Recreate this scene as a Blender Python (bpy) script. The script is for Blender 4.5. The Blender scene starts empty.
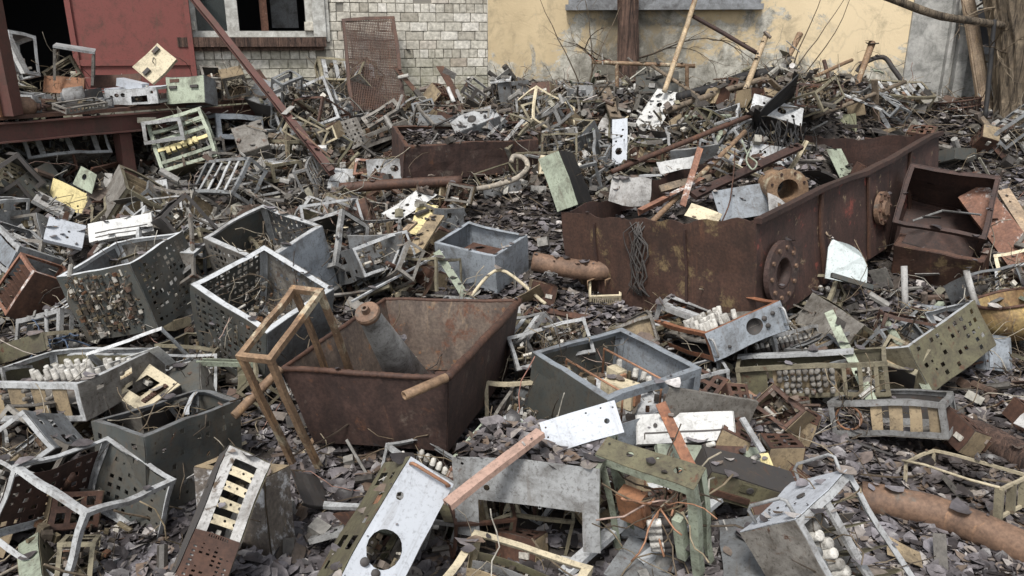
import bpy, math, random, numpy as np
from mathutils import Vector, Matrix, Quaternion, noise
random.seed(11)
SC=bpy.context.scene; COL=SC.collection
POSE={
'panel_unit':((-0.451, 2.326, 0.232),(0.8874, -0.3378, 0.2874, 0.1261),(0.192, 0.315, 0.486)),
'ladder_chassis':((-0.986, 2.208, 0.348),(0.8502, -0.4381, 0.2071, 0.2058),(0.153, 0.11, 0.501)),
'weathered_box':((-1.042, 2.596, 0.107),(0.9719, -0.1091, -0.0458, -0.2037),(0.359, 0.143, 0.42)),
'ring_frame':((-1.622, 2.55, 0.187),(0.9627, -0.1023, 0.151, -0.2),(0.393, 0.43, 0.305)),
'perf_cabinet':((-1.504, 3.036, 0.163),(0.8621, -0.0505, 0.0357, 0.503),(0.506, 0.348, 0.359)),
'window_panel_unit':((-1.84, 3.504, 0.148),(0.7406, -0.443, -0.3634, 0.351),(0.23, 0.27, 0.247)),
'tube_drawer':((-2.205, 3.5, 0.273),(0.9895, -0.0508, -0.0571, -0.1222),(0.705, 0.556, 0.178)),
'lamp_drawer':((-2.28, 4.47, 0.472),(0.9898, 0.0464, -0.1113, -0.076),(0.491, 0.551, 0.424)),
'ring_crate':((-1.392, 4.076, 0.393),(0.9437, 0.1497, 0.1469, -0.2556),(0.529, 0.495, 0.472)),
'grey_crate':((-1.558, 4.807, 0.521),(0.9408, 0.1506, 0.0197, -0.3029),(0.58, 0.485, 0.443)),
'tall_box':((-2.073, 4.698, 0.424),(0.9989, 0.0287, 0.0374, 0.0081),(0.203, 0.213, 0.441)),
'rust_stand':((-0.931, 3.229, 0.389),(0.9668, 0.1942, -0.0368, -0.1621),(0.17, 0.462, 0.773)),
'trough':((-0.495, 3.636, 0.282),(0.9875, -0.0083, -0.041, -0.1521),(0.823, 1.061, 0.405)),
'grey_tray':((0.504, 3.531, 0.206),(0.8846, 0.0106, 0.0162, -0.4659),(0.591, 0.599, 0.35)),
'meter_chassis':((1.194, 4.246, 0.3),(0.9718, -0.0937, -0.1662, 0.1388),(0.475, 0.686, 0.169)),
'cap_chassis':((1.604, 3.809, 0.179),(0.9792, -0.0531, -0.092, -0.173),(0.75, 0.251, 0.176)),
'slat_chassis':((1.88, 3.444, 0.134),(0.9359, -0.1109, -0.1076, -0.3164),(0.507, 0.276, 0.164)),
'olive_chassis':((2.323, 3.994, 0.243),(0.9321, -0.2059, -0.1647, 0.2482),(0.622, 0.302, 0.267)),
'wire_cage':((1.973, 2.951, 0.052),(0.8795, -0.0867, -0.0502, -0.4653),(0.404, 0.271, 0.132)),
'front_chassis':((1.075, 2.187, 0.221),(0.5445, -0.6645, 0.048, -0.5096),(0.242, 0.463, 0.35)),
'uframe':((0.109, 2.651, 0.245),(0.9864, -0.0569, -0.0307, -0.151),(0.561, 0.384, 0.33)),
'green_frame':((0.537, 2.46, 0.218),(0.9317, 0.1305, -0.0608, -0.3336),(0.384, 0.104, 0.536)),
'tube_frame':((-0.001, 2.137, 0.087),(0.697, -0.6975, 0.1471, -0.078),(0.443, 0.238, 0.353)),
'grey_plate':((0.562, 2.391, -0.008),(0.7323, -0.6183, 0.2334, -0.1645),(0.379, 0.012, 0.236)),
'white_plate':((0.266, 2.667, 0.465),(0.9075, -0.3936, -0.1414, -0.0385),(0.304, 0.012, 0.132)),
'handle_plate':((0.789, 3.16, 0.2),(0.9204, -0.3661, -0.0355, -0.1321),(0.434, 0.03, 0.133)),
'brown_plate':((0.91, 3.255, 0.258),(0.9783, -0.0179, 0.1438, 0.1479),(0.51, 0.012, 0.139)),
'terminal_plate':((0.864, 2.987, 0.125),(0.9152, -0.4011, 0.0241, 0.0316),(0.468, 0.04, 0.132)),
'dark_chassis':((0.958, 2.76, 0.17),(0.9848, 0.0504, 0.1661, 0.0061),(0.397, 0.16, 0.114)),
'side_plate':((0.863, 2.4, 0.106),(0.6963, -0.6917, -0.0361, -0.1881),(0.187, 0.012, 0.402)),
'yellow_card':((1.088, 2.985, 0.116),(0.8695, -0.4874, -0.0436, 0.0669),(0.106, 0.012, 0.097)),
'moss_chassis':((-1.685, 2.325, 0.035),(0.6955, -0.6404, -0.3119, 0.0941),(0.076, 0.158, 0.35)),
'bent_frame':((-1.593, 2.383, 0.066),(0.9556, -0.2229, 0.0574, 0.1838),(0.123, 0.198, 0.173)),
'tank':((1.933, 5.805, 0.684),(0.9221, 0.0168, -0.0669, -0.3808),(1.462, 2.996, 0.529)),
'hopper':((3.142, 5.548, 0.632),(0.8975, 0.3553, -0.043, -0.2576),(0.576, 0.553, 0.45)),
'hopper_box':((3.024, 5.259, 0.338),(0.9047, 0.2227, -0.0738, -0.3556),(0.544, 0.157, 0.407)),
'tank_plate':((1.667, 5.541, 0.75),(0.9487, -0.3003, -0.0865, 0.0473),(0.385, 0.012, 0.243)),
'white_fan':((2.131, 4.731, 0.512),(0.9591, -0.2347, 0.1187, 0.1049),(0.302, 0.012, 0.283)),
'fish_box':((0.637, 5.035, 0.251),(0.9755, 0.212, -0.0483, -0.0333),(0.216, 0.249, 0.111)),
'yellow_tub':((3.038, 4.425, 0.282),(-0.4081, -0.0706, 0.1877, 0.8906),(0.41, 0.41, 0.222)),
'grey_casing':((2.797, 4.155, 0.147),(0.9596, -0.2244, 0.0636, 0.1572),(0.207, 0.06, 0.204)),
'green_box':((3.099, 7.578, 1.061),(0.9882, -0.1414, -0.0486, 0.0318),(0.351, 0.252, 0.196)),
'green_wedge':((2.81, 6.606, 0.863),(0.9047, -0.3283, -0.0625, 0.2641),(0.206, 0.012, 0.312)),
'basket':((4.549, 8.081, 1.173),(0.8045, 0.0127, -0.0941, -0.5862),(0.496, 0.349, 0.223)),
'top_tray':((4.09, 7.246, 0.84),(0.9441, -0.1578, -0.0026, 0.2895),(0.404, 0.297, 0.104)),
'black_plate':((2.332, 6.996, 1.345),(0.7711, 0.0943, 0.4049, 0.4822),(0.405, 0.012, 0.461)),
'white_tall_plate':((0.998, 7.204, 0.982),(0.9488, -0.2348, -0.0314, -0.2089),(0.143, 0.012, 0.439)),
'white_leaning_plate':((1.458, 7.909, 1.201),(0.8744, -0.3132, 0.1876, -0.3196),(0.272, 0.012, 0.483)),
'crumpled_white':((0.952, 7.675, 1.068),(0.9037, -0.3574, 0.2309, -0.0482),(0.19, 0.012, 0.247)),
'draped_sheet':((0.848, 5.544, 0.836),(0.9481, -0.2842, 0.1132, 0.0865),(0.292, 0.012, 0.22)),
'cream_flap':((1.319, 5.284, 0.717),(0.8635, -0.4007, 0.1948, -0.2365),(0.225, 0.012, 0.129)),
'white_strip':((1.336, 6.205, 0.932),(0.9561, -0.1881, -0.1018, 0.2002),(0.338, 0.012, 0.099)),
'slot_box':((1.224, 8.539, 1.253),(0.9087, 0.3175, -0.0092, -0.271),(0.336, 0.176, 0.149)),
'old_radio':((1.533, 8.502, 1.316),(0.9592, 0.2739, -0.0062, -0.0703),(0.445, 0.397, 0.305)),
'rust_bin':((-0.428, 7.056, 0.925),(0.9795, 0.1074, 0.0183, 0.1696),(1.209, 0.494, 0.309)),
'grey_trapezoid':((-0.735, 7.316, 1.122),(0.8889, -0.4555, 0.0276, 0.0393),(0.284, 0.012, 0.255)),
'dial_panel':((-0.337, 7.217, 1.153),(0.8745, -0.448, -0.1851, -0.0194),(0.42, 0.08, 0.188)),
'white_hole_plate':((-0.819, 6.091, 0.602),(0.7742, -0.461, -0.3611, 0.2403),(0.453, 0.05, 0.17)),
'yellow_plate':((-0.69, 5.931, 0.536),(0.8665, -0.4898, 0.0856, 0.0449),(0.164, 0.012, 0.354)),
'grey_box':((-0.216, 5.35, 0.393),(0.9564, 0.0835, 0.003, -0.28),(0.517, 0.403, 0.291)),
'green_chassis':((0.445, 6.414, 0.751),(0.9551, -0.1138, -0.1987, -0.1878),(0.191, 0.348, 0.462)),
'angle_frame':((-0.388, 8.677, 1.34),(0.9504, 0.0618, 0.3013, -0.0468),(0.276, 0.341, 0.132)),
'tipped_stool':((-0.095, 8.512, 1.344),(0.9943, 0.0641, -0.0756, -0.0387),(0.215, 0.281, 0.25)),
'grey_cage':((-1.257, 7.613, 1.028),(0.9714, 0.0804, -0.1446, 0.1705),(0.447, 0.292, 0.128)),
'back_cage':((-1.25, 7.824, 1.078),(0.8522, -0.4249, -0.3035, 0.0348),(0.384, 0.299, 0.184)),
'bent_grey_sheet':((-1.5, 6.788, 0.707),(0.8534, -0.5209, 0.0202, -0.0072),(0.222, 0.012, 0.278)),
'white_panel':((-2.944, 4.962, 0.668),(0.8191, -0.477, 0.0595, 0.3132),(0.223, 0.012, 0.205)),
'slot_panel':((-2.592, 5.001, 0.685),(0.9265, -0.3435, -0.1151, 0.1021),(0.398, 0.04, 0.138)),
'handle_panel':((-3.566, 5.919, 0.646),(0.7692, -0.5098, 0.1766, 0.3425),(0.285, 0.03, 0.117)),
'olive_plate':((-3.542, 6.093, 0.675),(0.9694, -0.1324, 0.1633, -0.1265),(0.355, 0.012, 0.193)),
'green_hole_plate':((-3.254, 5.877, 0.859),(0.9522, -0.0601, 0.208, -0.2155),(0.193, 0.012, 0.161)),
'slotted_chassis':((-4.086, 6.033, 0.844),(0.684, -0.2008, 0.1081, 0.6929),(0.465, 0.303, 0.234)),
'left_tray':((-3.692, 5.483, 0.687),(0.7345, -0.0073, 0.112, 0.6692),(0.381, 0.14, 0.213)),
'bent_tray':((-3.359, 5.103, 0.509),(0.9106, -0.2162, 0.1818, -0.3017),(0.573, 0.323, 0.204)),
'rust_rack':((-3.065, 4.735, 0.351),(0.7959, -0.3865, -0.4598, -0.0758),(0.328, 0.291, 0.273)),
'grey_frame':((-2.779, 4.279, 0.217),(0.9423, -0.2525, -0.087, -0.202),(0.402, 0.097, 0.242)),
'small_tray':((-2.682, 4.077, 0.229),(0.9747, -0.153, -0.1357, -0.09),(0.314, 0.249, 0.103)),
'rust_patch':((-2.361, 4.508, 0.129),(0.9226, -0.3477, 0.1019, -0.1326),(0.224, 0.012, 0.12)),
'white_angle':((-1.936, 3.713, 0.278),(0.8753, -0.46, -0.1441, -0.0378),(0.414, 0.318, 0.1)),
'cream_box':((-2.102, 4.562, 0.197),(0.8012, -0.0643, 0.0356, 0.5938),(0.246, 0.14, 0.059)),
'green_bin':((-1.651, 3.647, 0.115),(0.7942, -0.5707, -0.2087, 0.0038),(0.169, 0.229, 0.301)),
'deck_rack':((-2.922, 6.97, 0.991),(0.958, -0.2069, -0.1607, 0.1169),(0.485, 0.251, 0.473)),
'grey_window_box':((-2.679, 7.529, 1.064),(0.9109, -0.1047, 0.023, 0.3986),(0.485, 0.3, 0.23)),
'ladder_frame':((-2.394, 6.466, 0.732),(0.8674, 0.3726, -0.1883, -0.2707),(0.658, 0.334, 0.196)),
'handle_box':((-2.32, 7.014, 0.958),(0.9005, 0.3782, -0.0635, 0.2049),(0.261, 0.297, 0.286)),
'rib_chassis':((-2.13, 6.385, 0.63),(0.9501, 0.1225, 0.1767, -0.2259),(0.496, 0.255, 0.199)),
'cream_panel':((-3.235, 7.299, 1.666),(0.8839, -0.2063, -0.4058, 0.107),(0.312, 0.03, 0.244)),
'teal_panel_box':((-2.926, 7.255, 1.425),(0.9895, -0.1175, -0.0244, -0.0802),(0.368, 0.2, 0.237)),
'deck_frame_box':((-2.646, 7.607, 1.485),(0.9576, 0.203, -0.067, 0.1932),(0.201, 0.2, 0.211)),
'shelf_unit':((-2.864, 7.614, 1.481),(0.9375, 0.2577, 0.0728, 0.2221),(0.178, 0.2, 0.248)),
'white_arch_unit':((-3.342, 7.109, 1.4),(0.9995, -0.0116, -0.015, -0.0243),(0.457, 0.249, 0.138)),
'flat_top_stand':((-3.927, 7.219, 1.654),(0.9722, 0.0211, 0.0918, 0.2144),(0.316, 0.301, 0.278)),
'brown_board':((-3.986, 7.111, 1.486),(0.9844, -0.1744, 0.0234, 0.0073),(0.352, 0.012, 0.151)),
'triangle_frame':((-4.037, 7.207, 1.58),(0.9118, -0.2857, -0.2905, 0.0513),(0.291, 0.012, 0.231)),
'deck_cage':((-4.32, 7.012, 1.737),(0.8071, -0.1369, 0.0275, 0.5736),(0.251, 0.25, 0.349)),
'deck_white_frame':((-4.22, 6.822, 1.731),(0.6483, -0.0433, -0.1163, 0.7512),(0.1, 0.1, 0.286)),
'low_grille':((-3.525, 6.465, 1.367),(0.8252, 0.1217, 0.048, 0.5495),(0.392, 0.15, 0.049)),
'dark_panel':((-3.687, 7.011, 1.401),(0.9879, -0.0533, -0.0835, -0.1195),(0.192, 0.012, 0.123)),
'rust_tray':((-3.661, 7.398, 1.51),(0.9285, -0.3699, -0.0234, 0.0223),(0.448, 0.012, 0.145)),
'wall_grid':((-1.485, 8.621, 1.631),(0.9544, -0.2826, -0.0528, 0.081),(0.579, 0.03, 1.104)),
}
PATH={
'rust_pole_hero':[(1.505, 2.884, 0.018), (1.792, 2.752, 0.018), (2.011, 2.484, 0.02)],
'rust_elbow':[(0.144, 5.1, 0.438), (0.395, 5.05, 0.402), (0.648, 5.05, 0.388), (0.717, 5.08, 0.465)],
'cone_roller':[(-0.657, 3.32, 0.696), (-0.548, 3.6, 0.282)],
'trough_pipe_a':[(-0.278, 2.993, 0.529), (-0.439, 2.853, 0.512)],
'trough_pipe_b':[(-1.055, 3.239, 0.46), (-1.215, 3.039, 0.324)],
'pink_bar':[(-0.224, 2.27, 0.395), (0.107, 2.55, 0.517)],
'flaky_bar':[(0.635, 2.98, 0.417), (0.73, 2.72, 0.231)],
'green_bar_a':[(1.786, 4.1, 0.426), (1.826, 3.55, 0.139)],
'green_bar_b':[(2.152, 4.2, 0.353), (2.155, 3.6, 0.142)],
'steel_bar_a':[(0.187, 2.42, -0.003), (0.431, 2.6, 0.099)],
'steel_bar_b':[(0.482, 2.45, 0.028), (0.844, 2.7, 0.161)],
'short_bar':[(1.009, 3.05, 0.309), (1.063, 2.9, 0.227)],
'green_strut':[(-0.508, 5.05, 0.515), (-0.277, 4.6, 0.326)],
'thin_bar':[(-0.985, 4.5, 0.354), (-0.481, 5.2, 0.474)],
'pale_strut':[(-0.27, 4.7, 0.312), (-0.08, 4.95, 0.418), (0.208, 4.6, 0.299)],
'pole_yellow':[(1.509, 7.9, 1.379), (1.701, 8.2, 1.812), (1.943, 8.6, 2.382)],
'pole_rust':[(2.21, 7.6, 1.362), (2.538, 8.1, 1.936)],
'pole_brace':[(1.878, 8.5, 2.106), (2.457, 8.1, 1.746)],
'pole_thin':[(0.865, 8.7, 1.641), (1.958, 8.6, 1.603)],
'pole_thin_leg_a':[(1.132, 8.68, 1.642), (1.141, 8.65, 1.33)],
'pole_thin_leg_b':[(1.872, 8.6, 1.603), (1.891, 8.6, 1.333)],
'black_hose':[(1.61, 7.7, 1.336), (1.987, 7.8, 1.424), (2.3, 7.9, 1.523), (2.561, 7.9, 1.571), (2.789, 8.0, 1.605)],
'long_pole':[(1.415, 7.3, 1.239), (1.987, 7.6, 1.399), (2.739, 7.9, 1.571)],
'twig_pole':[(0.778, 6.0, 0.9), (1.482, 6.5, 1.083), (2.316, 7.1, 1.292)],
'stub_a':[(2.733, 8.1, 1.601), (2.938, 8.3, 1.928)],
'stub_b':[(3.539, 8.2, 1.399), (3.774, 8.5, 1.839)],
'stub_c':[(3.214, 8.3, 1.673), (3.264, 8.2, 1.459)],
'bent_tube':[(3.614, 8.4, 1.55), (3.694, 8.4, 1.65), (3.91, 8.5, 1.698), (4.009, 8.45, 1.588), (4.112, 8.4, 1.448)],
'fallen_beam':[(-3.158, 8.1, 2.3), (-2.198, 7.0, 1.456), (-1.529, 6.55, 0.808)],
'iron_angle':[(-2.564, 8.1, 1.582), (-2.268, 7.9, 1.224)],
'rust_prop':[(-1.242, 8.6, 1.583), (-0.969, 8.2, 1.339)],
'rust_post':[(-0.788, 8.8, 1.596), (-0.571, 8.4, 1.285)],
'white_rod':[(-0.675, 8.4, 1.387), (-0.58, 8.2, 1.218)],
'peel_beam':[(3.365, 5.6, 0.834), (3.526, 5.0, 0.389)],
'pale_board_a':[(3.785, 5.9, 0.777), (3.786, 5.5, 0.543)],
'dark_pipe':[(-1.437, 6.4, 0.699), (-0.934, 6.4, 0.733), (-0.42, 6.45, 0.749)],
'tank_beam':[(1.304, 5.5, 0.81), (1.921, 6.0, 0.993), (2.292, 6.2, 1.074)],
'tank_rod_a':[(1.389, 5.75, 1.119), (1.214, 5.4, 0.758)],
'tank_rod_b':[(0.893, 5.3, 0.75), (1.408, 5.7, 0.905)],
'tank_cable':[(1.738, 5.9, 1.159), (1.763, 5.8, 1.06), (1.821, 5.75, 1.008), (1.773, 5.7, 0.964), (1.737, 5.75, 1.031), (1.787, 5.8, 1.127)],
'tank_pole':[(0.973, 5.25, 0.676), (1.963, 6.6, 1.137)],
'heap_pole_a':[(2.742, 7.2, 1.194), (3.887, 7.9, 1.475)],
'heap_pole_b':[(2.403, 7.4, 1.376), (3.461, 8.2, 1.676)],
'heap_pole_c':[(1.825, 7.5, 1.332), (1.463, 8.4, 1.61)],
'heap_board':[(0.912, 8.3, 1.514), (0.99, 7.5, 1.165)],
'heap_black':[(0.965, 8.2, 1.459), (0.868, 7.7, 1.203)],
'heap_pale':[(3.114, 7.6, 1.399), (3.418, 7.3, 1.257)],
'drop_wire_a':[(2.034, 5.3, 0.849), (2.038, 5.0, 0.735), (2.06, 4.75, 0.611)],
'drop_wire_b':[(1.72, 6.0, 1.07), (1.544, 5.4, 0.801), (1.39, 5.12, 0.609), (1.346, 5.0, 0.459)],
'hose':[(-0.348, 6.35, 0.692), (-0.166, 6.35, 0.725), (0.025, 6.4, 0.775), (0.126, 6.5, 0.85), (0.102, 6.6, 0.919), (0.017, 6.6, 0.936), (-0.008, 6.55, 0.893)],
'board_mid':[(-0.923, 5.3, 0.447), (-0.732, 5.7, 0.571)],
'plank_mid':[(-0.691, 5.15, 0.466), (-0.547, 5.6, 0.64)],
'u_rod':[(2.44, 4.55, 0.29), (2.445, 4.55, 0.343), (2.441, 4.62, 0.543)],
'u_rod_b':[(2.905, 4.55, 0.277), (2.863, 4.55, 0.369), (2.832, 4.62, 0.517)],
'u_rod_c':[(2.451, 4.55, 0.304), (2.655, 4.52, 0.294), (2.897, 4.55, 0.284)],
'log':[(2.191, 3.516, 0.032), (2.326, 3.388, 0.023), (2.411, 3.172, 0.018)],
'branch':[(3.344, 7.4, 2.248), (3.772, 7.4, 2.105), (4.209, 7.6, 2.049), (4.741, 7.9, 2.009)],
'rope':[(4.596, 7.8, 2.053), (4.586, 7.7, 1.597), (4.534, 7.55, 1.16)],
'thin_trunk':[(4.904, 8.1, 1.167), (4.801, 8.3, 1.673), (4.665, 8.5, 2.358)],
'trunk_a':[(1.3, 8.95, 1.167), (1.291, 9.0, 1.761), (1.257, 9.0, 2.486)],
'trunk_b':[(5.108, 7.7, 0.835), (5.119, 7.9, 1.302), (5.036, 8.0, 1.87), (4.859, 8.1, 2.518)],
'gas_bottle':[(-3.964, 6.35, 1.372), (-3.835, 6.4, 1.36)],
'white_can':[(-3.82, 6.8, 1.402), (-3.673, 6.85, 1.415)],
'leg_a':[(-3.51, 7.0, 0.931), (-3.313, 7.0, -0.097)],
'wall_l':[(-7.091, 7.4, 1.698), (-0.28, 9.4, 1.643)],
'wall_y':[(-0.28, 9.4, 1.643), (4.268, 8.75, 1.661), (6.204, 8.5, 1.668)],
'deck':[(-3.794, 5.2, 1.312), (-3.99, 6.15, 1.336), (-2.489, 8.0, 1.314)],
'deckleg':[(-3.228, 6.75, 0.966)],
'deckleg2':[(-3.788, 6.9, 0.945)],
'post':[(-3.933, 6.2, 1.73)],
'red_door':[(-4.401, 8.107, 1.484), (-3.31, 8.427, 1.549)],
'win':[(-3.314, 8.509, 1.768), (-2.014, 8.891, 1.888), (-2.949, 8.616, 2.069), (-2.203, 8.835, 2.073)],
'win_top':[(-2.995, 8.6, 2.266)],
'ledge':[(0.611, 9.276, 2.156), (2.732, 8.982, 2.21)],
'pil':[(4.277, 8.767, 1.66), (4.632, 8.718, 1.662), (4.853, 8.688, 1.662), (5.132, 8.649, 1.664)],
'flange_pipe':[(1.929, 5.35, 0.882), (1.917, 5.75, 0.866)],
'flange_ring':[(1.579, 4.377, 0.577)],
'wheel':[(2.645, 5.462, 0.73)],
'doorway':[(-5.086, 7.989, 1.393), (-4.449, 8.176, 1.48)],
}

# ------------------------------------------------------------------ materials
MATS={}
def _n(nt,t,**k):
    n=nt.nodes.new(t)
    for a,v in k.items(): setattr(n,a,v)
    return n
def _ramp(nt,p0,p1,c0=(0,0,0,1),c1=(1,1,1,1)):
    r=_n(nt,'ShaderNodeValToRGB'); e=r.color_ramp.elements
    e[0].position=p0;e[1].position=p1;e[0].color=c0;e[1].color=c1
    return r
def _mix(nt,fac,a,b,mode='MIX'):
    m=_n(nt,'ShaderNodeMix',data_type='RGBA',blend_type=mode)
    L=nt.links
    for sock,v in ((0,fac),(6,a),(7,b)):
        if hasattr(v,'is_output'): L.new(v,m.inputs[sock])
        elif sock==0: m.inputs[0].default_value=v
        else: m.inputs[sock].default_value=(*v[:3],1)
    return m.outputs[2]
def _noise(nt,vec,scale,detail=6,rough=.6,dist=0):
    n=_n(nt,'ShaderNodeTexNoise'); n.inputs['Scale'].default_value=scale; n.inputs['Detail'].default_value=detail
    n.inputs['Roughness'].default_value=rough; n.inputs['Distortion'].default_value=dist
    nt.links.new(vec,n.inputs['Vector']); return n.outputs['Fac']
def newmat(name):
    m=bpy.data.materials.new(name); m.use_nodes=True; nt=m.node_tree
    return m,nt,nt.nodes['Principled BSDF']
def objvec(nt):
    tc=_n(nt,'ShaderNodeTexCoord'); oi=_n(nt,'ShaderNodeObjectInfo')
    a=_n(nt,'ShaderNodeVectorMath',operation='MULTIPLY_ADD')
    cx=_n(nt,'ShaderNodeCombineXYZ')
    for i in range(3): nt.links.new(oi.outputs['Random'],cx.inputs[i])
    a.inputs[1].default_value=(37,53,71)
    nt.links.new(cx.outputs[0],a.inputs[0]); nt.links.new(tc.outputs['Object'],a.inputs[2])
    return a.outputs[0],oi.outputs['Random']
def bump(nt,b,h,strength=.4,dist=.004):
    n=_n(nt,'ShaderNodeBump'); n.inputs['Strength'].default_value=strength; n.inputs['Distance'].default_value=dist
    nt.links.new(h,n.inputs['Height']); nt.links.new(n.outputs[0],b.inputs['Normal'])
def paint(name,col,rust=.3,dirt=.5,rough=.5,metal=0.,rustcol=(.085,.04,.024),var=.3,dirtcol=(.05,.04,.03)):
    """old coat: colour, grime blotches, fine specks, rust patches, scratches"""
    m,nt,b=newmat(name); v,rnd=objvec(nt)
    mr=_n(nt,'ShaderNodeMapRange'); mr.inputs[3].default_value=1-var; mr.inputs[4].default_value=1+var*.6
    nt.links.new(rnd,mr.inputs[0])
    hv=_n(nt,'ShaderNodeHueSaturation'); hv.inputs['Color'].default_value=(*col,1); nt.links.new(mr.outputs[0],hv.inputs['Value'])
    c=hv.outputs[0]
    n1=_noise(nt,v,8,10,.75,.4); r1=_ramp(nt,.6-.3*dirt,.76-.2*dirt); nt.links.new(n1,r1.inputs[0])
    mm=_n(nt,'ShaderNodeMath',operation='MULTIPLY'); mm.inputs[1].default_value=.45+.5*dirt; nt.links.new(r1.outputs[0],mm.inputs[0])
    c=_mix(nt,mm.outputs[0],c,dirtcol)
    n3=_noise(nt,v,70,4,.7); r3=_ramp(nt,.54,.66); nt.links.new(n3,r3.inputs[0])
    m3=_n(nt,'ShaderNodeMath',operation='MULTIPLY'); m3.inputs[1].default_value=.15+.75*dirt; nt.links.new(r3.outputs[0],m3.inputs[0])
    c=_mix(nt,m3.outputs[0],c,(.04,.03,.022))
    n2=_noise(nt,v,11,9,.7,.6); lo=.74-.34*rust; r2=_ramp(nt,lo,lo+.07); nt.links.new(n2,r2.inputs[0])
    mp=_n(nt,'ShaderNodeMapping'); mp.inputs['Scale'].default_value=(16,16,1.3); nt.links.new(v,mp.inputs['Vector'])
    ns=_noise(nt,mp.outputs[0],1.6,7,.7,.5); rs=_ramp(nt,.56,.72); nt.links.new(ns,rs.inputs[0])
    ms=_n(nt,'ShaderNodeMath',operation='MULTIPLY'); ms.inputs[1].default_value=.2+.7*dirt; nt.links.new(rs.outputs[0],ms.inputs[0])
    c=_mix(nt,ms.outputs[0],c,(.1,.07,.045))      # dried runs of dirty water
    nr=_noise(nt,v,40,5); rr=_ramp(nt,.3,.7,(rustcol[0]*.4,rustcol[1]*.4,rustcol[2]*.5,1),(rustcol[0]*1.7,rustcol[1]*1.8,rustcol[2]*1.6,1)); nt.links.new(nr,rr.inputs[0])
    c=_mix(nt,r2.outputs[0],c,rr.outputs[0])
    nt.links.new(c,b.inputs['Base Color'])
    rg=_n(nt,'ShaderNodeMapRange'); rg.inputs[3].default_value=rough; rg.inputs[4].default_value=.9; nt.links.new(n1,rg.inputs[0]); nt.links.new(rg.outputs[0],b.inputs['Roughness'])
    if metal:
        mi=_n(nt,'ShaderNodeMath',operation='SUBTRACT'); mi.inputs[0].default_value=1; nt.links.new(r2.outputs[0],mi.inputs[1])
        mk=_n(nt,'ShaderNodeMath',operation='MULTIPLY'); mk.inputs[1].default_value=metal; nt.links.new(mi.outputs[0],mk.inputs[0]); nt.links.new(mk.outputs[0],b.inputs['Metallic'])
    bump(nt,b,n2,.35,.004)
    MATS[name]=m; return m
paint('grey',(.19,.2,.205),.35,.55)
paint('lightgrey',(.46,.47,.47),.28,.5,.45)
paint('panelwhite',(.48,.505,.54),.14,.2,.4,var=.08)
paint('white',(.56,.56,.54),.2,.3,.45,var=.12)
paint('bluegrey',(.25,.275,.3),.22,.45,.45)
paint('darkgreen',(.06,.066,.062),.35,.6,.5,dirtcol=(.09,.075,.055))
paint('olive',(.13,.12,.07),.42,.65,.5)
paint('mint',(.34,.38,.29),.3,.5,.5)
paint('cream',(.6,.52,.36),.3,.4,.5)
paint('tan',(.3,.23,.14),.3,.5,.6)
paint('yellow',(.66,.56,.28),.2,.3,.5,var=.1)
paint('zinc',(.42,.42,.41),.35,.5,.42,.55)
paint('brightzinc',(.66,.68,.69),.14,.35,.4,.25)
paint('brass',(.27,.24,.165),.4,.5,.5,.3)
paint('darksteel',(.055,.05,.047),.4,.4,.55)
paint('black',(.012,.012,.013),.08,.3,.6)
paint('copper',(.42,.22,.13),.15,.4,.45,.3)
paint('pinkbar',(.5,.33,.26),.15,.4,.5)
paint('ceramic',(.6,.58,.53),0.1,.6,.35,var=.25)
paint('redpaint',(.2,.06,.05),.14,.35,.55,var=.05)
paint('redbeam',(.1,.04,.032),.34,.5,.6,var=.1)
paint('orangebrown',(.3,.14,.07),.3,.5,.6)
paint('peelwhite',(.46,.45,.43),.42,.5,.6,rustcol=(.07,.045,.03))
paint('turquoise',(.6,.66,.65),.2,.25,.45,var=.05)
paint('bluewire',(.05,.075,.12),.0,.3,.5)
paint('dustysteel',(.24,.225,.2),.45,.7,.6)
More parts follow.
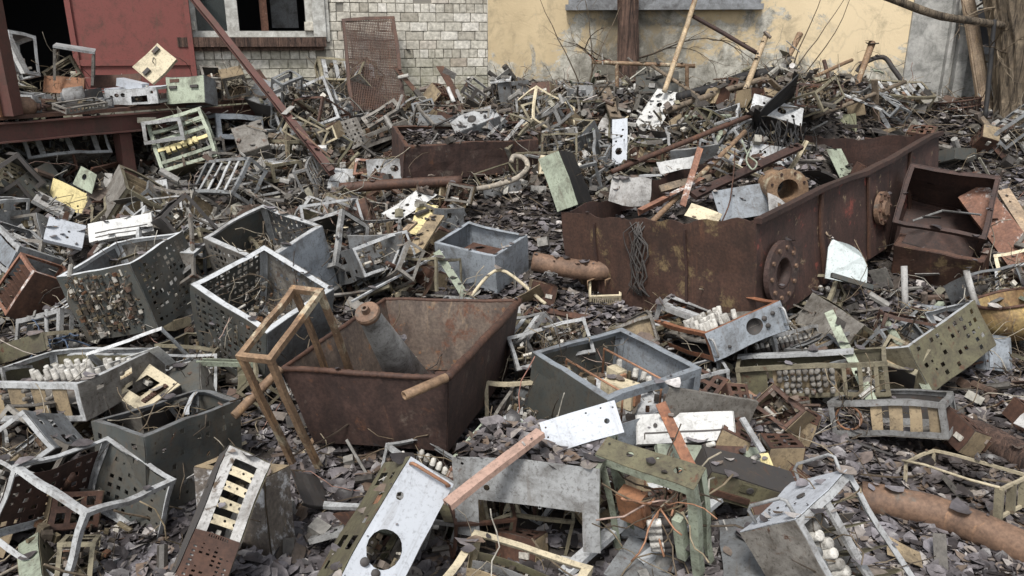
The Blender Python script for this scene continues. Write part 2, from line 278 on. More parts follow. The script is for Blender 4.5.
def rustmat(name,c0,c1,patch=None,pp=.58,hl=None):
    m,nt,b=newmat(name); v,rnd=objvec(nt)
    n=_noise(nt,v,5,9,.7,.8); r=_ramp(nt,.3,.7,(*c0,1),(*c1,1)); nt.links.new(n,r.inputs[0]); c=r.outputs[0]
    mp=_n(nt,'ShaderNodeMapping'); mp.inputs['Scale'].default_value=(9,9,.8); nt.links.new(v,mp.inputs['Vector'])
    ns=_noise(nt,mp.outputs[0],1.5,6); rs=_ramp(nt,.45,.75); nt.links.new(ns,rs.inputs[0])
    ms=_n(nt,'ShaderNodeMath',operation='MULTIPLY'); ms.inputs[1].default_value=.55; nt.links.new(rs.outputs[0],ms.inputs[0])
    c=_mix(nt,ms.outputs[0],c,(c0[0]*.45,c0[1]*.5,c0[2]*.6))
    m5=_n(nt,'ShaderNodeMapping'); m5.inputs['Scale'].default_value=(13,13,1.1); m5.inputs['Location'].default_value=(3,7,2); nt.links.new(v,m5.inputs['Vector'])
    n5=_noise(nt,m5.outputs[0],1.3,9,.75,.6); r5=_ramp(nt,.57,.7); nt.links.new(n5,r5.inputs[0])
    k5=_n(nt,'ShaderNodeMath',operation='MULTIPLY'); k5.inputs[1].default_value=.6; nt.links.new(r5.outputs[0],k5.inputs[0])
    c=_mix(nt,k5.outputs[0],c,(c1[0]*1.9,c1[1]*1.7,c1[2]*1.3))   # orange runs
    if patch:
        n2=_noise(nt,v,4.2,10,.75,.3); r2=_ramp(nt,pp,pp+.07); nt.links.new(n2,r2.inputs[0]); c=_mix(nt,r2.outputs[0],c,patch)
    if hl:
        n4=_noise(nt,v,8.5,8,.7); r4=_ramp(nt,.6,.66); nt.links.new(n4,r4.inputs[0]); c=_mix(nt,r4.outputs[0],c,hl)
    n3=_noise(nt,v,60,4); r3=_ramp(nt,.35,.65,(.72,.72,.72,1),(1.2,1.2,1.2,1)); nt.links.new(n3,r3.inputs[0])
    c=_mix(nt,1.,c,r3.outputs[0],'MULTIPLY')
    nt.links.new(c,b.inputs['Base Color']); b.inputs['Roughness'].default_value=.72; bump(nt,b,n,.5,.006)
    MATS[name]=m
rustmat('rust',(.045,.023,.016),(.105,.05,.03))
rustmat('troughrust',(.032,.02,.017),(.088,.05,.04),(.13,.1,.08),.6,(.13,.06,.035))
rustmat('troughinner',(.07,.05,.04),(.17,.13,.1),(.11,.05,.03),.56,(.22,.11,.05))
paint('conesteel',(.33,.325,.31),.08,.5,.5,.3)
rustmat('tankrust',(.036,.02,.014),(.085,.042,.028),(.17,.12,.06),.57)
rustmat('tankred',(.03,.018,.014),(.075,.036,.028),(.2,.055,.04),.58,(.22,.16,.1))
rustmat('piperust',(.11,.065,.042),(.23,.14,.09),(.1,.095,.08),.57)
rustmat('flakyrust',(.16,.06,.028),(.33,.15,.08),(.5,.46,.42),.6)
rustmat('darkrust',(.025,.014,.011),(.06,.028,.02))
rustmat('polerust',(.14,.08,.045),(.3,.2,.12),(.42,.36,.25),.55)
rustmat('polewhite',(.3,.21,.12),(.5,.4,.27),(.18,.08,.04),.6)
rustmat('wood',(.09,.07,.05),(.22,.17,.12))
rustmat('palewood',(.24,.17,.11),(.42,.32,.22))
rustmat('weatherwood',(.07,.055,.045),(.17,.145,.12),(.5,.5,.5),.53)
rustmat('greystone',(.12,.125,.08),(.22,.22,.13))
rustmat('yellowrust',(.16,.085,.04),(.32,.24,.1),(.08,.04,.025),.6)
rustmat('peelrust',(.15,.07,.045),(.28,.14,.09),(.6,.58,.55),.56)
rustmat('hosewhite',(.22,.19,.15),(.42,.37,.3))
def barkmat(name,c0,c1):
    m,nt,b=newmat(name); tc=_n(nt,'ShaderNodeTexCoord'); mp=_n(nt,'ShaderNodeMapping'); mp.inputs['Scale'].default_value=(26,26,2.6); nt.links.new(tc.outputs['Object'],mp.inputs['Vector'])
    n=_noise(nt,mp.outputs[0],1.,9,.7,1.2); n2=_noise(nt,tc.outputs['Object'],14,8,.7)
    r=_ramp(nt,.38,.62,(*c0,1),(*c1,1)); nt.links.new(n,r.inputs[0]); r2=_ramp(nt,.3,.7,(.6,.6,.6,1),(1.25,1.22,1.15,1)); nt.links.new(n2,r2.inputs[0])
    nt.links.new(_mix(nt,1.,r.outputs[0],r2.outputs[0],'MULTIPLY'),b.inputs['Base Color']); b.inputs['Roughness'].default_value=.9; bump(nt,b,n,1.,.035); MATS[name]=m
barkmat('bark',(.035,.026,.018),(.24,.19,.135)); barkmat('redbark',(.035,.022,.018),(.17,.105,.08))
def island(name,stops,rough=.6,spec=.4,bscale=40):
    m,nt,b=newmat(name); g=_n(nt,'ShaderNodeNewGeometry'); r=_n(nt,'ShaderNodeValToRGB'); r.color_ramp.interpolation='LINEAR'
    e=r.color_ramp.elements
    while len(e)<len(stops): e.new(.5)
    for i,(p,c) in enumerate(stops): e[i].position=p; e[i].color=(*c,1)
    nt.links.new(g.outputs['Random Per Island'],r.inputs[0])
    tc=_n(nt,'ShaderNodeTexCoord'); n=_noise(nt,tc.outputs['Object'],bscale,5); rr=_ramp(nt,.3,.7,(.55,.55,.55,1),(1.25,1.25,1.25,1)); nt.links.new(n,rr.inputs[0])
    c=_mix(nt,1.,r.outputs[0],rr.outputs[0],'MULTIPLY'); nt.links.new(c,b.inputs['Base Color'])
    b.inputs['Roughness'].default_value=rough; b.inputs['Specular IOR Level'].default_value=spec; bump(nt,b,n,.5,.004); MATS[name]=m
island('leaves',[(0,(.028,.025,.025)),(.25,(.065,.058,.059)),(.52,(.12,.111,.115)),(.76,(.185,.174,.182)),(.85,(.14,.1,.07)),(.95,(.26,.24,.22)),(1,(.42,.4,.38))],.42,.5)
island('scraps',[(0,(.04,.035,.032)),(.3,(.11,.1,.085)),(.45,(.1,.055,.036)),(.62,(.2,.19,.17)),(.82,(.33,.32,.3)),(.9,(.22,.2,.13)),(.97,(.5,.49,.47)),(1,(.24,.13,.075))],.55,.4)
island('twigs',[(0,(.04,.03,.024)),(.5,(.11,.085,.06)),(1,(.26,.21,.15))],.8,.2)
island('wires',[(0,(.03,.025,.022)),(.4,(.12,.09,.06)),(.7,(.25,.2,.13)),(.9,(.4,.38,.33)),(1,(.25,.08,.05))],.6,.3)
island('bricks',[(0,(.36,.33,.27)),(.15,(.5,.47,.4)),(.6,(.6,.57,.49)),(.95,(.68,.65,.58)),(1,(.42,.36,.29))],.85,.2,25)
island('components',[(0,(.02,.018,.016)),(.35,(.1,.08,.06)),(.55,(.16,.13,.08)),(.7,(.12,.06,.035)),(.85,(.4,.38,.34)),(1,(.62,.58,.5))],.5,.4,60)
# soil
m,nt,b=newmat('soil'); tc=_n(nt,'ShaderNodeTexCoord'); n=_noise(nt,tc.outputs['Object'],9,10,.7); r=_ramp(nt,.3,.75,(.02,.017,.015,1),(.085,.07,.058,1)); nt.links.new(n,r.inputs[0]); nt.links.new(r.outputs[0],b.inputs['Base Color']); b.inputs['Roughness'].default_value=.9; bump(nt,b,n,.8,.03); MATS['soil']=m
m,nt,b=newmat('mortar'); b.inputs['Base Color'].default_value=(.23,.215,.185,1); b.inputs['Roughness'].default_value=.95; MATS['mortar']=m
m,nt,b=newmat('glass'); b.inputs['Base Color'].default_value=(.05,.06,.06,1); b.inputs['Roughness'].default_value=.12; b.inputs['Alpha'].default_value=.5; MATS['glass']=m
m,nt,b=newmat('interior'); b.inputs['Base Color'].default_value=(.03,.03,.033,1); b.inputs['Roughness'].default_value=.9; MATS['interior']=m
# damp and brown drifts over the leaves
nt=MATS['leaves'].node_tree; b=nt.nodes['Principled BSDF']; src=b.inputs['Base Color'].links[0].from_socket
g=_n(nt,'ShaderNodeNewGeometry'); n=_noise(nt,g.outputs['Position'],1.1,5,.6); r=_ramp(nt,.35,.65,(.72,.66,.6,1),(1.3,1.3,1.33,1)); nt.links.new(n,r.inputs[0])
nt.links.new(_mix(nt,1.,src,r.outputs[0],'MULTIPLY'),b.inputs['Base Color'])
# mossy tint low on the brick wall
nt=MATS['bricks'].node_tree; b=nt.nodes['Principled BSDF']; src=b.inputs['Base Color'].links[0].from_socket
g=_n(nt,'ShaderNodeNewGeometry'); sx=_n(nt,'ShaderNodeSeparateXYZ'); nt.links.new(g.outputs['Position'],sx.inputs[0])
mr=_n(nt,'ShaderNodeMapRange'); mr.inputs[1].default_value=1.9; mr.inputs[2].default_value=1.25; mr.clamp=True; nt.links.new(sx.outputs['Z'],mr.inputs[0])
n=_noise(nt,g.outputs['Position'],2.2,7,.65); r=_ramp(nt,.42,.62); nt.links.new(n,r.inputs[0])
mm=_n(nt,'ShaderNodeMath',operation='MULTIPLY'); nt.links.new(mr.outputs[0],mm.inputs[0]); nt.links.new(r.outputs[0],mm.inputs[1])
m2=_n(nt,'ShaderNodeMath',operation='MULTIPLY'); m2.inputs[1].default_value=.75; nt.links.new(mm.outputs[0],m2.inputs[0])
nt.links.new(_mix(nt,m2.outputs[0],src,(.15,.15,.075)),b.inputs['Base Color'])
# old ochre plaster with grey lime patches and soot
m,nt,b=newmat('plaster'); tc=_n(nt,'ShaderNodeTexCoord'); o=tc.outputs['Object']
sx=_n(nt,'ShaderNodeSeparateXYZ'); nt.links.new(o,sx.inputs[0])
n1=_noise(nt,o,1.1,5,.6); r1=_ramp(nt,.35,.7,(.42,.33,.2,1),(.6,.48,.3,1)); nt.links.new(n1,r1.inputs[0]); c=r1.outputs[0]
cl=_ramp(nt,.45,.62); mp=_n(nt,'ShaderNodeMath',operation='MULTIPLY'); mp.inputs[1].default_value=.17; nt.links.new(sx.outputs['X'],mp.inputs[0]); nt.links.new(mp.outputs[0],cl.inputs[0])
c=_mix(nt,cl.outputs[0],c,(.7,.57,.37))
# grey lime zone: x .9..3 and along the foot
def band(sock,a0,a1,b0,b1):
    u=_n(nt,'ShaderNodeMapRange',interpolation_type='SMOOTHSTEP'); u.inputs[1].default_value=a0;u.inputs[2].default_value=a1; nt.links.new(sock,u.inputs[0])
    w=_n(nt,'ShaderNodeMapRange',interpolation_type='SMOOTHSTEP'); w.inputs[1].default_value=b1;w.inputs[2].default_value=b0; nt.links.new(sock,w.inputs[0])
    q=_n(nt,'ShaderNodeMath',operation='MULTIPLY'); nt.links.new(u.outputs[0],q.inputs[0]); nt.links.new(w.outputs[0],q.inputs[1]); return q.outputs[0]
n2=_noise(nt,o,2.6,14,.74,.7)
zb=band(sx.outputs['X'],.5,1.1,2.9,3.5)
ad=_n(nt,'ShaderNodeMath',operation='MULTIPLY_ADD'); ad.inputs[1].default_value=.13; nt.links.new(zb,ad.inputs[0]); nt.links.new(n2,ad.inputs[2])
zf=_n(nt,'ShaderNodeMapRange'); zf.inputs[1].default_value=2.0; zf.inputs[2].default_value=1.3; zf.inputs[3].default_value=0; zf.inputs[4].default_value=.22; nt.links.new(sx.outputs['Z'],zf.inputs[0])
ad2=_n(nt,'ShaderNodeMath',operation='ADD'); nt.links.new(ad.outputs[0],ad2.inputs[0]); nt.links.new(zf.outputs[0],ad2.inputs[1])
r2=_ramp(nt,.62,.67); nt.links.new(ad2.outputs[0],r2.inputs[0])
n5=_noise(nt,o,7,12,.78); r5=_ramp(nt,.38,.62,(.16,.15,.12,1),(.6,.575,.5,1)); nt.links.new(n5,r5.inputs[0])
c=_mix(nt,r2.outputs[0],c,r5.outputs[0])
n6=_noise(nt,o,1.9,14,.78,.5); zs=band(sx.outputs['X'],.9,1.4,1.8,2.5); a6=_n(nt,'ShaderNodeMath',operation='MULTIPLY_ADD'); a6.inputs[1].default_value=.22; nt.links.new(zs,a6.inputs[0]); nt.links.new(n6,a6.inputs[2])
r6=_ramp(nt,.5,.74); nt.links.new(a6.outputs[0],r6.inputs[0]); m6=_n(nt,'ShaderNodeMath',operation='MULTIPLY'); m6.inputs[1].default_value=.75; nt.links.new(r6.outputs[0],m6.inputs[0])
c=_mix(nt,m6.outputs[0],c,(.09,.08,.06))
dv=_n(nt,'ShaderNodeVectorMath',operation='MULTIPLY_ADD'); nz=_n(nt,'ShaderNodeTexNoise'); nz.inputs['Scale'].default_value=3.; nz.inputs['Detail'].default_value=6; nt.links.new(o,nz.inputs['Vector']); dv.inputs[1].default_value=(.35,.35,.35); nt.links.new(nz.outputs['Color'],dv.inputs[0]); nt.links.new(o,dv.inputs[2])
vo=_n(nt,'ShaderNodeTexVoronoi',feature='DISTANCE_TO_EDGE'); vo.inputs['Scale'].default_value=.8; nt.links.new(dv.outputs[0],vo.inputs['Vector']); rv=_ramp(nt,.0,.009,(1,1,1,1),(0,0,0,1)); nt.links.new(vo.outputs['Distance'],rv.inputs[0])
kv=_n(nt,'ShaderNodeMath',operation='MULTIPLY'); kv.inputs[1].default_value=.15; nt.links.new(rv.outputs[0],kv.inputs[0]); c=_mix(nt,kv.outputs[0],c,(.07,.06,.045))   # hairline cracks
nt.links.new(c,b.inputs['Base Color']); b.inputs['Roughness'].default_value=.9; bump(nt,b,n2,.5,.02); MATS['plaster']=m
def plain(name,c0,c1,scale=5):
    m,nt,b=newmat(name); tc=_n(nt,'ShaderNodeTexCoord'); n=_noise(nt,tc.outputs['Object'],scale,14,.8,.4); r=_ramp(nt,.4,.62,(*c0,1),(*c1,1)); nt.links.new(n,r.inputs[0]); nt.links.new(r.outputs[0],b.inputs['Base Color']); b.inputs['Roughness'].default_value=.85; bump(nt,b,n,.5,.01); MATS[name]=m
plain('limegrey',(.2,.2,.185),(.48,.47,.44)); plain('oldframe',(.3,.29,.26),(.6,.6,.56),12); plain('ledgegrey',(.1,.1,.1),(.26,.27,.28),6)
# ------------------------------------------------------------------ mesh builder
def warpf(seed,amp,fr=2.6):
    o=Vector((seed*3.1,seed*7.7,seed*1.3))
    return (lambda v: v+noise.noise_vector(v*fr+o)*amp+noise.noise_vector(v*fr*3.1+o)*amp*.33)
class MB:
    def __init__(s): s.v=[]; s.f=[]
    def add(s,vs,fs):
        k=len(s.v); s.v+= [Vector(x) for x in vs]; s.f+=[tuple(i+k for i in f) for f in fs]; return s
    def box(s,c,d,R=None):
        R=R or Matrix.Identity(3); c=Vector(c); h=[x/2 for x in d]
        vs=[c+R@Vector((sx*h[0],sy*h[1],sz*h[2])) for sz in(-1,1) for sy in(-1,1) for sx in(-1,1)]
        return s.add(vs,[(0,2,3,1),(4,5,7,6),(0,1,5,4),(2,6,7,3),(0,4,6,2),(1,3,7,5)])
    def bar(s,p,q,a,bw,up=(0,0,1),seg=7,off=(0,0)):
        """segmented rectangular bar p->q; a along 'side', bw along 'up'"""
        p=Vector(p);q=Vector(q); t=(q-p).normalized(); u=Vector(up); u=(u-t*u.dot(t))
        if u.length<1e-5: u=t.orthogonal()
        u.normalize(); w=t.cross(u); vs=[];fs=[]
        for i in range(seg+1):
            c=p.lerp(q,i/seg)+w*off[0]+u*off[1]
            vs+=[c-w*a/2-u*bw/2,c+w*a/2-u*bw/2,c+w*a/2+u*bw/2,c-w*a/2+u*bw/2]
        for i in range(seg):
            k=i*4
            for j in range(4): fs.append((k+j,k+(j+1)%4,k+4+(j+1)%4,k+4+j))
        fs+= [(3,2,1,0),(seg*4,seg*4+1,seg*4+2,seg*4+3)]
        return s.add(vs,fs)
    def tube(s,pts,r,n=8,caps=True,rs=None,ir=None):
        pts=[Vector(p) for p in pts]; vs=[];fs=[]; ref=None
        for i,p in enumerate(pts):
            t=(pts[min(i+1,len(pts)-1)]-pts[max(i-1,0)]).normalized()
            if ref is None: ref=t.orthogonal().normalized()
            ref=(ref-t*ref.dot(t)); ref=ref.normalized() if ref.length>1e-6 else t.orthogonal().normalized()
            w=t.cross(ref); rr=rs[i] if rs else r
            for j in range(n):
                a=2*math.pi*j/n; vs.append(p+(ref*math.cos(a)+w*math.sin(a))*rr)
        m=len(pts)
        for i in range(m-1):
            for j in range(n): fs.append((i*n+j,i*n+(j+1)%n,(i+1)*n+(j+1)%n,(i+1)*n+j))
        if caps: fs.append(tuple(range(n-1,-1,-1))); fs.append(tuple(range((m-1)*n,m*n)))
        return s.add(vs,fs)
    def lathe(s,p,q,prof,n=24):
        """prof: list of (t along p->q in metres, radius)"""
        p=Vector(p);q=Vector(q);t=(q-p).normalized();u=t.orthogonal().normalized();w=t.cross(u);vs=[];fs=[]
        for (z,r) in prof:
            for j in range(n):
                a=2*math.pi*j/n; vs.append(p+t*z+(u*math.cos(a)+w*math.sin(a))*r)
        m=len(prof)
        for i in range(m-1):
            for j in range(n): fs.append((i*n+j,i*n+(j+1)%n,(i+1)*n+(j+1)%n,(i+1)*n+j))
        return s.add(vs,fs)
    def plate(s,O,U,V,N,w,h,t,holes=(),cell=.09):
        """sheet centred on O, spanning U*w, V*h, thickness t outward along N; holes ('r',u,v,du,dv) fractions or ('c',u,v,radius m)"""
        O=Vector(O);U=Vector(U);V=Vector(V);N=Vector(N); xs=[-w/2,w/2];ys=[-h/2,h/2];R=[];Cc=[]
        for hh in holes:
            if hh[0]=='r': R.append((hh[1]*w-hh[3]*w/2,hh[2]*h-hh[4]*h/2,hh[1]*w+hh[3]*w/2,hh[2]*h+hh[4]*h/2)); xs+=[R[-1][0],R[-1][2]]; ys+=[R[-1][1],R[-1][3]]
            else:
                q=hh[3]*1.18; Cc.append((hh[1]*w,hh[2]*h,hh[3],q)); xs+=[hh[1]*w-q,hh[1]*w+q]; ys+=[hh[2]*h-q,hh[2]*h+q]
        def clean(a,lim):
            a=sorted(x for x in a if -lim-1e-9<=x<=lim+1e-9); o=[a[0]]
            for x in a[1:]:
                if x-o[-1]>1e-5:
                    k=int((x-o[-1])/cell); b0=o[-1]
                    for i in range(1,k+1):
                        y=b0+(x-b0)*i/(k+1); o.append(y)
                    o.append(x)
            return o
        xs=clean(xs,w/2);ys=clean(ys,h/2); P={};pts=[];F=[]
        def pid(x,y):
            k=(round(x,6),round(y,6))
            if k not in P: P[k]=len(pts); pts.append((x,y))
            return P[k]
        for i in range(len(xs)-1):
            for j in range(len(ys)-1):
                cx=(xs[i]+xs[i+1])/2; cy=(ys[j]+ys[j+1])/2
                if any(a<cx<c and b<cy<d for a,b,c,d in R): continue
                if any(abs(cx-a)<q and abs(cy-b)<q for a,b,r,q in Cc): continue
                F.append((pid(xs[i],ys[j]),pid(xs[i+1],ys[j]),pid(xs[i+1],ys[j+1]),pid(xs[i],ys[j+1])))
        for a,b,r,q in Cc:
            ring=[];x_=[x for x in xs if a-q-1e-6<=x<=a+q+1e-6]; y_=[y for y in ys if b-q-1e-6<=y<=b+q+1e-6]
            ring+=[(x,b-q) for x in x_[:-1]]+[(a+q,y) for y in y_[:-1]]+[(x,b+q) for x in x_[:0:-1]]+[(a-q,y) for y in y_[:0:-1]]
            n0=len(ring); k=max(1,math.ceil(20/n0)); inner=[]
            for i in range(n0):
                p0=ring[i];p1=ring[(i+1)%n0]
                o=pid(*p0); o2=pid(*p1); A0=math.atan2(p0[1]-b,p0[0]-a);A1=math.atan2(p1[1]-b,p1[0]-a)
                if A1<A0-1e-6: A1+=2*math.pi
                ids=[pid(a+r*math.cos(A0+(A1-A0)*e/k),b+r*math.sin(A0+(A1-A0)*e/k)) for e in range(k+1)]
                F.append(tuple([o,o2]+ids[::-1]))
        cnt={}
        for f in F:
            for i in range(len(f)):
                e=(f[i],f[(i+1)%len(f)]); cnt[e]=cnt.get(e,0)+1
        m=len(pts); vs=[O+U*x+V*y+N*t for x,y in pts]+[O+U*x+V*y for x,y in pts]
        fs=list(F)+[tuple(i+m for i in f[::-1]) for f in F]
        for (i,j) in cnt:
            if (j,i) not in cnt: fs.append((j,i,i+m,j+m))
        return s.add(vs,fs)
    def mesh(s,name,mat,smooth=False,warp=None):
        me=bpy.data.meshes.new(name); vs=[warp(v) for v in s.v] if warp else s.v
        me.from_pydata([tuple(v) for v in vs],[],s.f); me.materials.append(MATS[mat])
        if smooth: me.polygons.foreach_set('use_smooth',[True]*len(me.polygons))
        me.update(); return me
    def build(s,name,mat,parent=None,smooth=False,warp=None):
        o=bpy.data.objects.new(name,s.mesh(name,mat,smooth,warp)); COL.objects.link(o)
        if parent is not None:
            o.parent=parent
            if name in ('circuit_parts','wiring','relay_sockets','engraving'): o['kind']='stuff'
        return o
def put(name,me,parent=None,loc=(0,0,0),R=None):
    o=bpy.data.objects.new(name,me); COL.objects.link(o); o.parent=parent; o.location=loc
    if R is not None: o.rotation_mode='QUATERNION'; o.rotation_quaternion=R
    return o
def tag(o,label=None,cat=None,group=None,kind=None):
    if label: o['label']=label
    if cat: o['category']=cat
    if group: o['group']=group
    if kind: o['kind']=kind
    return o
LAND=[]   # (world point, short phrase) landmarks for labels
def empty(name,loc,q=None,label=None,cat=None,group=None,short=None,size=.3):
    o=bpy.data.objects.new(name,None); o.empty_display_size=.1; COL.objects.link(o); o.location=loc
    if q is not None: o.rotation_mode='QUATERNION'; o.rotation_quaternion=q
    tag(o,label,cat,group)
    if short: LAND.append((Vector(loc),short,size))
    return o
# ------------------------------------------------------------------ ground
GY=[-3,2,3.3,3.8,4.3,5,5.7,6.6,7.6,8.65,9.5,12,40]; GZ=[0,0,0,.03,.1,.2,.35,.55,.82,1.08,1.2,1.2,1.0]
MOUNDS=[]
def base_z(y): return float(np.interp(y,GY,GZ))
GRID={}
def ground_z(x,y):
    if x*x+y*y>200: return base_z(y)
    z=base_z(y)
    n=noise.noise(Vector((x*1.3,y*1.3,3.1)))*.05+noise.noise(Vector((x*4,y*4,8)))*.022
    m=0.
    for (mx,my,r,h) in MOUNDS:
        d=((x-mx)**2+(y-my)**2)/(r*r)
        if d<4: m=max(m,h*math.exp(-d*1.2))
    return z+n+m-.02
# camera maths (only for wording labels and keeping loose scrap from burying the big pieces)
PITCH=math.radians(18); FPX=773.
def project(p):
    x,y,z=p[0],p[1],p[2]-1.9
    f=y*math.cos(PITCH)-z*math.sin(PITCH); u=y*math.sin(PITCH)+z*math.cos(PITCH)
    return 512+FPX*x/max(f,.1), 288-FPX*u/max(f,.1)
# ------------------------------------------------------------------ equipment parts
EDG={'FT':(0,-1,1),'FD':(0,-1,-1),'BT':(0,1,1),'BD':(0,1,-1),'LT':(-1,0,1),'LD':(-1,0,-1),'RT':(1,0,1),'RD':(1,0,-1),'FL':(-1,-1,0),'FR':(1,-1,0),'BL':(-1,1,0),'BR':(1,1,0)}
def edge_bars(mb,dims,b,which,t=.0022,solid=False):
    W,D,H=dims
    for k in which:
        ax=EDG[k]; i=ax.index(0); ins=(0,.0007,.0014)[i]
        h=[W/2-ins,D/2-ins,H/2-ins]; h[i]=dims[i]/2-(0 if i==0 else b*.0+.003*i)
        c=Vector((ax[0]*h[0],ax[1]*h[1],ax[2]*h[2]+H/2)); d=Vector((0,0,0)); d[i]=h[i]
        others=[j for j in range(3) if j!=i]; A=Vector((0,0,0));B=Vector((0,0,0)); A[others[0]]=-ax[others[0]];B[others[1]]=-ax[others[1]]
        if solid: 
            cc=c+A*b/2+B*b/2; mb.bar(cc-d,cc+d,b,b,A)
        else:   # L section: one flange along A, one along B
            p=c+A*b/2+B*t/2; mb.bar(p-d,p+d,t,b,A)
            p=c+B*b/2+A*t/2+B*t/2; mb.bar(p-d,p+d,t,b-t,B)
FACE={'F':((0,-1,0),(1,0,0),(0,0,1)),'B':((0,1,0),(-1,0,0),(0,0,1)),'L':((-1,0,0),(0,-1,0),(0,0,1)),'R':((1,0,0),(0,1,0),(0,0,1)),'D':((0,0,-1),(1,0,0),(0,-1,0)),'T':((0,0,1),(1,0,0),(0,1,0))}
def face(dims,k,gap=.002):
    N,U,V=[Vector(x) for x in FACE[k]]; W=Vector(dims)
    w=abs(U.dot(W)); h=abs(V.dot(W)); d=abs(N.dot(W)); O=N*(d/2+gap)+Vector((0,0,dims[2]/2)); return O,U,V,N,w,h
def grid_holes(nu,nv,fu=.5,fv=.5,mu=.06,mv=.06,skip=0.,seed=1,u0=-.5,u1=.5,v0=-.5,v1=.5):
    r=random.Random(seed); o=[]; du=(u1-u0-2*mu)/nu; dv=(v1-v0-2*mv)/nv
    for i in range(nu):
        for j in range(nv):
            if r.random()<skip: continue
            k=r.choice((.55,1,1)) if skip else 1
            o.append(('r',u0+mu+du*(i+.5),v0+mv+dv*(j+.5),du*fu*k,dv*fv*k))
    return o
def panel(root,dims,k,mat,holes=(),name=None,t=.002,su=1.,sv=1.,ou=0.,ov=0.,gap=.002,wp=None,label=None):
    O,U,V,N,w,h=face(dims,k,gap); mb=MB(); mb.plate(O+U*ou*w+V*ov*h,U,V,N,w*su,h*sv,t,holes)
    nm=name or {'F':'front_panel','B':'back_panel','L':'side_panel','R':'side_panel','D':'bottom_plate','T':'top_plate'}[k]
    o=mb.build(nm,mat,root,warp=wp); 
    if label: o['label']=label
    return o
def shelf(root,dims,z,mat,holes=(),wp=None,su=.92,sv=.92):
    mb=MB(); mb.plate((0,0,z),(1,0,0),(0,1,0),(0,0,1),dims[0]*su,dims[1]*sv,.002,holes); return mb.build('shelf',mat,root,warp=wp)
def greeble(region,n,seed,smin=.008,smax=.035,axis=None):
    """loose soldered components filling a box region ((x0,x1),(y0,y1),(z0,z1)), standing on z0 side"""
    r=random.Random(seed); mb=MB()
    for _ in range(n):
        c=Vector([r.uniform(*a) for a in region]); s=r.uniform(smin,smax); k=r.random()
        if k<.45: mb.box(c,(s,s*r.uniform(.5,1.4),s*r.uniform(.4,1.5)),Matrix.Rotation(r.uniform(0,3),3,'Z'))
        elif k<.75:
            d=Vector(r.choice([(1,0,0),(0,1,0),(0,0,1)]))*s; mb.tube([c-d,c+d],s*.32,7)
        else:
            d=Vector((r.uniform(-1,1),r.uniform(-1,1),r.uniform(-1,1)))*s*2; mb.tube([c-d,c+d*.2+Vector((0,0,s)),c+d],.0016,4)
    return mb
def wires(region,n,seed,r0=.0018,loops=6):
    r=random.Random(seed); mb=MB()
    for _ in range(n):
        p=Vector([r.uniform(*a) for a in region]); pts=[p]; d=Vector((r.uniform(-1,1),r.uniform(-1,1),r.uniform(-.6,1))).normalized()
        L=r.uniform(.025,.06)
        for i in range(loops):
            d=(d+Vector((r.uniform(-1,1),r.uniform(-1,1),r.uniform(-1,.8)))*.6).normalized(); p=p+d*L; pts.append(p)
        mb.tube(pts,r0*r.uniform(.7,1.6),5)
    return mb
_tm={}
def tube_mesh(r,h,kind):
    k=(round(r,4),round(h,3),kind)
    if k not in _tm:
        a=MB(); a.lathe((0,0,0),(0,0,1),[(0,0.0001),(0,r),(h*.38,r),(h*.38,r*.9)],12)
        c=MB(); c.lathe((0,0,0),(0,0,1),[(h*.38,r*.92),(h*.6,r*.92),(h*.62,r*.84),(h*.95,r*.84),(h,r*.7),(h,.0001)],12)
        _tm[k]=(a.mesh('valve_base',{'w':'darksteel','c':'zinc','g':'darksteel'}[kind],True),c.mesh('valve_cap',{'w':'ceramic','c':'dustysteel','g':'grey'}[kind],True))
    return _tm[k]
def tubes(root,pts,r,h,d=(0,0,1),kind='w',name='valve'):
    q=Vector((0,0,1)).rotation_difference(Vector(d)); a,c=tube_mesh(r,h,kind)
    for p in pts:
        k=noise.noise(Vector(p)*41.7)
        if k>.42: continue      # a missing one leaves a gap in the row
        o=put(name,a,root,p,q@Quaternion((1,0,0),k*.35)@Quaternion((0,1,0),noise.noise(Vector(p)*23.1)*.3))
        if k>-.4: put('cap',c,o)
def rowpts(p,q,n): p=Vector(p);q=Vector(q); return [p.lerp(q,i/(n-1)) for i in range(n)]
def transformer(root,loc,s,mat='cream',R=None,coil='copper'):
    mb=MB(); mb.box((0,0,s[2]/2),s)
    o=mb.build('transformer',mat,root); o.location=loc
    if R is not None: o.rotation_mode='QUATERNION'; o.rotation_quaternion=R
    c=MB(); 
    for sx in (-1,1): c.box((sx*(s[0]/2+.006),0,s[2]*.5),(.012,s[1]*.6,s[2]*.62))
    for i in range(3):
        for sy in (-1,1): c.box(((i-1)*s[0]*.3,sy*(s[1]/2+.0015),s[2]*.2+.2*s[2]*i),(s[0]*.05,.003,s[2]*.1))
    c.build('terminal',coil,o); return o
def handle(root,p,q,out,r=.005,mat='zinc'):
    p=Vector(p);q=Vector(q);out=Vector(out); e=(q-p)*.12
    MB().tube([p,p+out*.8,p+e+out,q-e+out,q+out*.8,q],r,8).build('handle',mat,root,True)
def pose(id,name,label,cat,short=None,group=None):
    loc,q,d=POSE[id]; Q=Quaternion(q); base=Vector(loc)-Q@Vector((0,0,d[2]/2))
    r=empty(name,base,Q,label,cat,group,short,max(d)); return r,d,warpf(sum(map(ord,id))%97,.017*min(1,max(d)/.4))
ALL=list(EDG)
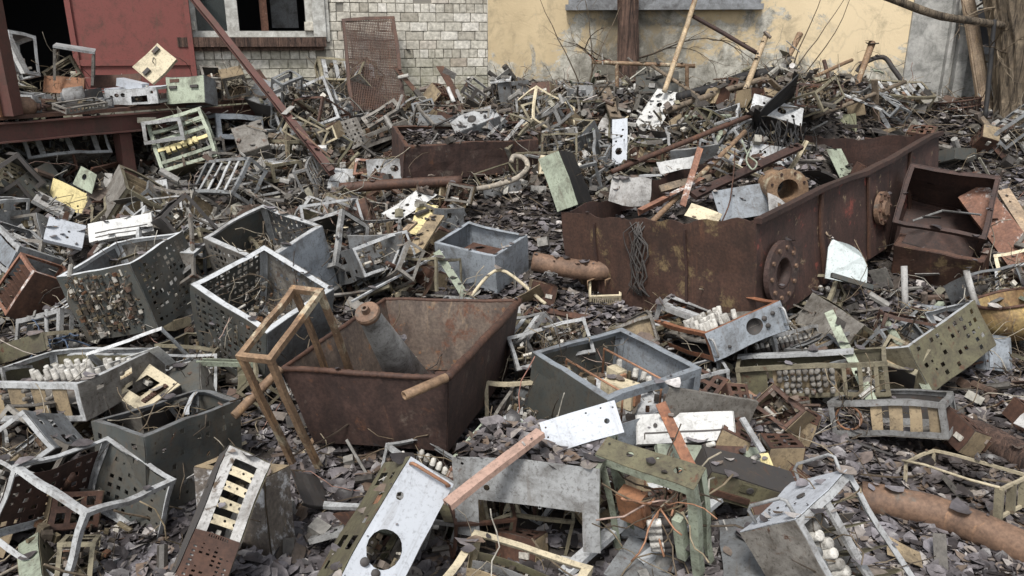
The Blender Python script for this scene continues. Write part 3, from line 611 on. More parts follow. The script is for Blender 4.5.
def unit(id,name,label,cat='chassis',short=None,fr='grey',b=.022,edges=ALL,panels=(),solid=False,inner=None,warp=1.):
    root,d,wp=pose(id,name,label,cat,short)
    if warp!=1.:
        wp=warpf(sum(map(ord,id))%97,.016*warp)
    if edges:
        mb=MB(); edge_bars(mb,d,b,edges,solid=solid); mb.build('frame',fr,root,warp=wp)
    for p in panels:
        k,mat=p[0],p[1]; kw=dict(p[2]) if len(p)>2 else {}
        panel(root,d,k,mat,wp=wp,**kw)
    if inner: inner(root,d,wp)
    return root
def sheet(id,name,label,mat,cat='metal plate',short=None,holes=(),t=.0025,bend=1.,lip=None,extra=None):
    root,d,wp=pose(id,name,label,cat,short); wp=warpf(sum(map(ord,id))%97,.02*bend)
    mb=MB(); mb.plate((0,-d[1]/2,d[2]/2),(1,0,0),(0,0,1),(0,-1,0),d[0],d[2],t,holes,.05)
    o=mb.build('sheet',mat,root,warp=wp)
    if lip:
        for s in (-1,1):
            m2=MB(); m2.plate((0,-d[1]/2+lip/2+.001,d[2]/2+s*(d[2]/2-.001)),(1,0,0),(0,1,0),(0,0,s),d[0]-.002,lip,.0018,(),.05)
            m2.build('folded_edge',mat,root,warp=wp)
    if extra: extra(root,d,wp)
    return root
# ================================================================== the big pieces, one by one
C2=lambda u,v,r:('c',u,v,r)
def inner_grb(n,mat='components',z0=.02,z1=.1,seed=1,smax=.035,zfrac=None):
    def f(root,d,wp):
        zz=(z0,z1) if not zfrac else (d[2]*zfrac[0],d[2]*zfrac[1])
        greeble(((-d[0]*.42,d[0]*.42),(-d[1]*.42,d[1]*.42),zz),n,seed,smax=smax).build('circuit_parts',mat,root)
    return f
def seq(*fs):
    def f(root,d,wp):
        for g in fs: g(root,d,wp)
    return f
def wireset(n,seed,mat='wires',zf=(.1,.8)):
    return lambda root,d,wp: wires(((-d[0]*.4,d[0]*.4),(-d[1]*.4,d[1]*.4),(d[2]*zf[0],d[2]*zf[1])),n,seed).build('wiring',mat,root,True)
def shelf_at(zf,mat='dustysteel',holes=()): return lambda root,d,wp: shelf(root,d,d[2]*zf,mat,holes,wp)
def perf(nu,nv,**k): return grid_holes(nu,nv,**k)

# --- front row
def f(root,d,wp):
    w,D,h=d; y=-D/2-.004
    handle(root,(-w*.4,y,h*.955),(w*.4,y,h*.955),(0,-.03,0),.006,'copper')
    for (u,v,r) in ((-.12,.2,.006),(0,.2,.006),(.12,.2,.006),(.28,.19,.005),(-.3,.02,.006),(.33,-.03,.005),(.22,-.03,.005),(-.33,-.13,.005),(.22,-.16,.005)):
        mb=MB(); mb.lathe((u*w,y+.001,h/2+v*h),(u*w,y-1,h/2+v*h),[(0,r),(.004,r*.9),(.004,.0001)],10); mb.build('screw','darksteel',root)
    for (u,v) in ((-.28,-.26),(-.02,-.29),(.22,-.3)):
        mb=MB(); mb.lathe((u*w,y+.001,h/2+v*h),(u*w,y-1,h/2+v*h),[(0,.016),(.012,.014),(.012,.0001)],14); mb.build('knob','darksteel',root,True)
    for (x0,x1,z0) in ((-.25,.3,.13),(-.3,-.05,.1),(.1,.35,.16)):
        mb=MB(); 
        for k in range(7): mb.box((w*(x0+(x1-x0)*k/6),y+.0008,h/2+h*z0),(.006,.001,.004))
        mb.build('engraving','grey',root)
    transformer(root,(-w*.25,-D*.15,h*.55),(.07,.09,.09),'yellow')
    greeble(((-w*.42,w*.42),(-D*.3,D*.4),(h*.05,h*.9)),70,5,smax=.03).build('circuit_parts','components',root)
unit('panel_unit','instrument_unit','leaning pale blue-white instrument unit with a large round meter hole, before the rusty trough','instrument unit','the white meter-hole unit','olive',.02,panels=[
 ('F','panelwhite',dict(t=.003,holes=[C2(-.06,-.13,.062),C2(-.3,.22,.014)])),('L','olive',dict(holes=perf(2,5,fu=.6,fv=.6,skip=.2,seed=4))),('D','olive'),('R','dustysteel',dict(sv=.6,ov=-.2))],inner=f)
def f(root,d,wp):
    w,D,h=d
    for k in range(4):
        mb=MB(); mb.plate((0,-D/2+.006,h*(.5+.115*k)),(1,0,0),(0,0,1),(0,-1,0),w*.86,h*.065,.003,[C2(-.3,0,.006),C2(.05,.1,.005),C2(.3,0,.006)]); mb.build('rung','cream',root,warp=wp)
    mb=MB(); mb.plate((0,-D/2-.004,h*.2),(1,0,0),(0,0,1),(0,-1,0),w,h*.4,.003,perf(6,11,fu=.5,fv=.45,skip=.35,seed=33,v1=.4)+[('r',.02+.05*i,.455,.025,.05) for i in range(-4,5)]); mb.build('slotted_plate','rust',root,warp=wp)
    greeble(((-w*.4,w*.4),(-D*.3,D*.3),(h*.05,h*.9)),40,9).build('circuit_parts','components',root)
unit('ladder_chassis','chassis','narrow upright chassis with white cross plates like a ladder and a slotted brown lower half','chassis','the white ladder-like chassis','peelwhite',.035,panels=[('L','darksteel'),('R','olive'),('B','darksteel'),('T','olive',dict(su=.9))],inner=f)
unit('weathered_box','cabinet_shell','grey peeling wood-like cabinet shell standing right behind the white ladder-like chassis','cabinet','the peeling cabinet shell','wood',.018,panels=[('R','weatherwood'),('F','weatherwood',dict(t=.006,su=.98,holes=[])),('T','tan',dict(holes=[('r',-.1,0,.6,.5)])),('B','darksteel')])
def f(root,d,wp):
    w,D,h=d
    greeble(((-w*.42,w*.42),(-D*.42,D*.42),(.01,.05)),60,3).build('circuit_parts','components',root)
unit('ring_frame','open_rack','tall open rack with a bare white rim over dark cabinets at the far left front','frame','the white-rimmed open frame','lightgrey',.022,panels=[('L','darkrust',dict(sv=.8,ov=-.1,holes=perf(7,5,fu=.45,fv=.45,skip=.3,seed=3))),('B','darkgreen',dict(sv=.9,ov=-.05,holes=perf(8,6,fu=.45,fv=.45,skip=.4,seed=8)))],solid=False,inner=f,warp=1.5)
def f(root,d,wp):
    w,D,h=d
    mb=MB(); mb.plate((0,0,h*.45),(1,0,0),(0,0,1),(0,-1,0),w*.94,h*.8,.002,perf(6,4,fu=.35,fv=.35,skip=.3,seed=2)); mb.build('inner_panel','darkgreen',root,warp=wp)
    MB().bar((w*.05,-D*.3,h*.99),(w*.45,D*.4,h*.99),.02,.003,(0,0,1)).build('cross_bar','brightzinc',root,warp=wp)
unit('perf_cabinet','perforated_cabinet','dark green perforated cabinet with a bent grey rim left of the rusty trough','cabinet','the dark green perforated cabinet','grey',.024,panels=[('F','darkgreen',dict(holes=perf(10,7,fu=.45,fv=.5,skip=.4,seed=5))),('L','darkgreen',dict(holes=perf(4,5,fu=.4,fv=.4,skip=.5,seed=6))),('R','darkgreen'),('D','darkgreen')],inner=seq(f,inner_grb(60,seed=21),wireset(30,210,zf=(.3,1.))),warp=1.8)
def f(root,d,wp):
    w,D,h=d; y=-D/2-.005
    for s in (-1,1):
        mb=MB(); mb.box((0,y-.004,h/2+s*h*.34),(w*.6,.014,h*.09))
        for k in range(9): mb.box((w*(-.26+.065*k),y-.013,h/2+s*h*.34),(w*.03,.006,h*.075))
        mb.build('terminal_strip','tan' if s>0 else 'rust',root,warp=wp)
    for sx in (-1,1):
        for sz in (-1,1):
            MB().lathe((sx*w*.43,y,h/2+sz*h*.42),(sx*w*.43,y-1,h/2+sz*h*.42),[(0,.006),(.003,.005),(.003,.0001)],8).build('screw','darksteel',root)
    greeble(((-w*.42,w*.42),(-D*.4,D*.42),(.01,h*.9)),60,31).build('circuit_parts','components',root)
unit('window_panel_unit','panel_chassis','chassis with a cream front panel around a rectangular window and two terminal strips','chassis','the cream window-panel chassis','grey',.02,panels=[('F','cream',dict(t=.003,holes=[('r',.02,-.02,.5,.34)])),('D','darksteel'),('R','darkgreen'),('L','dustysteel')],inner=f)
def f(root,d,wp):
    w,D,h=d
    for k in range(3):
        y=-D*.02+k*D*.15
        tubes(root,rowpts((-w*.25+.02*k,y,h*.45),(w*.38,y,h*.45),11),.016,.085,(0,-.2,1))
    mb=MB(); mb.bar((-w*.25,D*.4,h*.9),(w*.42,D*.4,h*.9),.03,.004,(0,0,1)); mb.build('cover_strip','lightgrey',root,warp=wp)
    shelf(root,d,h*.42,'dustysteel',(),wp)
    for k in range(5):
        mb=MB(); mb.plate((-w*.4+k*w*.18,-D/2+.012,h*.48),(1,0,0),(0,0,1),(0,-1,0),w*.12,h*.78,.003); mb.build('card','tan',root,warp=wp)
    for k in range(4): 
        tubes(root,rowpts((-w*.31+k*w*.18,-D*.42,h*.35),(-w*.31+k*w*.18,-D*.42,h*.75),3),.012,.05,(0,-1,.1),'c','capacitor')
unit('tube_drawer','valve_chassis','long grey valve chassis with rows of valves and tan cards at the left edge','chassis','the long valve chassis','lightgrey',.026,panels=[('L','olive'),('B','olive'),('R','dustysteel',dict(holes=perf(3,2,skip=.2))),('D','darksteel')],inner=f)
unit('lamp_drawer','relay_chassis','big dark drawer standing on end, its face crowded with rusty relay sockets','drawer','the dark relay drawer','brightzinc',.03,panels=[('F','darkgreen',dict(holes=perf(13,11,fu=.5,fv=.45,skip=.35,seed=7))),('R','darkgreen',dict(holes=perf(10,10,fu=.62,fv=.6,skip=.2,seed=9))),('L','grey'),('B','dustysteel')],inner=seq(
 lambda r,d,wp: greeble(((-d[0]*.42,d[0]*.4),(-d[1]*.5-.016,-d[1]*.5-.002),(d[2]*.06,d[2]*.94)),330,17,smax=.026).build('relay_sockets','components',r),inner_grb(70,seed=18)))
unit('ring_crate','open_crate','open crate with bright white rim and dark perforated sides behind the brown angle-iron stand','crate','the bright-rimmed crate','brightzinc',.03,panels=[('L','darkgreen',dict(holes=perf(11,9,fu=.66,fv=.66,skip=.12,seed=12))),('F','darkgreen',dict(holes=perf(11,9,fu=.66,fv=.66,skip=.12,seed=13))),('B','dustysteel',dict(holes=perf(11,9,fu=.5,fv=.5,skip=.25,seed=14))),('R','grey')],
 inner=seq(lambda r,d,wp: greeble(((-d[0]*.42,d[0]*.42),(-d[1]*.42,d[1]*.42),(d[2]*.1,d[2]*.62)),170,19,smax=.03).build('circuit_parts','components',r),wireset(45,301,zf=(.2,.95))))
unit('grey_crate','open_crate','grey crate with a smooth pale right side, behind the bright-rimmed open crate','crate','the grey-sided crate','lightgrey',.03,panels=[('R','bluegrey',dict(t=.003)),('F','dustysteel',dict(holes=perf(11,8,fu=.66,fv=.7,skip=.12,seed=22))),('B','grey',dict(holes=perf(10,6,fu=.35,fv=.7,skip=.1,seed=23))),('L','darkgreen')],
 inner=seq(lambda r,d,wp: greeble(((-d[0]*.42,d[0]*.42),(-d[1]*.42,d[1]*.42),(d[2]*.1,d[2]*.7)),130,20,smax=.03).build('circuit_parts','components',r),wireset(45,302,zf=(.2,.95))))
unit('tall_box','tall_chassis','tall narrow grey chassis wedged between the dark relay drawer and the bright-rimmed crate','chassis','the tall narrow chassis','grey',.024,panels=[('F','dustysteel',dict(holes=[('r',0,.25,.5,.2),('r',0,-.15,.3,.3)])),('L','dustysteel'),('T','lightgrey',dict(holes=[('r',-.1,0,.55,.5)]))],inner=inner_grb(50,zfrac=(.05,.9),seed=24))
unit('rust_stand','stand','brown angle-iron stand with an open rectangular top, leaning on the rusty trough','stand','the angle-iron stand','polerust',.026,edges=['FT','BT','LT','RT','FL','FR','BL','BR','LD'],solid=True,warp=.8)
# --- rusty trough
root,d,wp=pose('trough','trough','open rusty sheet-iron trough with sloping sides and a thick rolled rim','trough','the rusty trough')
w,D,h=d; s=.82; T=[(-w/2,-D/2),(w/2,-D/2),(w/2,D/2),(-w/2,D/2)]; Bm=[(x*s,y*.86) for x,y in T]
mb=MB()
def wall(a,b,a2,b2,t,n=10,mm=6):
    """sloped sheet a-b (top) to a2-b2 (bottom) with inner skin"""
    a=Vector(a);b=Vector(b);a2=Vector(a2);b2=Vector(b2); N=(b-a).cross(a2-a).normalized()
    vs=[];fs=[]
    for side in (0,1):
        for i in range(n+1):
            for j in range(mm+1):
                vs.append(a.lerp(b,i/n).lerp(a2.lerp(b2,i/n),j/mm)-N*t*side)
    k=(n+1)*(mm+1); I=lambda i,j:i*(mm+1)+j
    for i in range(n):
        for j in range(mm):
            q=(I(i,j),I(i,j+1),I(i+1,j+1),I(i+1,j)); fs.append(q); fs.append(tuple(x+k for x in q[::-1]))
    ring=[I(i,0) for i in range(n+1)]+[I(n,j) for j in range(1,mm+1)]+[I(i,mm) for i in range(n-1,-1,-1)]+[I(0,j) for j in range(mm-1,0,-1)]
    for i in range(len(ring)):
        x,y=ring[i],ring[(i+1)%len(ring)]; fs.append((x,y,y+k,x+k))
    mb.add(vs,fs)
for i in range(4):
    a,b=T[i],T[(i+1)%4]; a2,b2=Bm[i],Bm[(i+1)%4]
    wall((*a,h),(*b,h),(*a2,0),(*b2,0),.005)
mb.box((0,0,.004),(w*s*.99,D*.855,.006))
li=MB(); keep=mb; mb=li
for i in range(4):
    a,b=Vector((*T[i],h-.004)),Vector((*T[(i+1)%4],h-.004)); a2,b2=Vector((*Bm[i],.01)),Vector((*Bm[(i+1)%4],.01)); c0=Vector((0,0,h/2))
    f_=lambda v: Vector((v.x*(1-.0085/abs(v.x)),v.y*(1-.0085/abs(v.y)),v.z))
    wall(f_(a),f_(b),f_(a2),f_(b2),.001)
mb=keep
twp=warpf(5,.016,1.8); mb.build('body','troughrust',root,warp=twp); li.build('lining','troughinner',root,warp=twp)
for i,(rr,nm) in enumerate(((.013,'rim'),(.021,'rim'),(.011,'rim'),(.012,'rim'))):
    a,b=Vector((*T[i],h)),Vector((*T[(i+1)%4],h)); n=40
    rs=[rr*(1+.22*noise.noise(Vector((k*.9,i*7,1)))+(.18 if (k%2 and i==0) else 0)) for k in range(n+1)]
    MB().tube([a.lerp(b,k/n) for k in range(n+1)],rr,8,True,rs).build(nm,'rust',root,True,warp=twp)
inv=(Matrix.Translation(root.location)@root.rotation_quaternion.to_matrix().to_4x4()).inverted()
for id in ('trough_pipe_a','trough_pipe_b'):
    p,q=[inv@Vector(x) for x in PATH[id]]; dd=(q-p).normalized(); Lp=(q-p).length
    MB().lathe(p,q,[(0,.02),(Lp*.5,.021),(Lp,.02),(Lp,.014),(Lp-.06,.014),(Lp-.06,.0001)],14).build('pipe_stub','polerust',root,True)
for sx,sy in ((-.36,-.38),(.36,-.38),(.36,.38),(-.36,.38)):
    MB().bar((w*sx*.9,D*sy*.9,.0),(w*sx,D*sy,-.25),.04,.04,(1,0,0)).build('leg','darkrust',root)
# --- cone roller in the trough
p,q=[Vector(x) for x in PATH['cone_roller']]; t=(q-p).normalized(); Lq=(q-p).length+.12
root=empty('conical_roller',p+t*Lq,None,'grey tapered steel roller with a rusty end flange leaning inside the rusty trough','roller',None,'the tapered roller')
o=-t*Lq
MB().lathe(o,o+t,[(.0,.05),(Lq*.5,.078),(Lq,.105),(Lq,.0001)],28).build('body','conesteel',root,True)
MB().lathe(o-t*.02,o+t,[(0,.018),(0,.056),(.012,.06),(.03,.058),(.034,.05)],24).build('flange','piperust',root)
MB().lathe(o-t*.05,o+t,[(.03,.009),(0,.009),(0,.018),(.034,.02)],16).build('hub','piperust',root)
# --- right of the trough
def f(root,d,wp):
    w,D,h=d
    shelf(root,d,h*.42,'lightgrey',(),wp,.8,.75)
    transformer(root,(w*.12,-D*.02,h*.43),(.17,.1,.11),'cream',Quaternion((0,0,1),.35))
    transformer(root,(-w*.2,D*.22,h*.43),(.09,.06,.07),'cream')
    for y0 in (-.22,.2):
        MB().tube([(-w*.36,D*y0,h*.43),(-w*.36,D*y0,h*.86),(w*.36,D*y0,h*.86),(w*.36,D*y0,h*.43)],.006,8).build('copper_rod','copper',root,True)
    tubes(root,rowpts((-w*.3,D*.34,h*.43),(w*.1,D*.34,h*.43),5),.018,.08,(0,0,1))
    greeble(((-w*.4,w*.4),(-D*.35,D*.35),(h*.44,h*.55)),60,41).build('circuit_parts','components',root)
unit('grey_tray','equipment_tray','blue-grey open equipment tray holding a cream transformer and two copper rods','tray','the blue-grey transformer tray','bluegrey',.034,panels=[('F','darkgreen',dict(sv=1)),('L','darkgreen',dict(holes=[])),('B','bluegrey'),('R','bluegrey',dict(sv=.55,ov=-.2)),('D','darksteel')],inner=seq(f,
 lambda r,d,wp: wires(((-d[0]*.5-.03,-d[0]*.5-.005),(-d[1]*.4,d[1]*.4),(d[2]*.1,d[2]*.85)),70,42,.0016).build('wiring','wires',r,True)))
def f(root,d,wp):
    w,D,h=d; y=-D/2-.005
    for (u,v,r) in ((.24,.18,.016),(.26,-.1,.014),(.36,.22,.013),(-.27,-.2,.009)):
        MB().lathe((u*w,y,h/2+v*h),(u*w,y-1,h/2+v*h),[(0,r),(.016,r*.85),(.016,.0001)],14).build('knob','darksteel',root,True)
    MB().lathe((.1*w,y-.001,h/2+.02*h),(.1*w,y+1,h/2),[(0,.056),(.0,.05),(.03,.048),(.03,.0001)],24).build('meter_well','darksteel',root,True)
    mb=MB(); r=random.Random(3)
    for k in range(16): mb.box((w*r.uniform(-.36,-.12),y+.0008,h/2+h*r.uniform(-.2,.28)),(.008,.001,.005))
    mb.build('engraving','darksteel',root)
    for s in (-1,1): handle(root,(s*w*.47,y,h*.2),(s*w*.47,y,h*.8),(0,-.045,0),.006,'zinc')
    for k in range(3): tubes(root,rowpts((-w*.34,-D*.22+k*D*.13,h*.5),(w*.15,-D*.22+k*D*.13,h*.5),12),.017,.085,(0,0,1))
    shelf(root,d,h*.48,'dustysteel',(),wp)
    greeble(((-w*.4,w*.4),(D*.15,D*.4),(h*.5,h*.8)),50,44).build('circuit_parts','components',root)
unit('meter_chassis','instrument_chassis','blue-grey instrument panel with a round meter well and knobs on a chassis with white valves','instrument chassis','the blue-grey meter chassis','flakyrust',.026,panels=[('F','bluegrey',dict(t=.003,holes=[C2(.1,.02,.05)])),('B','tan',dict(holes=perf(4,1,fu=.5,fv=.6))),('D','darksteel')],inner=f)
def f(root,d,wp):
    w,D,h=d
    for j in range(4): tubes(root,rowpts((-w*.2,-D*.42,h*(.2+.2*j)),(w*.14,-D*.42,h*(.2+.2*j)),9),.014,.045,(0,-1,0),'c','capacitor')
    mb=MB(); mb.plate((-w*.03,-D*.36,h*.5),(1,0,0),(0,0,1),(0,-1,0),w*.42,h*.9,.002); mb.build('capacitor_board','tan',root,warp=wp)
    mb=MB(); mb.plate((-w*.38,-D*.4,h*.5),(1,0,0),(0,0,1),(0,-1,0),w*.2,h*.9,.002); mb.build('blank_panel','olive',root,warp=wp)
    for k in range(3): MB().bar((w*(.22+.1*k),-D*.45,0.01),(w*(.22+.1*k),-D*.45,h*.98),.02,.012,(0,1,0)).build('post','brass',root)
    mb=MB(); mb.bar((-w*.5,D*.3,h*1.02),(w*.3,D*.3,h*1.02),.05,.02,(0,0,1)); mb.build('rail','lightgrey',root,warp=wp)
    greeble(((w*.15,w*.45),(-D*.4,D*.4),(h*.1,h*.8)),50,45).build('circuit_parts','components',root)
unit('cap_chassis','capacitor_chassis','long brass-coloured chassis with a honeycomb of small round capacitors on its front','chassis','the honeycomb capacitor chassis','brass',.022,panels=[('D','olive'),('B','olive')],inner=f)
def f(root,d,wp):
    w,D,h=d
    for k in range(4):
        mb=MB(); mb.plate((w*(-.06+.155*k),-D/2+.02,h*.5),(1,0,0),(0,0,1),(0,-1,0),w*.1,h*.86,.003); mb.build('card','tan',root,warp=wp)
    MB().tube([(-w*.34+.06*math.cos(a),-D*.46,h*.5+.06*math.sin(a)) for a in np.linspace(0,6.28,17)],.006,6).build('ring','orangebrown',root,True)
    wires(((-w*.48,-w*.2),(-D*.48,0),(h*.1,h*.9)),26,46).build('wiring','wires',root,True)
unit('slat_chassis','card_chassis','low grey card chassis with a row of tan cards, lying on leaves at the right','chassis','the low card chassis','zinc',.026,edges=['FT','FD','BT','BD','LT','LD','RT','RD','FL','FR','BL','BR'],panels=[('D','dustysteel'),('B','darksteel')],inner=f,warp=1.6)
unit('olive_chassis','olive_chassis','olive chassis with a white top edge tilted against the rusty yellow tub','chassis','the tilted olive chassis','brightzinc',.026,edges=['FT','LT','RT','FL','FR','BR','FD','RD'],panels=[('F','olive',dict(holes=perf(10,5,fu=.5,fv=.5,skip=.35,seed=31))),('D','olive'),('L','brass')],inner=seq(inner_grb(70,zfrac=(.1,.8),seed=47),wireset(14,48)))
def f(root,d,wp):
    w,D,h=d
    MB().tube([(-w/2,-D/2,h),(-w*.25,-D*.5,h*1.06),(w*.2,-D/2,h*.98),(w/2,-D/2,h)],.006,8).build('rod','cream',root,True)
    for s in (-.5,-.1,.3): MB().bar((w*.5,D*s,0),(w*.5,D*s,h*.95),.03,.02,(0,1,0)).build('block','brass',root)
unit('wire_cage','wire_cage','light bent cage of thin beige bars with a brass end, beside the long rusty pipe','cage','the thin wire cage','cream',.012,edges=['BT','LT','RT','FL','BL','FR','BR','RD'],solid=True,inner=f)
def f(root,d,wp):
    w,D,h=d; y=-D/2-.005      # panel is the front; the open side is the right one
    handle(root,(-w*.3,y,h*.1),(w*.4,y,h*.1),(0,-.06,0),.006,'lightgrey')
    handle(root,(-w*.3,y,h*.93),(w*.45,y,h*.93),(0,-.06,.02),.006,'lightgrey')
    MB().lathe((w*.12,y-.001,h*.52),(w*.12,y-1,h*.52),[(0,.016),(.003,.016),(.003,.0001)],14).build('socket','darksteel',root)
    for k in range(4): MB().lathe((w*(-.3+.16*k),y-.001,h*.35),(w*.1,y-1,h*.35),[(0,.005),(.002,.005),(.002,.0001)],8).build('screw','darksteel',root)
    wires(((-w*.3,w*.4),(-D*.45,D*.45),(h*.3,h*.9)),26,303,.002).build('wiring','wires',root,True)
    tubes(root,rowpts((-w*.1,-D*.42,h*.4),(-w*.1,D*.45,h*.4),12),.023,.1,(1,0,-.15),'w')
    tubes(root,rowpts((-w*.1,-D*.42,h*.24),(-w*.1,D*.45,h*.24),12),.022,.085,(1,0,-.1),'g')
    tubes(root,rowpts((-w*.1,-D*.42,h*.09),(-w*.1,D*.45,h*.09),12),.02,.07,(1,0,0),'g')
    mb=MB(); mb.plate((-w*.12,0,h*.27),(0,1,0),(0,0,1),(1,0,0),D*.94,h*.5,.002); mb.build('valve_deck','dustysteel',root,warp=wp)
    MB().bar((w*.44,-D*.5,h*.5),(w*.44,D*.5,h*.5),.012,.03,(0,0,1)).build('rail','zinc',root,warp=wp)
    for k in range(5):
        mb=MB(); mb.plate((w*.1,-D*.36+k*D*.2,h*.75),(1,0,0),(0,.3,.95),(0,-.95,.3),w*.75,h*.44,.003,[C2(-.3,.2,.006),C2(.3,-.2,.006)]); mb.build('partition','olive',root,warp=wp)
    mb=MB(); mb.plate((-w*.3,0,h*.75),(0,1,0),(0,0,1),(1,0,0),D*.94,h*.46,.002); mb.build('back_board','dustysteel',root,warp=wp)
unit('front_chassis','valve_chassis','pale grey end-panelled chassis with a row of white-capped valves, in the bottom right','chassis','the white-capped valve chassis','lightgrey',.026,panels=[('F','panelwhite',dict(t=.003,holes=[C2(.3,.35,.006),C2(-.2,-.2,.005)])),('D','dustysteel'),('L','dustysteel'),('B','dustysteel')],inner=f)
unit('uframe','panel_surround','broad grey panel surround with a big cut-out opening, its top tray full of leaves','panel','the grey panel surround','mint',.016,edges=['LT','BT','RT','FL','FR','BL','BR'],panels=[('F','lightgrey',dict(t=.003,holes=[('r',.03,-.26,.72,.5),C2(-.43,.42,.006),C2(-.27,.14,.012),C2(.1,-.02,.005)]))],warp=.7,inner=lambda r,d,wp: MB().box((0,0,d[2]*.9),(d[0]*.95,d[1]*.92,d[2]*.1)).build('debris_bed','soil',r))
def f(root,d,wp):
    w,D,h=d
    t=transformer(root,(-w*.2,-D*.3,h*.45),(.1,.06,.13),'orangebrown'); 
    MB().bar((-w*.36,-D*.1,h*.42),(w*.4,-D*.1,h*.36),.06,.006,(0,0,1)).build('cross_bar','darksteel',root,warp=wp)
    tubes(root,rowpts((w*.2,-D*.4,h*.32),(w*.2,-D*.4,h*.58),5),.017,.08,(-.8,-.5,.1))
    MB().box((w*.29,-D*.3,h*.45),(.035,.04,.2)).build('terminal_block','mint',root)
    wires(((w*.0,w*.3),(-D*.5,D*.2),(h*.55,h*.75)),24,51,.003).build('wiring','wires',root,True)
    wires(((w*.0,w*.25),(-D*.5,D*.1),(h*.58,h*.7)),8,52,.003).build('cable','copper',root,True)
unit('green_frame','relay_rack','mint green frame with an olive top plate, an orange relay block and knotted wires','frame','the mint green relay frame','mint',.034,edges=['FL','FR','FT','BL','BR','BT'],panels=[('T','olive',dict(t=.003,holes=[C2(-.2,.1,.014),C2(.28,.05,.016),C2(.05,.3,.006)]))],inner=f)
def f(root,d,wp):
    w,D,h=d
    tubes(root,rowpts((-w*.1,-D*.2,h*.62),(w*.0,-D*.2,h*.5),3),.02,.11,(.8,-.3,-.3))
    tubes(root,rowpts((-w*.3,0,h*.8),(-w*.1,0,h*.84),3),.012,.06,(.3,-.6,.7),'c','capacitor')
    for k in range(3): MB().bar((-w*.4,-D*.3,h*(.8-.15*k)),(w*.4,-D*.25,h*(.78-.15*k)),.03,.004,(0,0,1)).build('rail',('olive','zinc','tan')[k],root,warp=wp)
    greeble(((-w*.4,w*.4),(-D*.3,D*.4),(h*.4,h*.9)),70,53).build('circuit_parts','components',root)
unit('tube_frame','open_rack','beige and grey open frame with loose white valves at the bottom centre of the heap','frame','the beige frame with loose valves','cream',.03,edges=['FT','FL','FR','LT','RT','BT','BL','BR'],panels=[('D','olive'),('B','olive')],inner=seq(f,wireset(12,54)))
sheet('grey_plate','metal_cover','plain grey cover plate lying lowest at the bottom centre, right of the beige frame','grey',holes=[C2(-.1,.2,.008)],t=.003,short='the plain grey cover plate',bend=.4)
sheet('white_plate','metal_cover','pale blue white cover plate with one dark hole, resting across the pinkish bar','panelwhite',holes=[C2(.33,-.05,.011),C2(.1,.36,.004),C2(.3,.38,.004),C2(-.44,.3,.004),C2(-.44,.0,.004),C2(.45,.3,.004)],t=.003,short='the pale one-hole plate',bend=.3)
def f(root,d,wp):
    w,D,h=d; y=-D/2-.006
    mb=MB(); mb.bar((-w*.42,y,h*.36),(w*.42,y,h*.36),.004,.008,(0,0,1),8); mb.bar((-w*.42,y,h*.15),(-w*.42,y,h*.36),.004,.006,(1,0,0)); mb.bar((w*.42,y,h*.15),(w*.42,y,h*.36),.004,.006,(1,0,0)); mb.build('slot_trim','darksteel',root,warp=wp)
    MB().lathe((-w*.3,y,h*.6),(-w*.3,y-1,h*.6),[(0,.01),(.003,.01),(.003,.0001)],10).build('socket','darksteel',root)
unit('handle_plate','panel_plate','weathered white front plate with a long dark slot, behind the flaky orange bar','front plate','the white slotted front plate','white',.014,panels=[('F','white',dict(t=.004)),('L','white'),('R','white')],inner=f)
sheet('brown_plate','bent_plate','dull brown wedge of sheet metal standing above the white slotted front plate','dustysteel',t=.003,short='the dull brown sheet wedge',lip=.02)
def f(root,d,wp):
    w,D,h=d; y=-D/2-.006
    MB().lathe((w*.1,y,h*.35),(w*.1,y-1,h*.35),[(0,.02),(.006,.018),(.006,.008),(.001,.0001)],14).build('socket','darksteel',root)
    MB().lathe((-w*.28,y,h*.4),(-w*.28,y-1,h*.4),[(0,.02),(.006,.018),(.006,.008),(.001,.0001)],14).build('socket','darksteel',root)
    for j in range(2): tubes(root,rowpts((-w*.1,y,h*(.3+.0)),( -w*.06,y,h*.95),5) if j==0 else rowpts((w*.35,y,h*.3),(w*.36,y,h*.8),3),.013,.06,(.7,-.7,.1))
    MB().box((w*.14,y-.01,h*.86),(w*.34,.02,h*.25)).build('terminal_strip','rust',root)
unit('terminal_plate','terminal_board','mint green terminal board with sockets and white porcelain pegs','terminal board','the mint terminal board','mint',.014,panels=[('F','mint',dict(t=.003,holes=[C2(.4,0,.008)]))],inner=f)
def f(root,d,wp):
    w,D,h=d; y=-D/2-.006
    MB().box((-w*.08,y-.004,h*.72),(w*.16,.01,h*.32)).build('bracket','olive',root)
    MB().lathe((-w*.06,y-.01,h*.7),(-w*.06,y-1,h*.7),[(0,.016),(.003,.012),(.003,.0001)],12).build('socket','darksteel',root)
    mb=MB(); mb.box((-w*.22,y-.006,h*.24),(w*.42,.014,h*.22)); mb.build('terminal_strip','rust',root)
unit('dark_chassis','dark_chassis','dark olive box-shaped chassis end, right of the mint green relay frame','chassis','the dark olive chassis end','darksteel',.014,panels=[('F','olive'),('T','darksteel'),('L','darksteel'),('R','darksteel')],inner=f)
sheet('side_plate','upright_plate','tall grey side plate standing behind the white-capped valve chassis','grey',lip=.03,short='the tall grey side plate')
sheet('yellow_card','curled_card','small curled yellow card among the porcelain pegs of the terminal board','yellow',cat='card',short='the small yellow card')
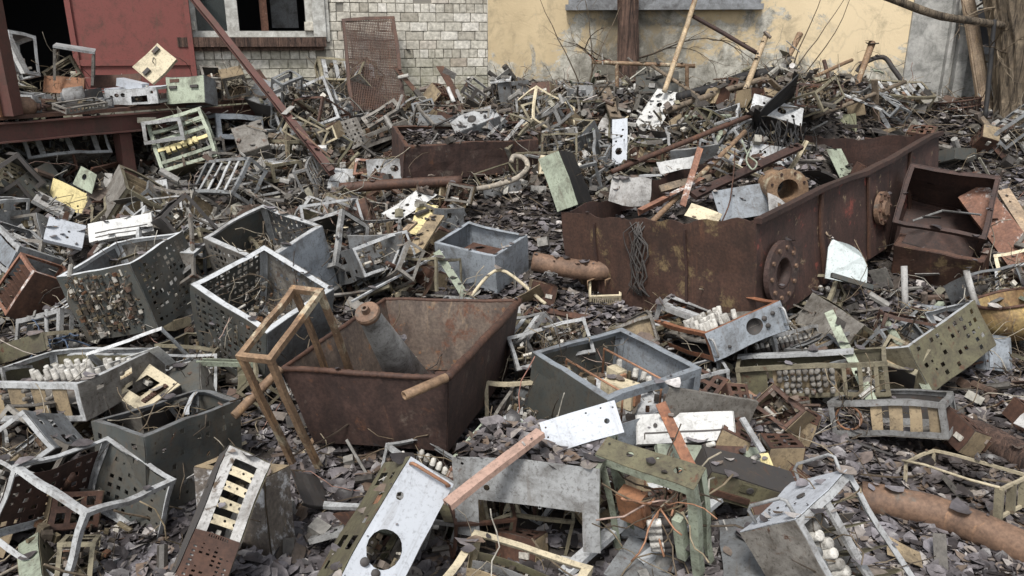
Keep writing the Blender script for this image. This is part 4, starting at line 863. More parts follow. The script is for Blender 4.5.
unit('moss_chassis','small_chassis','small pale green chassis with a coat of moss in the bottom left corner','chassis','the pale green mossy chassis','mint',.018,panels=[('F','mint'),('R','olive',dict(holes=perf(3,4,fu=.4,fv=.4,skip=.3))),('L','olive')],inner=seq(inner_grb(30,zfrac=(.1,.9),seed=55),lambda r,d,wp: MB().tube([(-.25,-.1,d[2]*.7),(-.15,-.06,d[2]*.78),(-.05,0,d[2]*1.05),(.02,.02,d[2]*1.08)],.006,8).build('cable','hosewhite',r,True)))
unit('bent_frame','small_rack','small beige open frame full of pale scraps, right of the pale green mossy chassis','frame','the small beige frame','brass',.016,edges=['FT','BT','LT','RT','FL','FR','BL','BR'],inner=inner_grb(50,'components',zfrac=(.2,.8),seed=56))
# --- tank
root,d,wp=pose('tank','tank','long open rusty iron tank with yellow lichen patches, filled with black debris','tank','the long rusty tank')
w,D,h=d; twp=warpf(9,.03,1.3)
def tankwall(nm,a,b,t,mat,rag):
    """upright sheet with a ragged top"""
    a=Vector(a);b=Vector(b);n=36;m=8;N=Vector(((b-a).y,-(b-a).x,0)).normalized();vs=[];fs=[]
    for s in (0,1):
        for i in range(n+1):
            top=h+rag*noise.noise(Vector((i*.35,a.x*3,a.y)))+rag*.4*noise.noise(Vector((i*1.1,a.x*3,5)))
            for j in range(m+1): vs.append(a.lerp(b,i/n)+Vector((0,0,-.12+(top+.12)*j/m))-N*t*s)
    k=(n+1)*(m+1);I=lambda i,j:i*(m+1)+j
    for i in range(n):
        for j in range(m):
            q=(I(i,j),I(i+1,j),I(i+1,j+1),I(i,j+1)); fs.append(q); fs.append(tuple(x+k for x in q[::-1]))
    ring=[I(i,0) for i in range(n+1)]+[I(n,j) for j in range(1,m+1)]+[I(i,m) for i in range(n-1,-1,-1)]+[I(0,j) for j in range(m-1,0,-1)]
    for i in range(len(ring)):
        x,y=ring[i],ring[(i+1)%len(ring)]; fs.append((y,x,x+k,y+k))
    o=MB().add(vs,fs).build(nm,mat,root,warp=twp); return o
c=[(-w/2,-D/2),(w/2,-D/2),(w/2,D/2),(-w/2,D/2)]
tankwall('wall',(*c[0],0),(*c[1],0),.008,'tankrust',.03); tankwall('wall',(*c[1],0),(*c[2],0),.008,'tankred',.02)
tankwall('wall',(*c[2],0),(*c[3],0),.008,'darkrust',.03); tankwall('wall',(*c[3],0),(*c[0],0),.008,'darkrust',.05)
MB().bar((w/2+.012,-D/2,h-.0),(w/2+.012,D/2,h-.0),.05,.03,(0,0,1),14).build('rim','darkrust',root,warp=twp)
mb=MB(); r=random.Random(6)
for k in range(12):
    x=-w*.06+r.gauss(0,.045); mb.tube([(x+r.gauss(0,.02)+.02*math.sin(j*1.3+k),-D/2-.012-r.random()*.02+(.03 if j==0 else 0),h*(.96-.13*j)) for j in range(8)],r.uniform(.002,.006),5)
mb.build('hanging_roots','darksteel',root,True,warp=twp)['kind']='stuff'
TANKM=Matrix.Translation(root.location)@root.rotation_quaternion.to_matrix().to_4x4(); inv=TANKM.inverted(); TANKD=d
# flanges on the tank
def local(id): return [inv@Vector(x) for x in PATH[id]]
for yy in (-.22,.02,.3): MB().bar((w/2+.012,D*yy,-.1),(w/2+.012,D*yy,h*.93),.035,.014,(1,0,0),8).build('rib','rust',root,warp=twp)
for xx in (-.3,.18): MB().bar((w*xx,-D/2-.011,-.1),(w*xx,-D/2-.011,h*.9),.016,.012,(0,-1,0),8).build('weld_seam','darkrust',root,warp=twp)
p,q=local('flange_pipe'); t=(q-p).normalized()
fl=MB(); fl.lathe(p-t*0,q,[(.3,.075),(0,.075),(0,.145),(.03,.145),(.03,.105),(.32,.105)],32)
o=fl.build('pipe_flange','polerust',root)
bb=MB()
u=t.orthogonal().normalized(); v=t.cross(u)
for k in range(8):
    a=k*math.pi/4+.3; cc=p+(u*math.cos(a)+v*math.sin(a))*.122; bb.lathe(cc-t*.008,cc,[(0,.0001),(0,.01),(.012,.01)],6)
bb.build('bolts','darkrust',o)
xs=Vector((1,0,0))
p=local('flange_ring')[0]
MB().lathe(p,p+xs,[(0,.1),(0,.19),(.03,.19),(.03,.1),(0,.1)],32).build('flange_ring','troughrust',root)
MB().lathe(p-xs*.03,p+xs,[(.0,.1),(.06,.1),(.06,.085),(0,.085)],28).build('pipe_neck','darkrust',root,True)
bb=MB()
for k in range(10):
    a=k*.6283; cc=p+Vector((.03,math.cos(a)*.15,math.sin(a)*.15)); bb.lathe(cc,cc+xs,[(0,.014),(.012,.014),(.012,.0001)],6)
bb.build('bolts','piperust',root)
p=local('wheel')[0]
fw=MB().lathe(p,p+xs,[(0,.0001),(.0,.12),(.03,.12),(.03,.055),(.05,.05),(.05,.0001)],28).build('blank_flange','piperust',root)
bb=MB()
for k in range(8):
    a=k*math.pi/4; cc=p+Vector((.03,math.cos(a)*.095,math.sin(a)*.095)); bb.lathe(cc,cc+xs,[(0,.012),(.016,.012),(.016,.0001)],6)
bb.build('bolts','rust',fw)
mb=MB(); n=30
vs=[];fs=[]
for i in range(n+1):
    for j in range(n*2+1):
        x=-w*.49+w*.98*i/n; y=-D*.49+D*.98*j/(2*n); z=h*.5+.2*h*noise.noise(Vector((x*2.2,y*2.2,4)))+.06*noise.noise(Vector((x*8,y*8,4)))+h*.28*(y/D+.5)+.1*(1-1/(1+math.exp(-(x/w)*18)))*2-.18-.38/(1+math.exp(-(x/w-.12)*22))/(1+math.exp(-(y/D-.12)*16))
        vs.append((x,y,min(z,h*1.3)))
for i in range(n):
    for j in range(2*n): a=i*(2*n+1)+j; fs.append((a,a+2*n+1,a+2*n+2,a+1))
MB().add(vs,fs).build('silt','soil',root)
# --- beside and in the tank
def f(root,d,wp):
    w,D,h=d
    MB().tube([(-w*.3,0,h*.3),(0,D*.2,h*.4),(w*.4,-D*.1,h*.95)],.008,6).build('rod','zinc',root)
    MB().bar((-w*.2,-D*.3,h*.95),(0,D*.2,h*.2),.012,.012).build('rod','darksteel',root)
unit('hopper','hopper','black rusty hopper gaping open at the right behind the long tank','hopper','the black gaping hopper','darkrust',.028,panels=[('L','darkrust',dict(t=.006)),('R','darkrust',dict(t=.006)),('B','darkrust',dict(t=.006)),('D','darkrust',dict(t=.006))],inner=f)
unit('hopper_box','chute','rusty brown sheet-iron chute with a bent lip in front of the black hopper','chute','the rusty chute','rust',.03,edges=['FT','LT','RT'],panels=[('F','tankrust',dict(t=.006)),('L','rust',dict(t=.006)),('R','rust',dict(t=.006))],warp=2.)
sheet('tank_plate','metal_sheet','dark grey smooth plate propped on the tank rim beside the pipe flange','bluegrey',t=.006,short='the dark grey plate on the tank',bend=.3)
root,d,wp=pose('white_fan','turned_blade','pale turquoise quarter-round blade standing before the rusty tank','blade','the pale quarter-round blade')
w,D,h=d; mb=MB(); n=14; vs=[];fs=[]
prof=[(-.5,-.42),(-.5,.3),(-.44,.5)]+[(-.4+.9*math.sin(a),-.05+.52*math.cos(a)) for a in np.linspace(.05,1.57,n)]+[(.5,-.36)]
for s in (0,1):
    for (x,z) in prof: vs.append((x*w,-.05*math.cos(x*2.6)+s*.006,h/2+z*h))
k=len(prof); fs=[tuple(range(k)),tuple(range(2*k-1,k-1,-1))]+[(i,i+k,(i+1)%k+k,(i+1)%k) for i in range(k)]
mb.add(vs,fs).build('sheet','turquoise',root)
MB().bar((-w*.5,-.07,h*.12),(w*.5,-.07,h*.08),.02,.03).build('stiffener','darkgreen',root)
def f(root,d,wp):
    w,D,h=d
    for sx in (-.3,.25): MB().tube([(w*sx-.05,-D*.2,h),(w*sx-.05,-D*.1,h*1.5),(w*sx+.05,D*.1,h*1.5),(w*sx+.06,D*.2,h)],.005,6).build('wire_loop','polerust',root,True)
unit('fish_box','wire_basket','small ribbed beige wire basket with two wire loops before the tank','basket','the small ribbed basket','cream',.012,panels=[(k,'cream',dict(holes=perf(14,1,fu=.4,fv=.8))) for k in 'FBLR']+[('D','rust')],inner=f)
root,d,wp=pose('yellow_tub','tub','round rusty yellow tub broken open at the right edge','tub','the rusty yellow tub')
R=d[0]*.5; mb=MB(); mb.lathe((0,0,0),(0,0,1),[(0,.0001),(0,R*.85),(d[2]*.5,R*.98),(d[2],R),(d[2],R-.008),(.02,R*.84),(.02,.0001)],36)
mb.build('body','yellowrust',root,True,warp=warpf(3,.03)); MB().tube([(R*math.cos(a),R*math.sin(a),d[2]) for a in np.linspace(0,6.283,40)],.011,8).build('rim','rust',root,True,warp=warpf(3,.03))
unit('grey_casing','casing','rounded blue-grey casing lid half buried in dry stalks at the right','casing','the blue-grey casing lid','bluegrey',.02,panels=[('F','bluegrey'),('L','bluegrey'),('R','bluegrey'),('T','bluegrey')],inner=lambda r,d,wp: panel(r,d,'F','bluegrey',name='raised_face',su=.75,sv=.8,gap=.008))
unit('green_box','trough_box','mossy green stone-like box on the heap behind the long tank','box','the mossy green box','olive',.02,edges=[],panels=[(k,'greystone',dict(t=.02,gap=-.018)) for k in 'FB']+[(k,'greystone',dict(t=.02,gap=-.018,su=.88)) for k in 'LR']+[('D','greystone')])
sheet('green_wedge','guard_plate','pale green wedge-shaped guard plate standing on the tank edge','mint',t=.005,lip=.025,short='the pale green wedge',bend=.6)
root,d,wp=pose('basket','basket','dark wire mesh basket sunk in leaves near the big tree','basket','the dark mesh basket')
mb=MB(); n=26
for k in range(n):
    a=6.283*k/n; mb.tube([(d[0]/2*.8*math.cos(a),d[1]/2*.8*math.sin(a),0),(d[0]/2*math.cos(a),d[1]/2*math.sin(a),d[2])],.006,5)
mb.build('mesh','darkrust',root)
for z,s in ((0,.8),(.35,.87),(.7,.94),(1,1)): MB().tube([(d[0]/2*s*math.cos(a),d[1]/2*s*math.sin(a),d[2]*z) for a in np.linspace(0,6.283,30)],.009,6).build('hoop','rust',root,True)
unit('top_tray','shallow_tray','shallow dark tray with one white edge among leaves right of the tank','tray','the shallow dark tray','zinc',.02,edges=['FT','LT','BT','RT'],panels=[(k,'darkgreen') for k in 'FBLRD'])
sheet('black_plate','bent_plate','big black bent plate sticking up from the top of the heap','black',t=.01,short='the big black plate',lip=.05)
sheet('white_tall_plate','panel_plate','narrow upright white plate with a round hole above the rusty tank','panelwhite',holes=[C2(-.05,-.22,.035),C2(.1,.1,.012),C2(-.2,.14,.01),C2(.2,.25,.01),C2(-.25,0,.01)],t=.004,short='the narrow upright white plate',bend=.4)
sheet('white_leaning_plate','panel_plate','weathered white plate leaning against the tall yellowish pole','white',holes=[C2(-.02,.12,.03)],t=.006,short='the leaning white plate',bend=.5)
sheet('crumpled_white','crumpled_plate','crumpled white plate with holes left of the narrow upright white plate','peelwhite',holes=[C2(0,0,.02),C2(.2,.3,.012)],t=.003,short='the crumpled white plate',bend=2.)
sheet('draped_sheet','crumpled_sheet','torn whitish sheet draped over the front wall of the rusty tank','peelwhite',t=.004,short='the draped whitish sheet',bend=3.)
sheet('cream_flap','tin_flap','cream flap of peeling tin hanging over the tank wall','cream',t=.003,short='the cream tin flap',bend=2.)
sheet('white_strip','sheet_strip','curved white strip of tin lying across the tank debris','white',t=.003,short='the curved white tin strip',bend=2.5)
unit('slot_box','slotted_box','dark box with four white slots on top, left of the old radio case','box','the slotted dark box','darksteel',.02,panels=[('T','zinc',dict(holes=[('r',-.36+.24*i,0,.14,.5) for i in range(4)])),('F','darkgreen'),('R','darkgreen')])
def f(root,d,wp):
    w,D,h=d; MB().box((0,-D/2-.004,h*.86),(w*.94,.012,h*.1)).build('trim','lightgrey',root)
    MB().box((0,-D*.2,h*.4),(w*.7,D*.3,h*.5)).build('chassis_block','black',root)
unit('old_radio','radio_case','dark open-fronted radio case at the foot of the thin tree','case','the old radio case','darkgreen',.03,panels=[('T','darkgreen'),('L','dustysteel'),('R','darkgreen'),('B','black')],inner=f)
# --- behind the middle
unit('rust_bin','bin','low dark brown iron bin full of scrap in the middle of the yard','bin','the low brown bin','rust',.03,edges=['FT','BT','LT','RT'],panels=[(k,'troughrust',dict(t=.006)) for k in 'FBLRD'],warp=1.5,inner=lambda r,d,wp: MB().box((0,0,d[2]*.84),(d[0]*.97,d[1]*.95,d[2]*.1)).build('debris_bed','soil',r))
sheet('grey_trapezoid','metal_cover','dull grey four-sided cover plate on top of the low brown bin','grey',t=.003,short='the dull grey cover plate',bend=.6)
def f(root,d,wp):
    w,D,h=d;y=-D/2-.005
    for (u,v,r) in ((-.05,.0,.045),(.2,.18,.016),(.32,.2,.014),(.24,-.15,.014),(.36,-.12,.014)):
        MB().lathe((u*w,y,h/2+v*h),(u*w,y-1,h/2+v*h),[(0,r),(.02,r*.8),(.02,.0001)],16).build('knob','darksteel',root,True)
unit('dial_panel','control_panel','light grey control panel with a black dial and four knobs on the low brown bin','control panel','the grey dial panel','lightgrey',.014,panels=[('F','lightgrey',dict(t=.003)),('T','grey'),('D','grey')],inner=f)
unit('white_hole_plate','hole_plate','long white bracket plate with a row of round holes, above the yellow plate','bracket plate','the white holed bracket','white',.012,edges=['FT','BT','LT','RT'],panels=[('F','white',dict(t=.003,holes=[C2(-.35+.16*i,.1*(-1)**i,.018) for i in range(5)])),('T','white')])
sheet('yellow_plate','card_plate','flat pale yellow plate with two dark pinholes in the middle of the heap','yellow',holes=[C2(-.1,.02,.008),C2(.15,.0,.008)],t=.004,short='the pale yellow plate',bend=.4)
unit('grey_box','open_box','open blue-grey box with rusty innards in the middle of the leaves','box','the open blue-grey box','bluegrey',.024,panels=[(k,'bluegrey') for k in 'FBLR']+[('D','rust')],inner=lambda r,d,wp: MB().box((0,0,d[2]*.42),(d[0]*.55,d[1]*.5,d[2]*.5)).build('core','rust',r))
unit('green_chassis','upright_chassis','pale green chassis tipped upright in the leaves behind the left end of the tank','chassis','the tipped pale green chassis','mint',.026,panels=[('F','mint'),('R','black')],inner=inner_grb(40,zfrac=(.1,.9),seed=61))
unit('angle_frame','light_box','square dark frame with four openings tilted up against the brick wall corner','frame','the tilted four-opening frame','zinc',.03,panels=[('F','darksteel',dict(holes=perf(2,2,fu=.7,fv=.7)))])
unit('tipped_stool','stool','overturned small stool with thin legs and a pale seat by the ochre wall','stool','the overturned stool','darksteel',.016,edges=['FL','FR','BL','BR','FD','LD','RD','BD'],solid=True,panels=[('T','lightgrey',dict(t=.012))])
unit('grey_cage','open_chassis','dusty open chassis left of the low brown bin','chassis','the dusty chassis left of the bin','dustysteel',.025,panels=[('L','bluegrey'),('D','darksteel'),('F','dustysteel',dict(holes=[('r',0,0,.75,.5)]))],inner=inner_grb(50,zfrac=(.1,1),seed=62))
unit('back_cage','open_chassis','dusty grey open chassis tilted under the leaning wall grid','chassis','the tilted chassis under the wall grid','dustysteel',.028,panels=[('R','dustysteel'),('F','dustysteel',dict(holes=[('r',0,0,.8,.6)]))],inner=inner_grb(40,zfrac=(.1,.9),seed=63))
sheet('bent_grey_sheet','bent_plate','bent pale grey sheet at the foot of the fallen red beam','lightgrey',t=.003,short='the bent pale grey sheet',bend=2.,lip=.03)
# --- left
sheet('white_panel','panel_plate','square white front plate with two small holes left of the long slotted plate','panelwhite',holes=[C2(.1,.05,.009),C2(.08,-.2,.011)],t=.004,short='the square white plate',bend=.4,lip=.02)
unit('slot_panel','panel_plate','long white front plate with a thin rectangular groove beside a square white plate','front plate','the long white grooved plate','white',.014,panels=[('F','white',dict(t=.004))],inner=lambda r,d,wp: [MB().bar((-d[0]*.4,-d[1]/2-.007,d[2]*z),(d[0]*.42,-d[1]/2-.007,d[2]*z),.003,.007,(0,0,1)).build('slot_trim','darksteel',r,warp=wp) for z in (.2,.42)])
def f(root,d,wp):
    w,D,h=d;y=-D/2-.004
    for s in (-.28,.3):
        MB().box((s*w,y-.01,h*.5),(w*.16,.02,h*.35)).build('clamp','darksteel',root)
    handle(root,(-w*.06,y,h*.4),(w*.06,y,h*.65),(0,-.03,0),.004,'darksteel')
unit('handle_panel','clamp_panel','pinkish white panel with two black clamps, upper left','panel','the pinkish clamp panel','white',.014,panels=[('F','peelwhite',dict(t=.003))],inner=f)
sheet('olive_plate','plate','yellowish olive plate lying behind the pinkish clamp panel','yellow',t=.003,short='the yellowish olive plate',holes=[C2(.3,-.2,.01)])
sheet('green_hole_plate','plate','grey green plate with one round hole below the loading platform','mint',holes=[C2(-.1,.1,.025)],t=.003,short='the one-hole grey green plate')
unit('slotted_chassis','slotted_chassis','chassis with rows of brown slots at the upper left edge under the platform','chassis','the brown-slotted chassis','cream',.024,panels=[('F','cream',dict(holes=perf(4,6,fu=.7,fv=.5))),('D','rust'),('B','rust')],inner=inner_grb(30,zfrac=(.1,.9),seed=64))
unit('left_tray','open_tray','pale tray with rusty contents at the left edge beside the square white plate','tray','the pale left-edge tray','lightgrey',.024,panels=[('F','lightgrey',dict(sv=.6,ov=-.2)),('D','grey'),('B','white')],inner=inner_grb(60,zfrac=(.1,.9),seed=65))
unit('bent_tray','open_chassis','dusty pale chassis with bent rails and white strips, below the square white plate','chassis','the bent-rail chassis','lightgrey',.03,panels=[('F','bluegrey',dict(sv=.6)),('D','darksteel'),('R','grey')],inner=seq(inner_grb(50,zfrac=(.1,.8),seed=66),lambda r,d,wp:[MB().bar((-d[0]*.1+.06*k,-d[1]*.4,d[2]*.95),(d[0]*.1+.06*k,d[1]*.4,d[2]*.95),.03,.006,(0,0,1)).build('strip','white',r,warp=wp) for k in range(3)]))
unit('rust_rack','fin_rack','rack with brown curled fins and one white block, at the left edge','rack','the brown fin rack','peelrust',.022,panels=[('D','rust'),('B','darkrust')],inner=lambda r,d,wp:[(lambda m:m.build('fin','rust',r,warp=wp))(MB().plate((-d[0]*.4+d[0]*.09*k,-d[1]*.35,d[2]*.5),(.3,.95,0),(0,0,1),(-.95,.3,0),.06,d[2]*.7,.003)) for k in range(9)])
unit('grey_frame','open_rack','empty grey frame with a curved front rod, left of the dark relay drawer','frame','the empty curved-rod frame','zinc',.028,edges=['FT','BT','LT','RT','FL','FR','BL','BR'],inner=lambda r,d,wp: MB().tube([(d[0]*.2,-d[1]*.5,d[2]*1.05),(d[0]*.26,-d[1]*.6,d[2]*.6),(d[0]*.4,-d[1]*.6,0)],.012,8).build('rod','lightgrey',r,True))
unit('small_tray','small_tray','small beige tray holding a blue and red scrap, above the long valve chassis','tray','the small beige tray','cream',.022,edges=['FT','LT','RT','BT','FR','FL'],panels=[('F','olive'),('D','darksteel')],inner=seq(inner_grb(40,zfrac=(.1,1),seed=67),lambda r,d,wp: wires(((-.02,.06),(-.05,.05),(.03,.08)),10,68,.004).build('cable','bluewire',r,True)))
sheet('rust_patch','rusty_sheet','bright orange-brown rusty scrap sheet right below the dark relay drawer','flakyrust',t=.003,short='the bright rusty scrap sheet',bend=2.)
unit('white_angle','rim_rack','thin white rim frame lying above the cream window-panel chassis','frame','the thin white rim frame','lightgrey',.022,edges=['FT','RT','LT','BT'],panels=[('D','white',dict(su=.9,sv=.5,ov=.2))])
unit('cream_box','lidless_box','narrow cream box on a black cube between the dark crates','box','the narrow cream box','cream',.012,panels=[(k,'cream') for k in 'FBLR']+[('D','tan')],inner=lambda r,d,wp:[MB().box((d[0]*.1,0,-.1),(d[0]*.9,d[1],.19)).build('base_block','black',r)])
unit('green_bin','bracket_box','grey green box with a slanted lid behind the cream window-panel chassis','box','the slant-lidded grey green box','grey',.02,panels=[('T','darkgreen'),('F','darkgreen'),('R','dustysteel')],inner=lambda r,d,wp:[MB().bar((d[0]*(.4+.2*k),-d[1]*.5,d[2]*.9),(d[0]*(2.2+.2*k),d[1]*.2,d[2]*.78),.03,.006).build('bar','mint',r) for k in range(2)])
def f(root,d,wp):
    w,D,h=d
    for k,z in enumerate((.2,.45,.62,.8)):
        MB().bar((-w*.47,-D*.42,h*(z-.02)),(w*.47,-D*.42,h*(z+.02)),.02,.03,(0,0,1)).build('rail','mint' if k!=1 else 'yellow',root,warp=wp)
    for k in range(6): 
        MB().box((-w*.28+k*w*.1,-D*.42,h*.38+.004*k),(w*.07,.05,h*.11)).build('coil','yellow',root)
    greeble(((-w*.42,w*.42),(-D*.3,D*.3),(h*.1,h*.9)),60,71).build('circuit_parts','components',root)
unit('deck_rack','coil_rack','pale green open rack with a row of six yellow coils leaning against the platform','rack','the yellow-coil rack','mint',.03,solid=True,panels=[('B','darkgreen',dict(sv=.8)),('D','olive')],inner=f)
unit('grey_window_box','window_chassis','grey framed chassis with one wide opening under the right end of the platform','chassis','the grey wide-opening chassis','bluegrey',.03,panels=[('F','bluegrey',dict(holes=[('r',0,0,.82,.62)])),('D','darksteel'),('T','grey')],inner=inner_grb(40,zfrac=(.1,.8),seed=72))
unit('ladder_frame','slatted_rack','long grey ladder-like frame lying below the yellow-coil rack','frame','the lying grey ladder frame','grey',.03,inner=seq(lambda r,d,wp:[MB().bar((d[0]*x,-d[1]*.5,d[2]*.97),(d[0]*x,d[1]*.5,d[2]*.97),.03,.006,(0,0,1)).build('rung','lightgrey',r,warp=wp) for x in (-.3,-.1,.1,.3)],inner_grb(60,zfrac=(.1,.7),seed=73)))
unit('handle_box','grey_case','dusty grey case with two small clamps below the grey wide-opening chassis','case','the dusty clamp case','dustysteel',.02,panels=[(k,'dustysteel') for k in 'FLRT'],inner=lambda r,d,wp:[MB().box((d[0]*s,-d[1]/2-.012,d[2]*.75),(.06,.02,.05)).build('clamp','darksteel',r) for s in (-.3,.3)])
unit('rib_chassis','ribbed_chassis','dusty chassis with five slanting ribs, behind the grey-sided crate','chassis','the slant-ribbed chassis','dustysteel',.026,panels=[('D','darksteel')],inner=seq(lambda r,d,wp:[MB().bar((d[0]*(-.4+.2*k),-d[1]*.5,d[2]*.98),(d[0]*(-.3+.2*k),d[1]*.5,d[2]*.98),.025,.006,(0,0,1)).build('rib','zinc',r,warp=wp) for k in range(5)],inner_grb(50,zfrac=(.1,.8),seed=74),wireset(12,75)))
# --- on the platform
def f(root,d,wp):
    w,D,h=d;y=-D/2-.006
    for s in ((-.34,-.05),(.3,.28)): MB().box((s[0]*w,y-.012,h/2+s[1]*h),(w*.22,.024,h*.14)).build('clamp','darksteel',root)
    handle(root,(-w*.02,y,h*.5),(w*.1,y,h*.6),(0,-.03,0),.004,'darksteel')
unit('cream_panel','clamp_panel','cream panel with two black clamps tipped on its corner on the platform','panel','the cream corner-tipped panel','cream',.012,panels=[('F','cream',dict(t=.004))],inner=f)
def f(root,d,wp):
    w,D,h=d;y=-D/2-.006
    for s in (-.28,.28): MB().box((s*w,y-.01,h*.6),(w*.2,.02,h*.1)).build('clamp','darksteel',root)
    MB().box((-.24*w,y-.004,h*.85),(w*.25,.006,h*.12)).build('plate','rust',root)
unit('teal_panel_box','instrument_case','grey green instrument case with two clamps on the right half of the platform','case','the grey green platform case','grey',.018,panels=[('F','mint',dict(t=.003)),('T','grey'),('R','grey'),('L','grey')],inner=f)
unit('deck_frame_box','small_case','square open case full of tangled wire at the right end of the platform','case','the wire-filled case','dustysteel',.024,panels=[(k,'tan') for k in 'LRTD'],inner=wireset(60,76))
unit('shelf_unit','small_shelf','small dark two-level shelf between the grey green case and the wire-filled case','shelf','the small dark shelf','dustysteel',.02,panels=[('B','darksteel'),('D','darksteel')],inner=seq(shelf_at(.5),inner_grb(40,zfrac=(.05,.9),seed=77)))
def f(root,d,wp):
    w,D,h=d
    MB().box((-.05*w,-.1*D,h*1.2),(w*.5,D*.5,h*.5),Matrix.Rotation(.25,3,'Y')).build('cover','panelwhite',root)
unit('white_arch_unit','valve_unit','whitish unit with an arched cut-out and round holes, lying on the platform','unit','the arched whitish unit','lightgrey',.02,panels=[('F','lightgrey',dict(t=.003,holes=[C2(-.28,.1,.02),C2(-.16,.12,.02),C2(-.38,.0,.014),('r',.15,-.2,.3,.5),C2(.4,.2,.014)])),('T','panelwhite')],inner=seq(f,inner_grb(40,zfrac=(.1,.9),seed=78)))
unit('flat_top_stand','stand','small stand with a flat pale grey top and thin legs before the dark doorway','stand','the flat-topped stand','dustysteel',.022,edges=['FL','FR','BL','BR'],panels=[('T','lightgrey',dict(t=.02))],warp=.5)
sheet('brown_board','board','brown fibre board standing on edge on the platform','orangebrown',cat='board',t=.012,short='the brown board',bend=.3)
root,d,wp=pose('triangle_frame','tilted_rack','wire-filled square frame tilted on its corner above the brown board','frame','the tilted square frame')
mb=MB(); edge_bars(mb,(d[0],.06,d[2]),.022,['FT','FD','FL','FR','BT','BD','BL','BR']); mb.build('frame','brass',root); wires(((-d[0]*.4,d[0]*.4),(-.03,.03),(0,d[2])),30,79).build('wiring','wires',root,True)
unit('deck_cage','tall_rack','tall grey frame standing just inside the dark doorway','frame','the tall doorway frame','lightgrey',.028,panels=[('T','grey')],inner=inner_grb(30,zfrac=(.05,.4),seed=80))
unit('deck_white_frame','leaning_channel','white channel leaning beside the red post on the platform','channel','the leaning white channel','white',.03,edges=['FL','FR','BL','BR','FT','FD'])
unit('low_grille','grille','low grey grille strip along the front edge of the platform','grille','the low platform grille','dustysteel',.014,panels=[('F','dustysteel',dict(holes=perf(10,1,fu=.6,fv=.6)))],warp=.4)
sheet('dark_panel','dark_plate','small black plate leaning on the arched whitish unit','black',t=.006,short='the small black plate',bend=.4)
sheet('rust_tray','rusty_plate','dark rusty plate standing behind the arched whitish unit','rust',t=.006,short='the dark rusty platform plate',bend=.5)
# --- grid leaning on the wall
root,d,wp=pose('wall_grid','wall_grid','rusty framed wire grid leaning against the white brick wall','grid','the leaning wall grid')
w,D,h=d; mb=MB(); edge_bars(mb,(w,.03,h),.036,['FT','FL','FR','BL','BR'],solid=False); mb.build('frame','rust',root,warp=wp)
mb=MB()
for k in range(1,32): mb.bar((-w/2+w*k/32,0,0),(-w/2+w*k/32,0,h),.0075,.004,(0,1,0),1)
for k in range(1,56): mb.bar((-w/2,0,h*k/56),(w/2,0,h*k/56),.004,.0075,(0,1,0),1)
mb.build('mesh','rust',root)

# ================================================================== bars, pipes, poles
def rod(id,name,label,cat,r,mat,short=None,kind='tube',w=None,hollow=False,rs=None,n=12,closed=False,up=(0,0,1)):
    pts=[Vector(p) for p in PATH[id]]; base=min(pts,key=lambda p:p.z)
    if len(pts)>2 and kind=='tube':   # smooth
        P=[];m=len(pts)
        for i in range(m-1):
            p0=pts[max(i-1,0)];p1=pts[i];p2=pts[i+1];p3=pts[min(i+2,m-1)]
            for k in range(6):
                t=k/6; P.append(.5*((2*p1)+(p2-p0)*t+(2*p0-5*p1+4*p2-p3)*t*t+(3*p1-p0-3*p2+p3)*t**3))
        P.append(pts[-1]); pts2=P
    else: pts2=pts if len(pts)>2 else [pts[0].lerp(pts[1],k/8) for k in range(9)]
    o=bpy.data.objects.new(name,None); 
    mb=MB(); loc=base.copy(); q=[p-loc for p in pts2]; wp=warpf(len(id)*3.7+sum(map(ord,id))%31,.006)
    if kind=='tube':
        RS=[(r if not rs else rs[0]+(rs[1]-rs[0])*i/(len(q)-1))*(1+.06*noise.noise(Vector((i*.7,len(id),0)))) for i in range(len(q))]
        mb.tube(q,r,n,not hollow,RS)
        if hollow:
            mb.tube(q,r,n,False,[x*.8 for x in RS]); 
    elif kind=='L':
        t=.003
        mb.bar(q[0],q[-1],w,t,up,8); mb.bar(q[0],q[-1],t,w,up,8,(-w/2+t/2,-w/2-t/2))
    elif kind=='U':
        t=.003; mb.bar(q[0],q[-1],w,t,up,8)
        for s in (-1,1): mb.bar(q[0],q[-1],t,w*.45,up,8,(s*(w/2-t/2),-w*.225-t/2))
    elif kind=='I':
        mb.bar(q[0],q[-1],w,.012,up,10,(0,w*.5)); mb.bar(q[0],q[-1],w,.012,up,10,(0,-w*.5)); mb.bar(q[0],q[-1],.01,w-.013,up,10)
    else: mb.bar(q[0],q[-1],w,r,up,8)
    o=mb.build(name,mat,None,kind=='tube',warp=wp); o.location=loc
    tag(o,label,cat)
    if short: LAND.append((sum(pts,Vector())/len(pts),short,.3))
    return o
rod('rust_pole_hero','pipe','thick rusty brown pipe lying in the leaves at the lower right corner','pipe',.068,'piperust','the thick rusty pipe',n=24)
rod('rust_elbow','pipe_elbow','rusty pipe ending in an elbow, resting against the front of the tank','pipe',.066,'piperust','the rusty elbow pipe',n=20)
rod('pink_bar','channel_bar','pinkish grooved channel bar under the pale one-hole plate','bar',.02,'pinkbar','the pinkish channel bar','U',.045)
rod('flaky_bar','flat_bar','bright orange flaking rusty bar standing across the white slotted front plate','bar',.012,'flakyrust','the flaky orange bar','flat',.045,up=(0,-1,.3))
rod('green_bar_a','channel_bar','pale green channel bar leaning on the left end of the low card chassis','bar',.02,'mint','the pale green leaning bar','U',.05,up=(-.5,-1,.4))
rod('green_bar_b','channel_bar','greenish channel bar with white pegs leaning on the right end of the low card chassis','bar',.02,'mint','the greenish pegged bar','U',.04,up=(-.5,-1,.4))
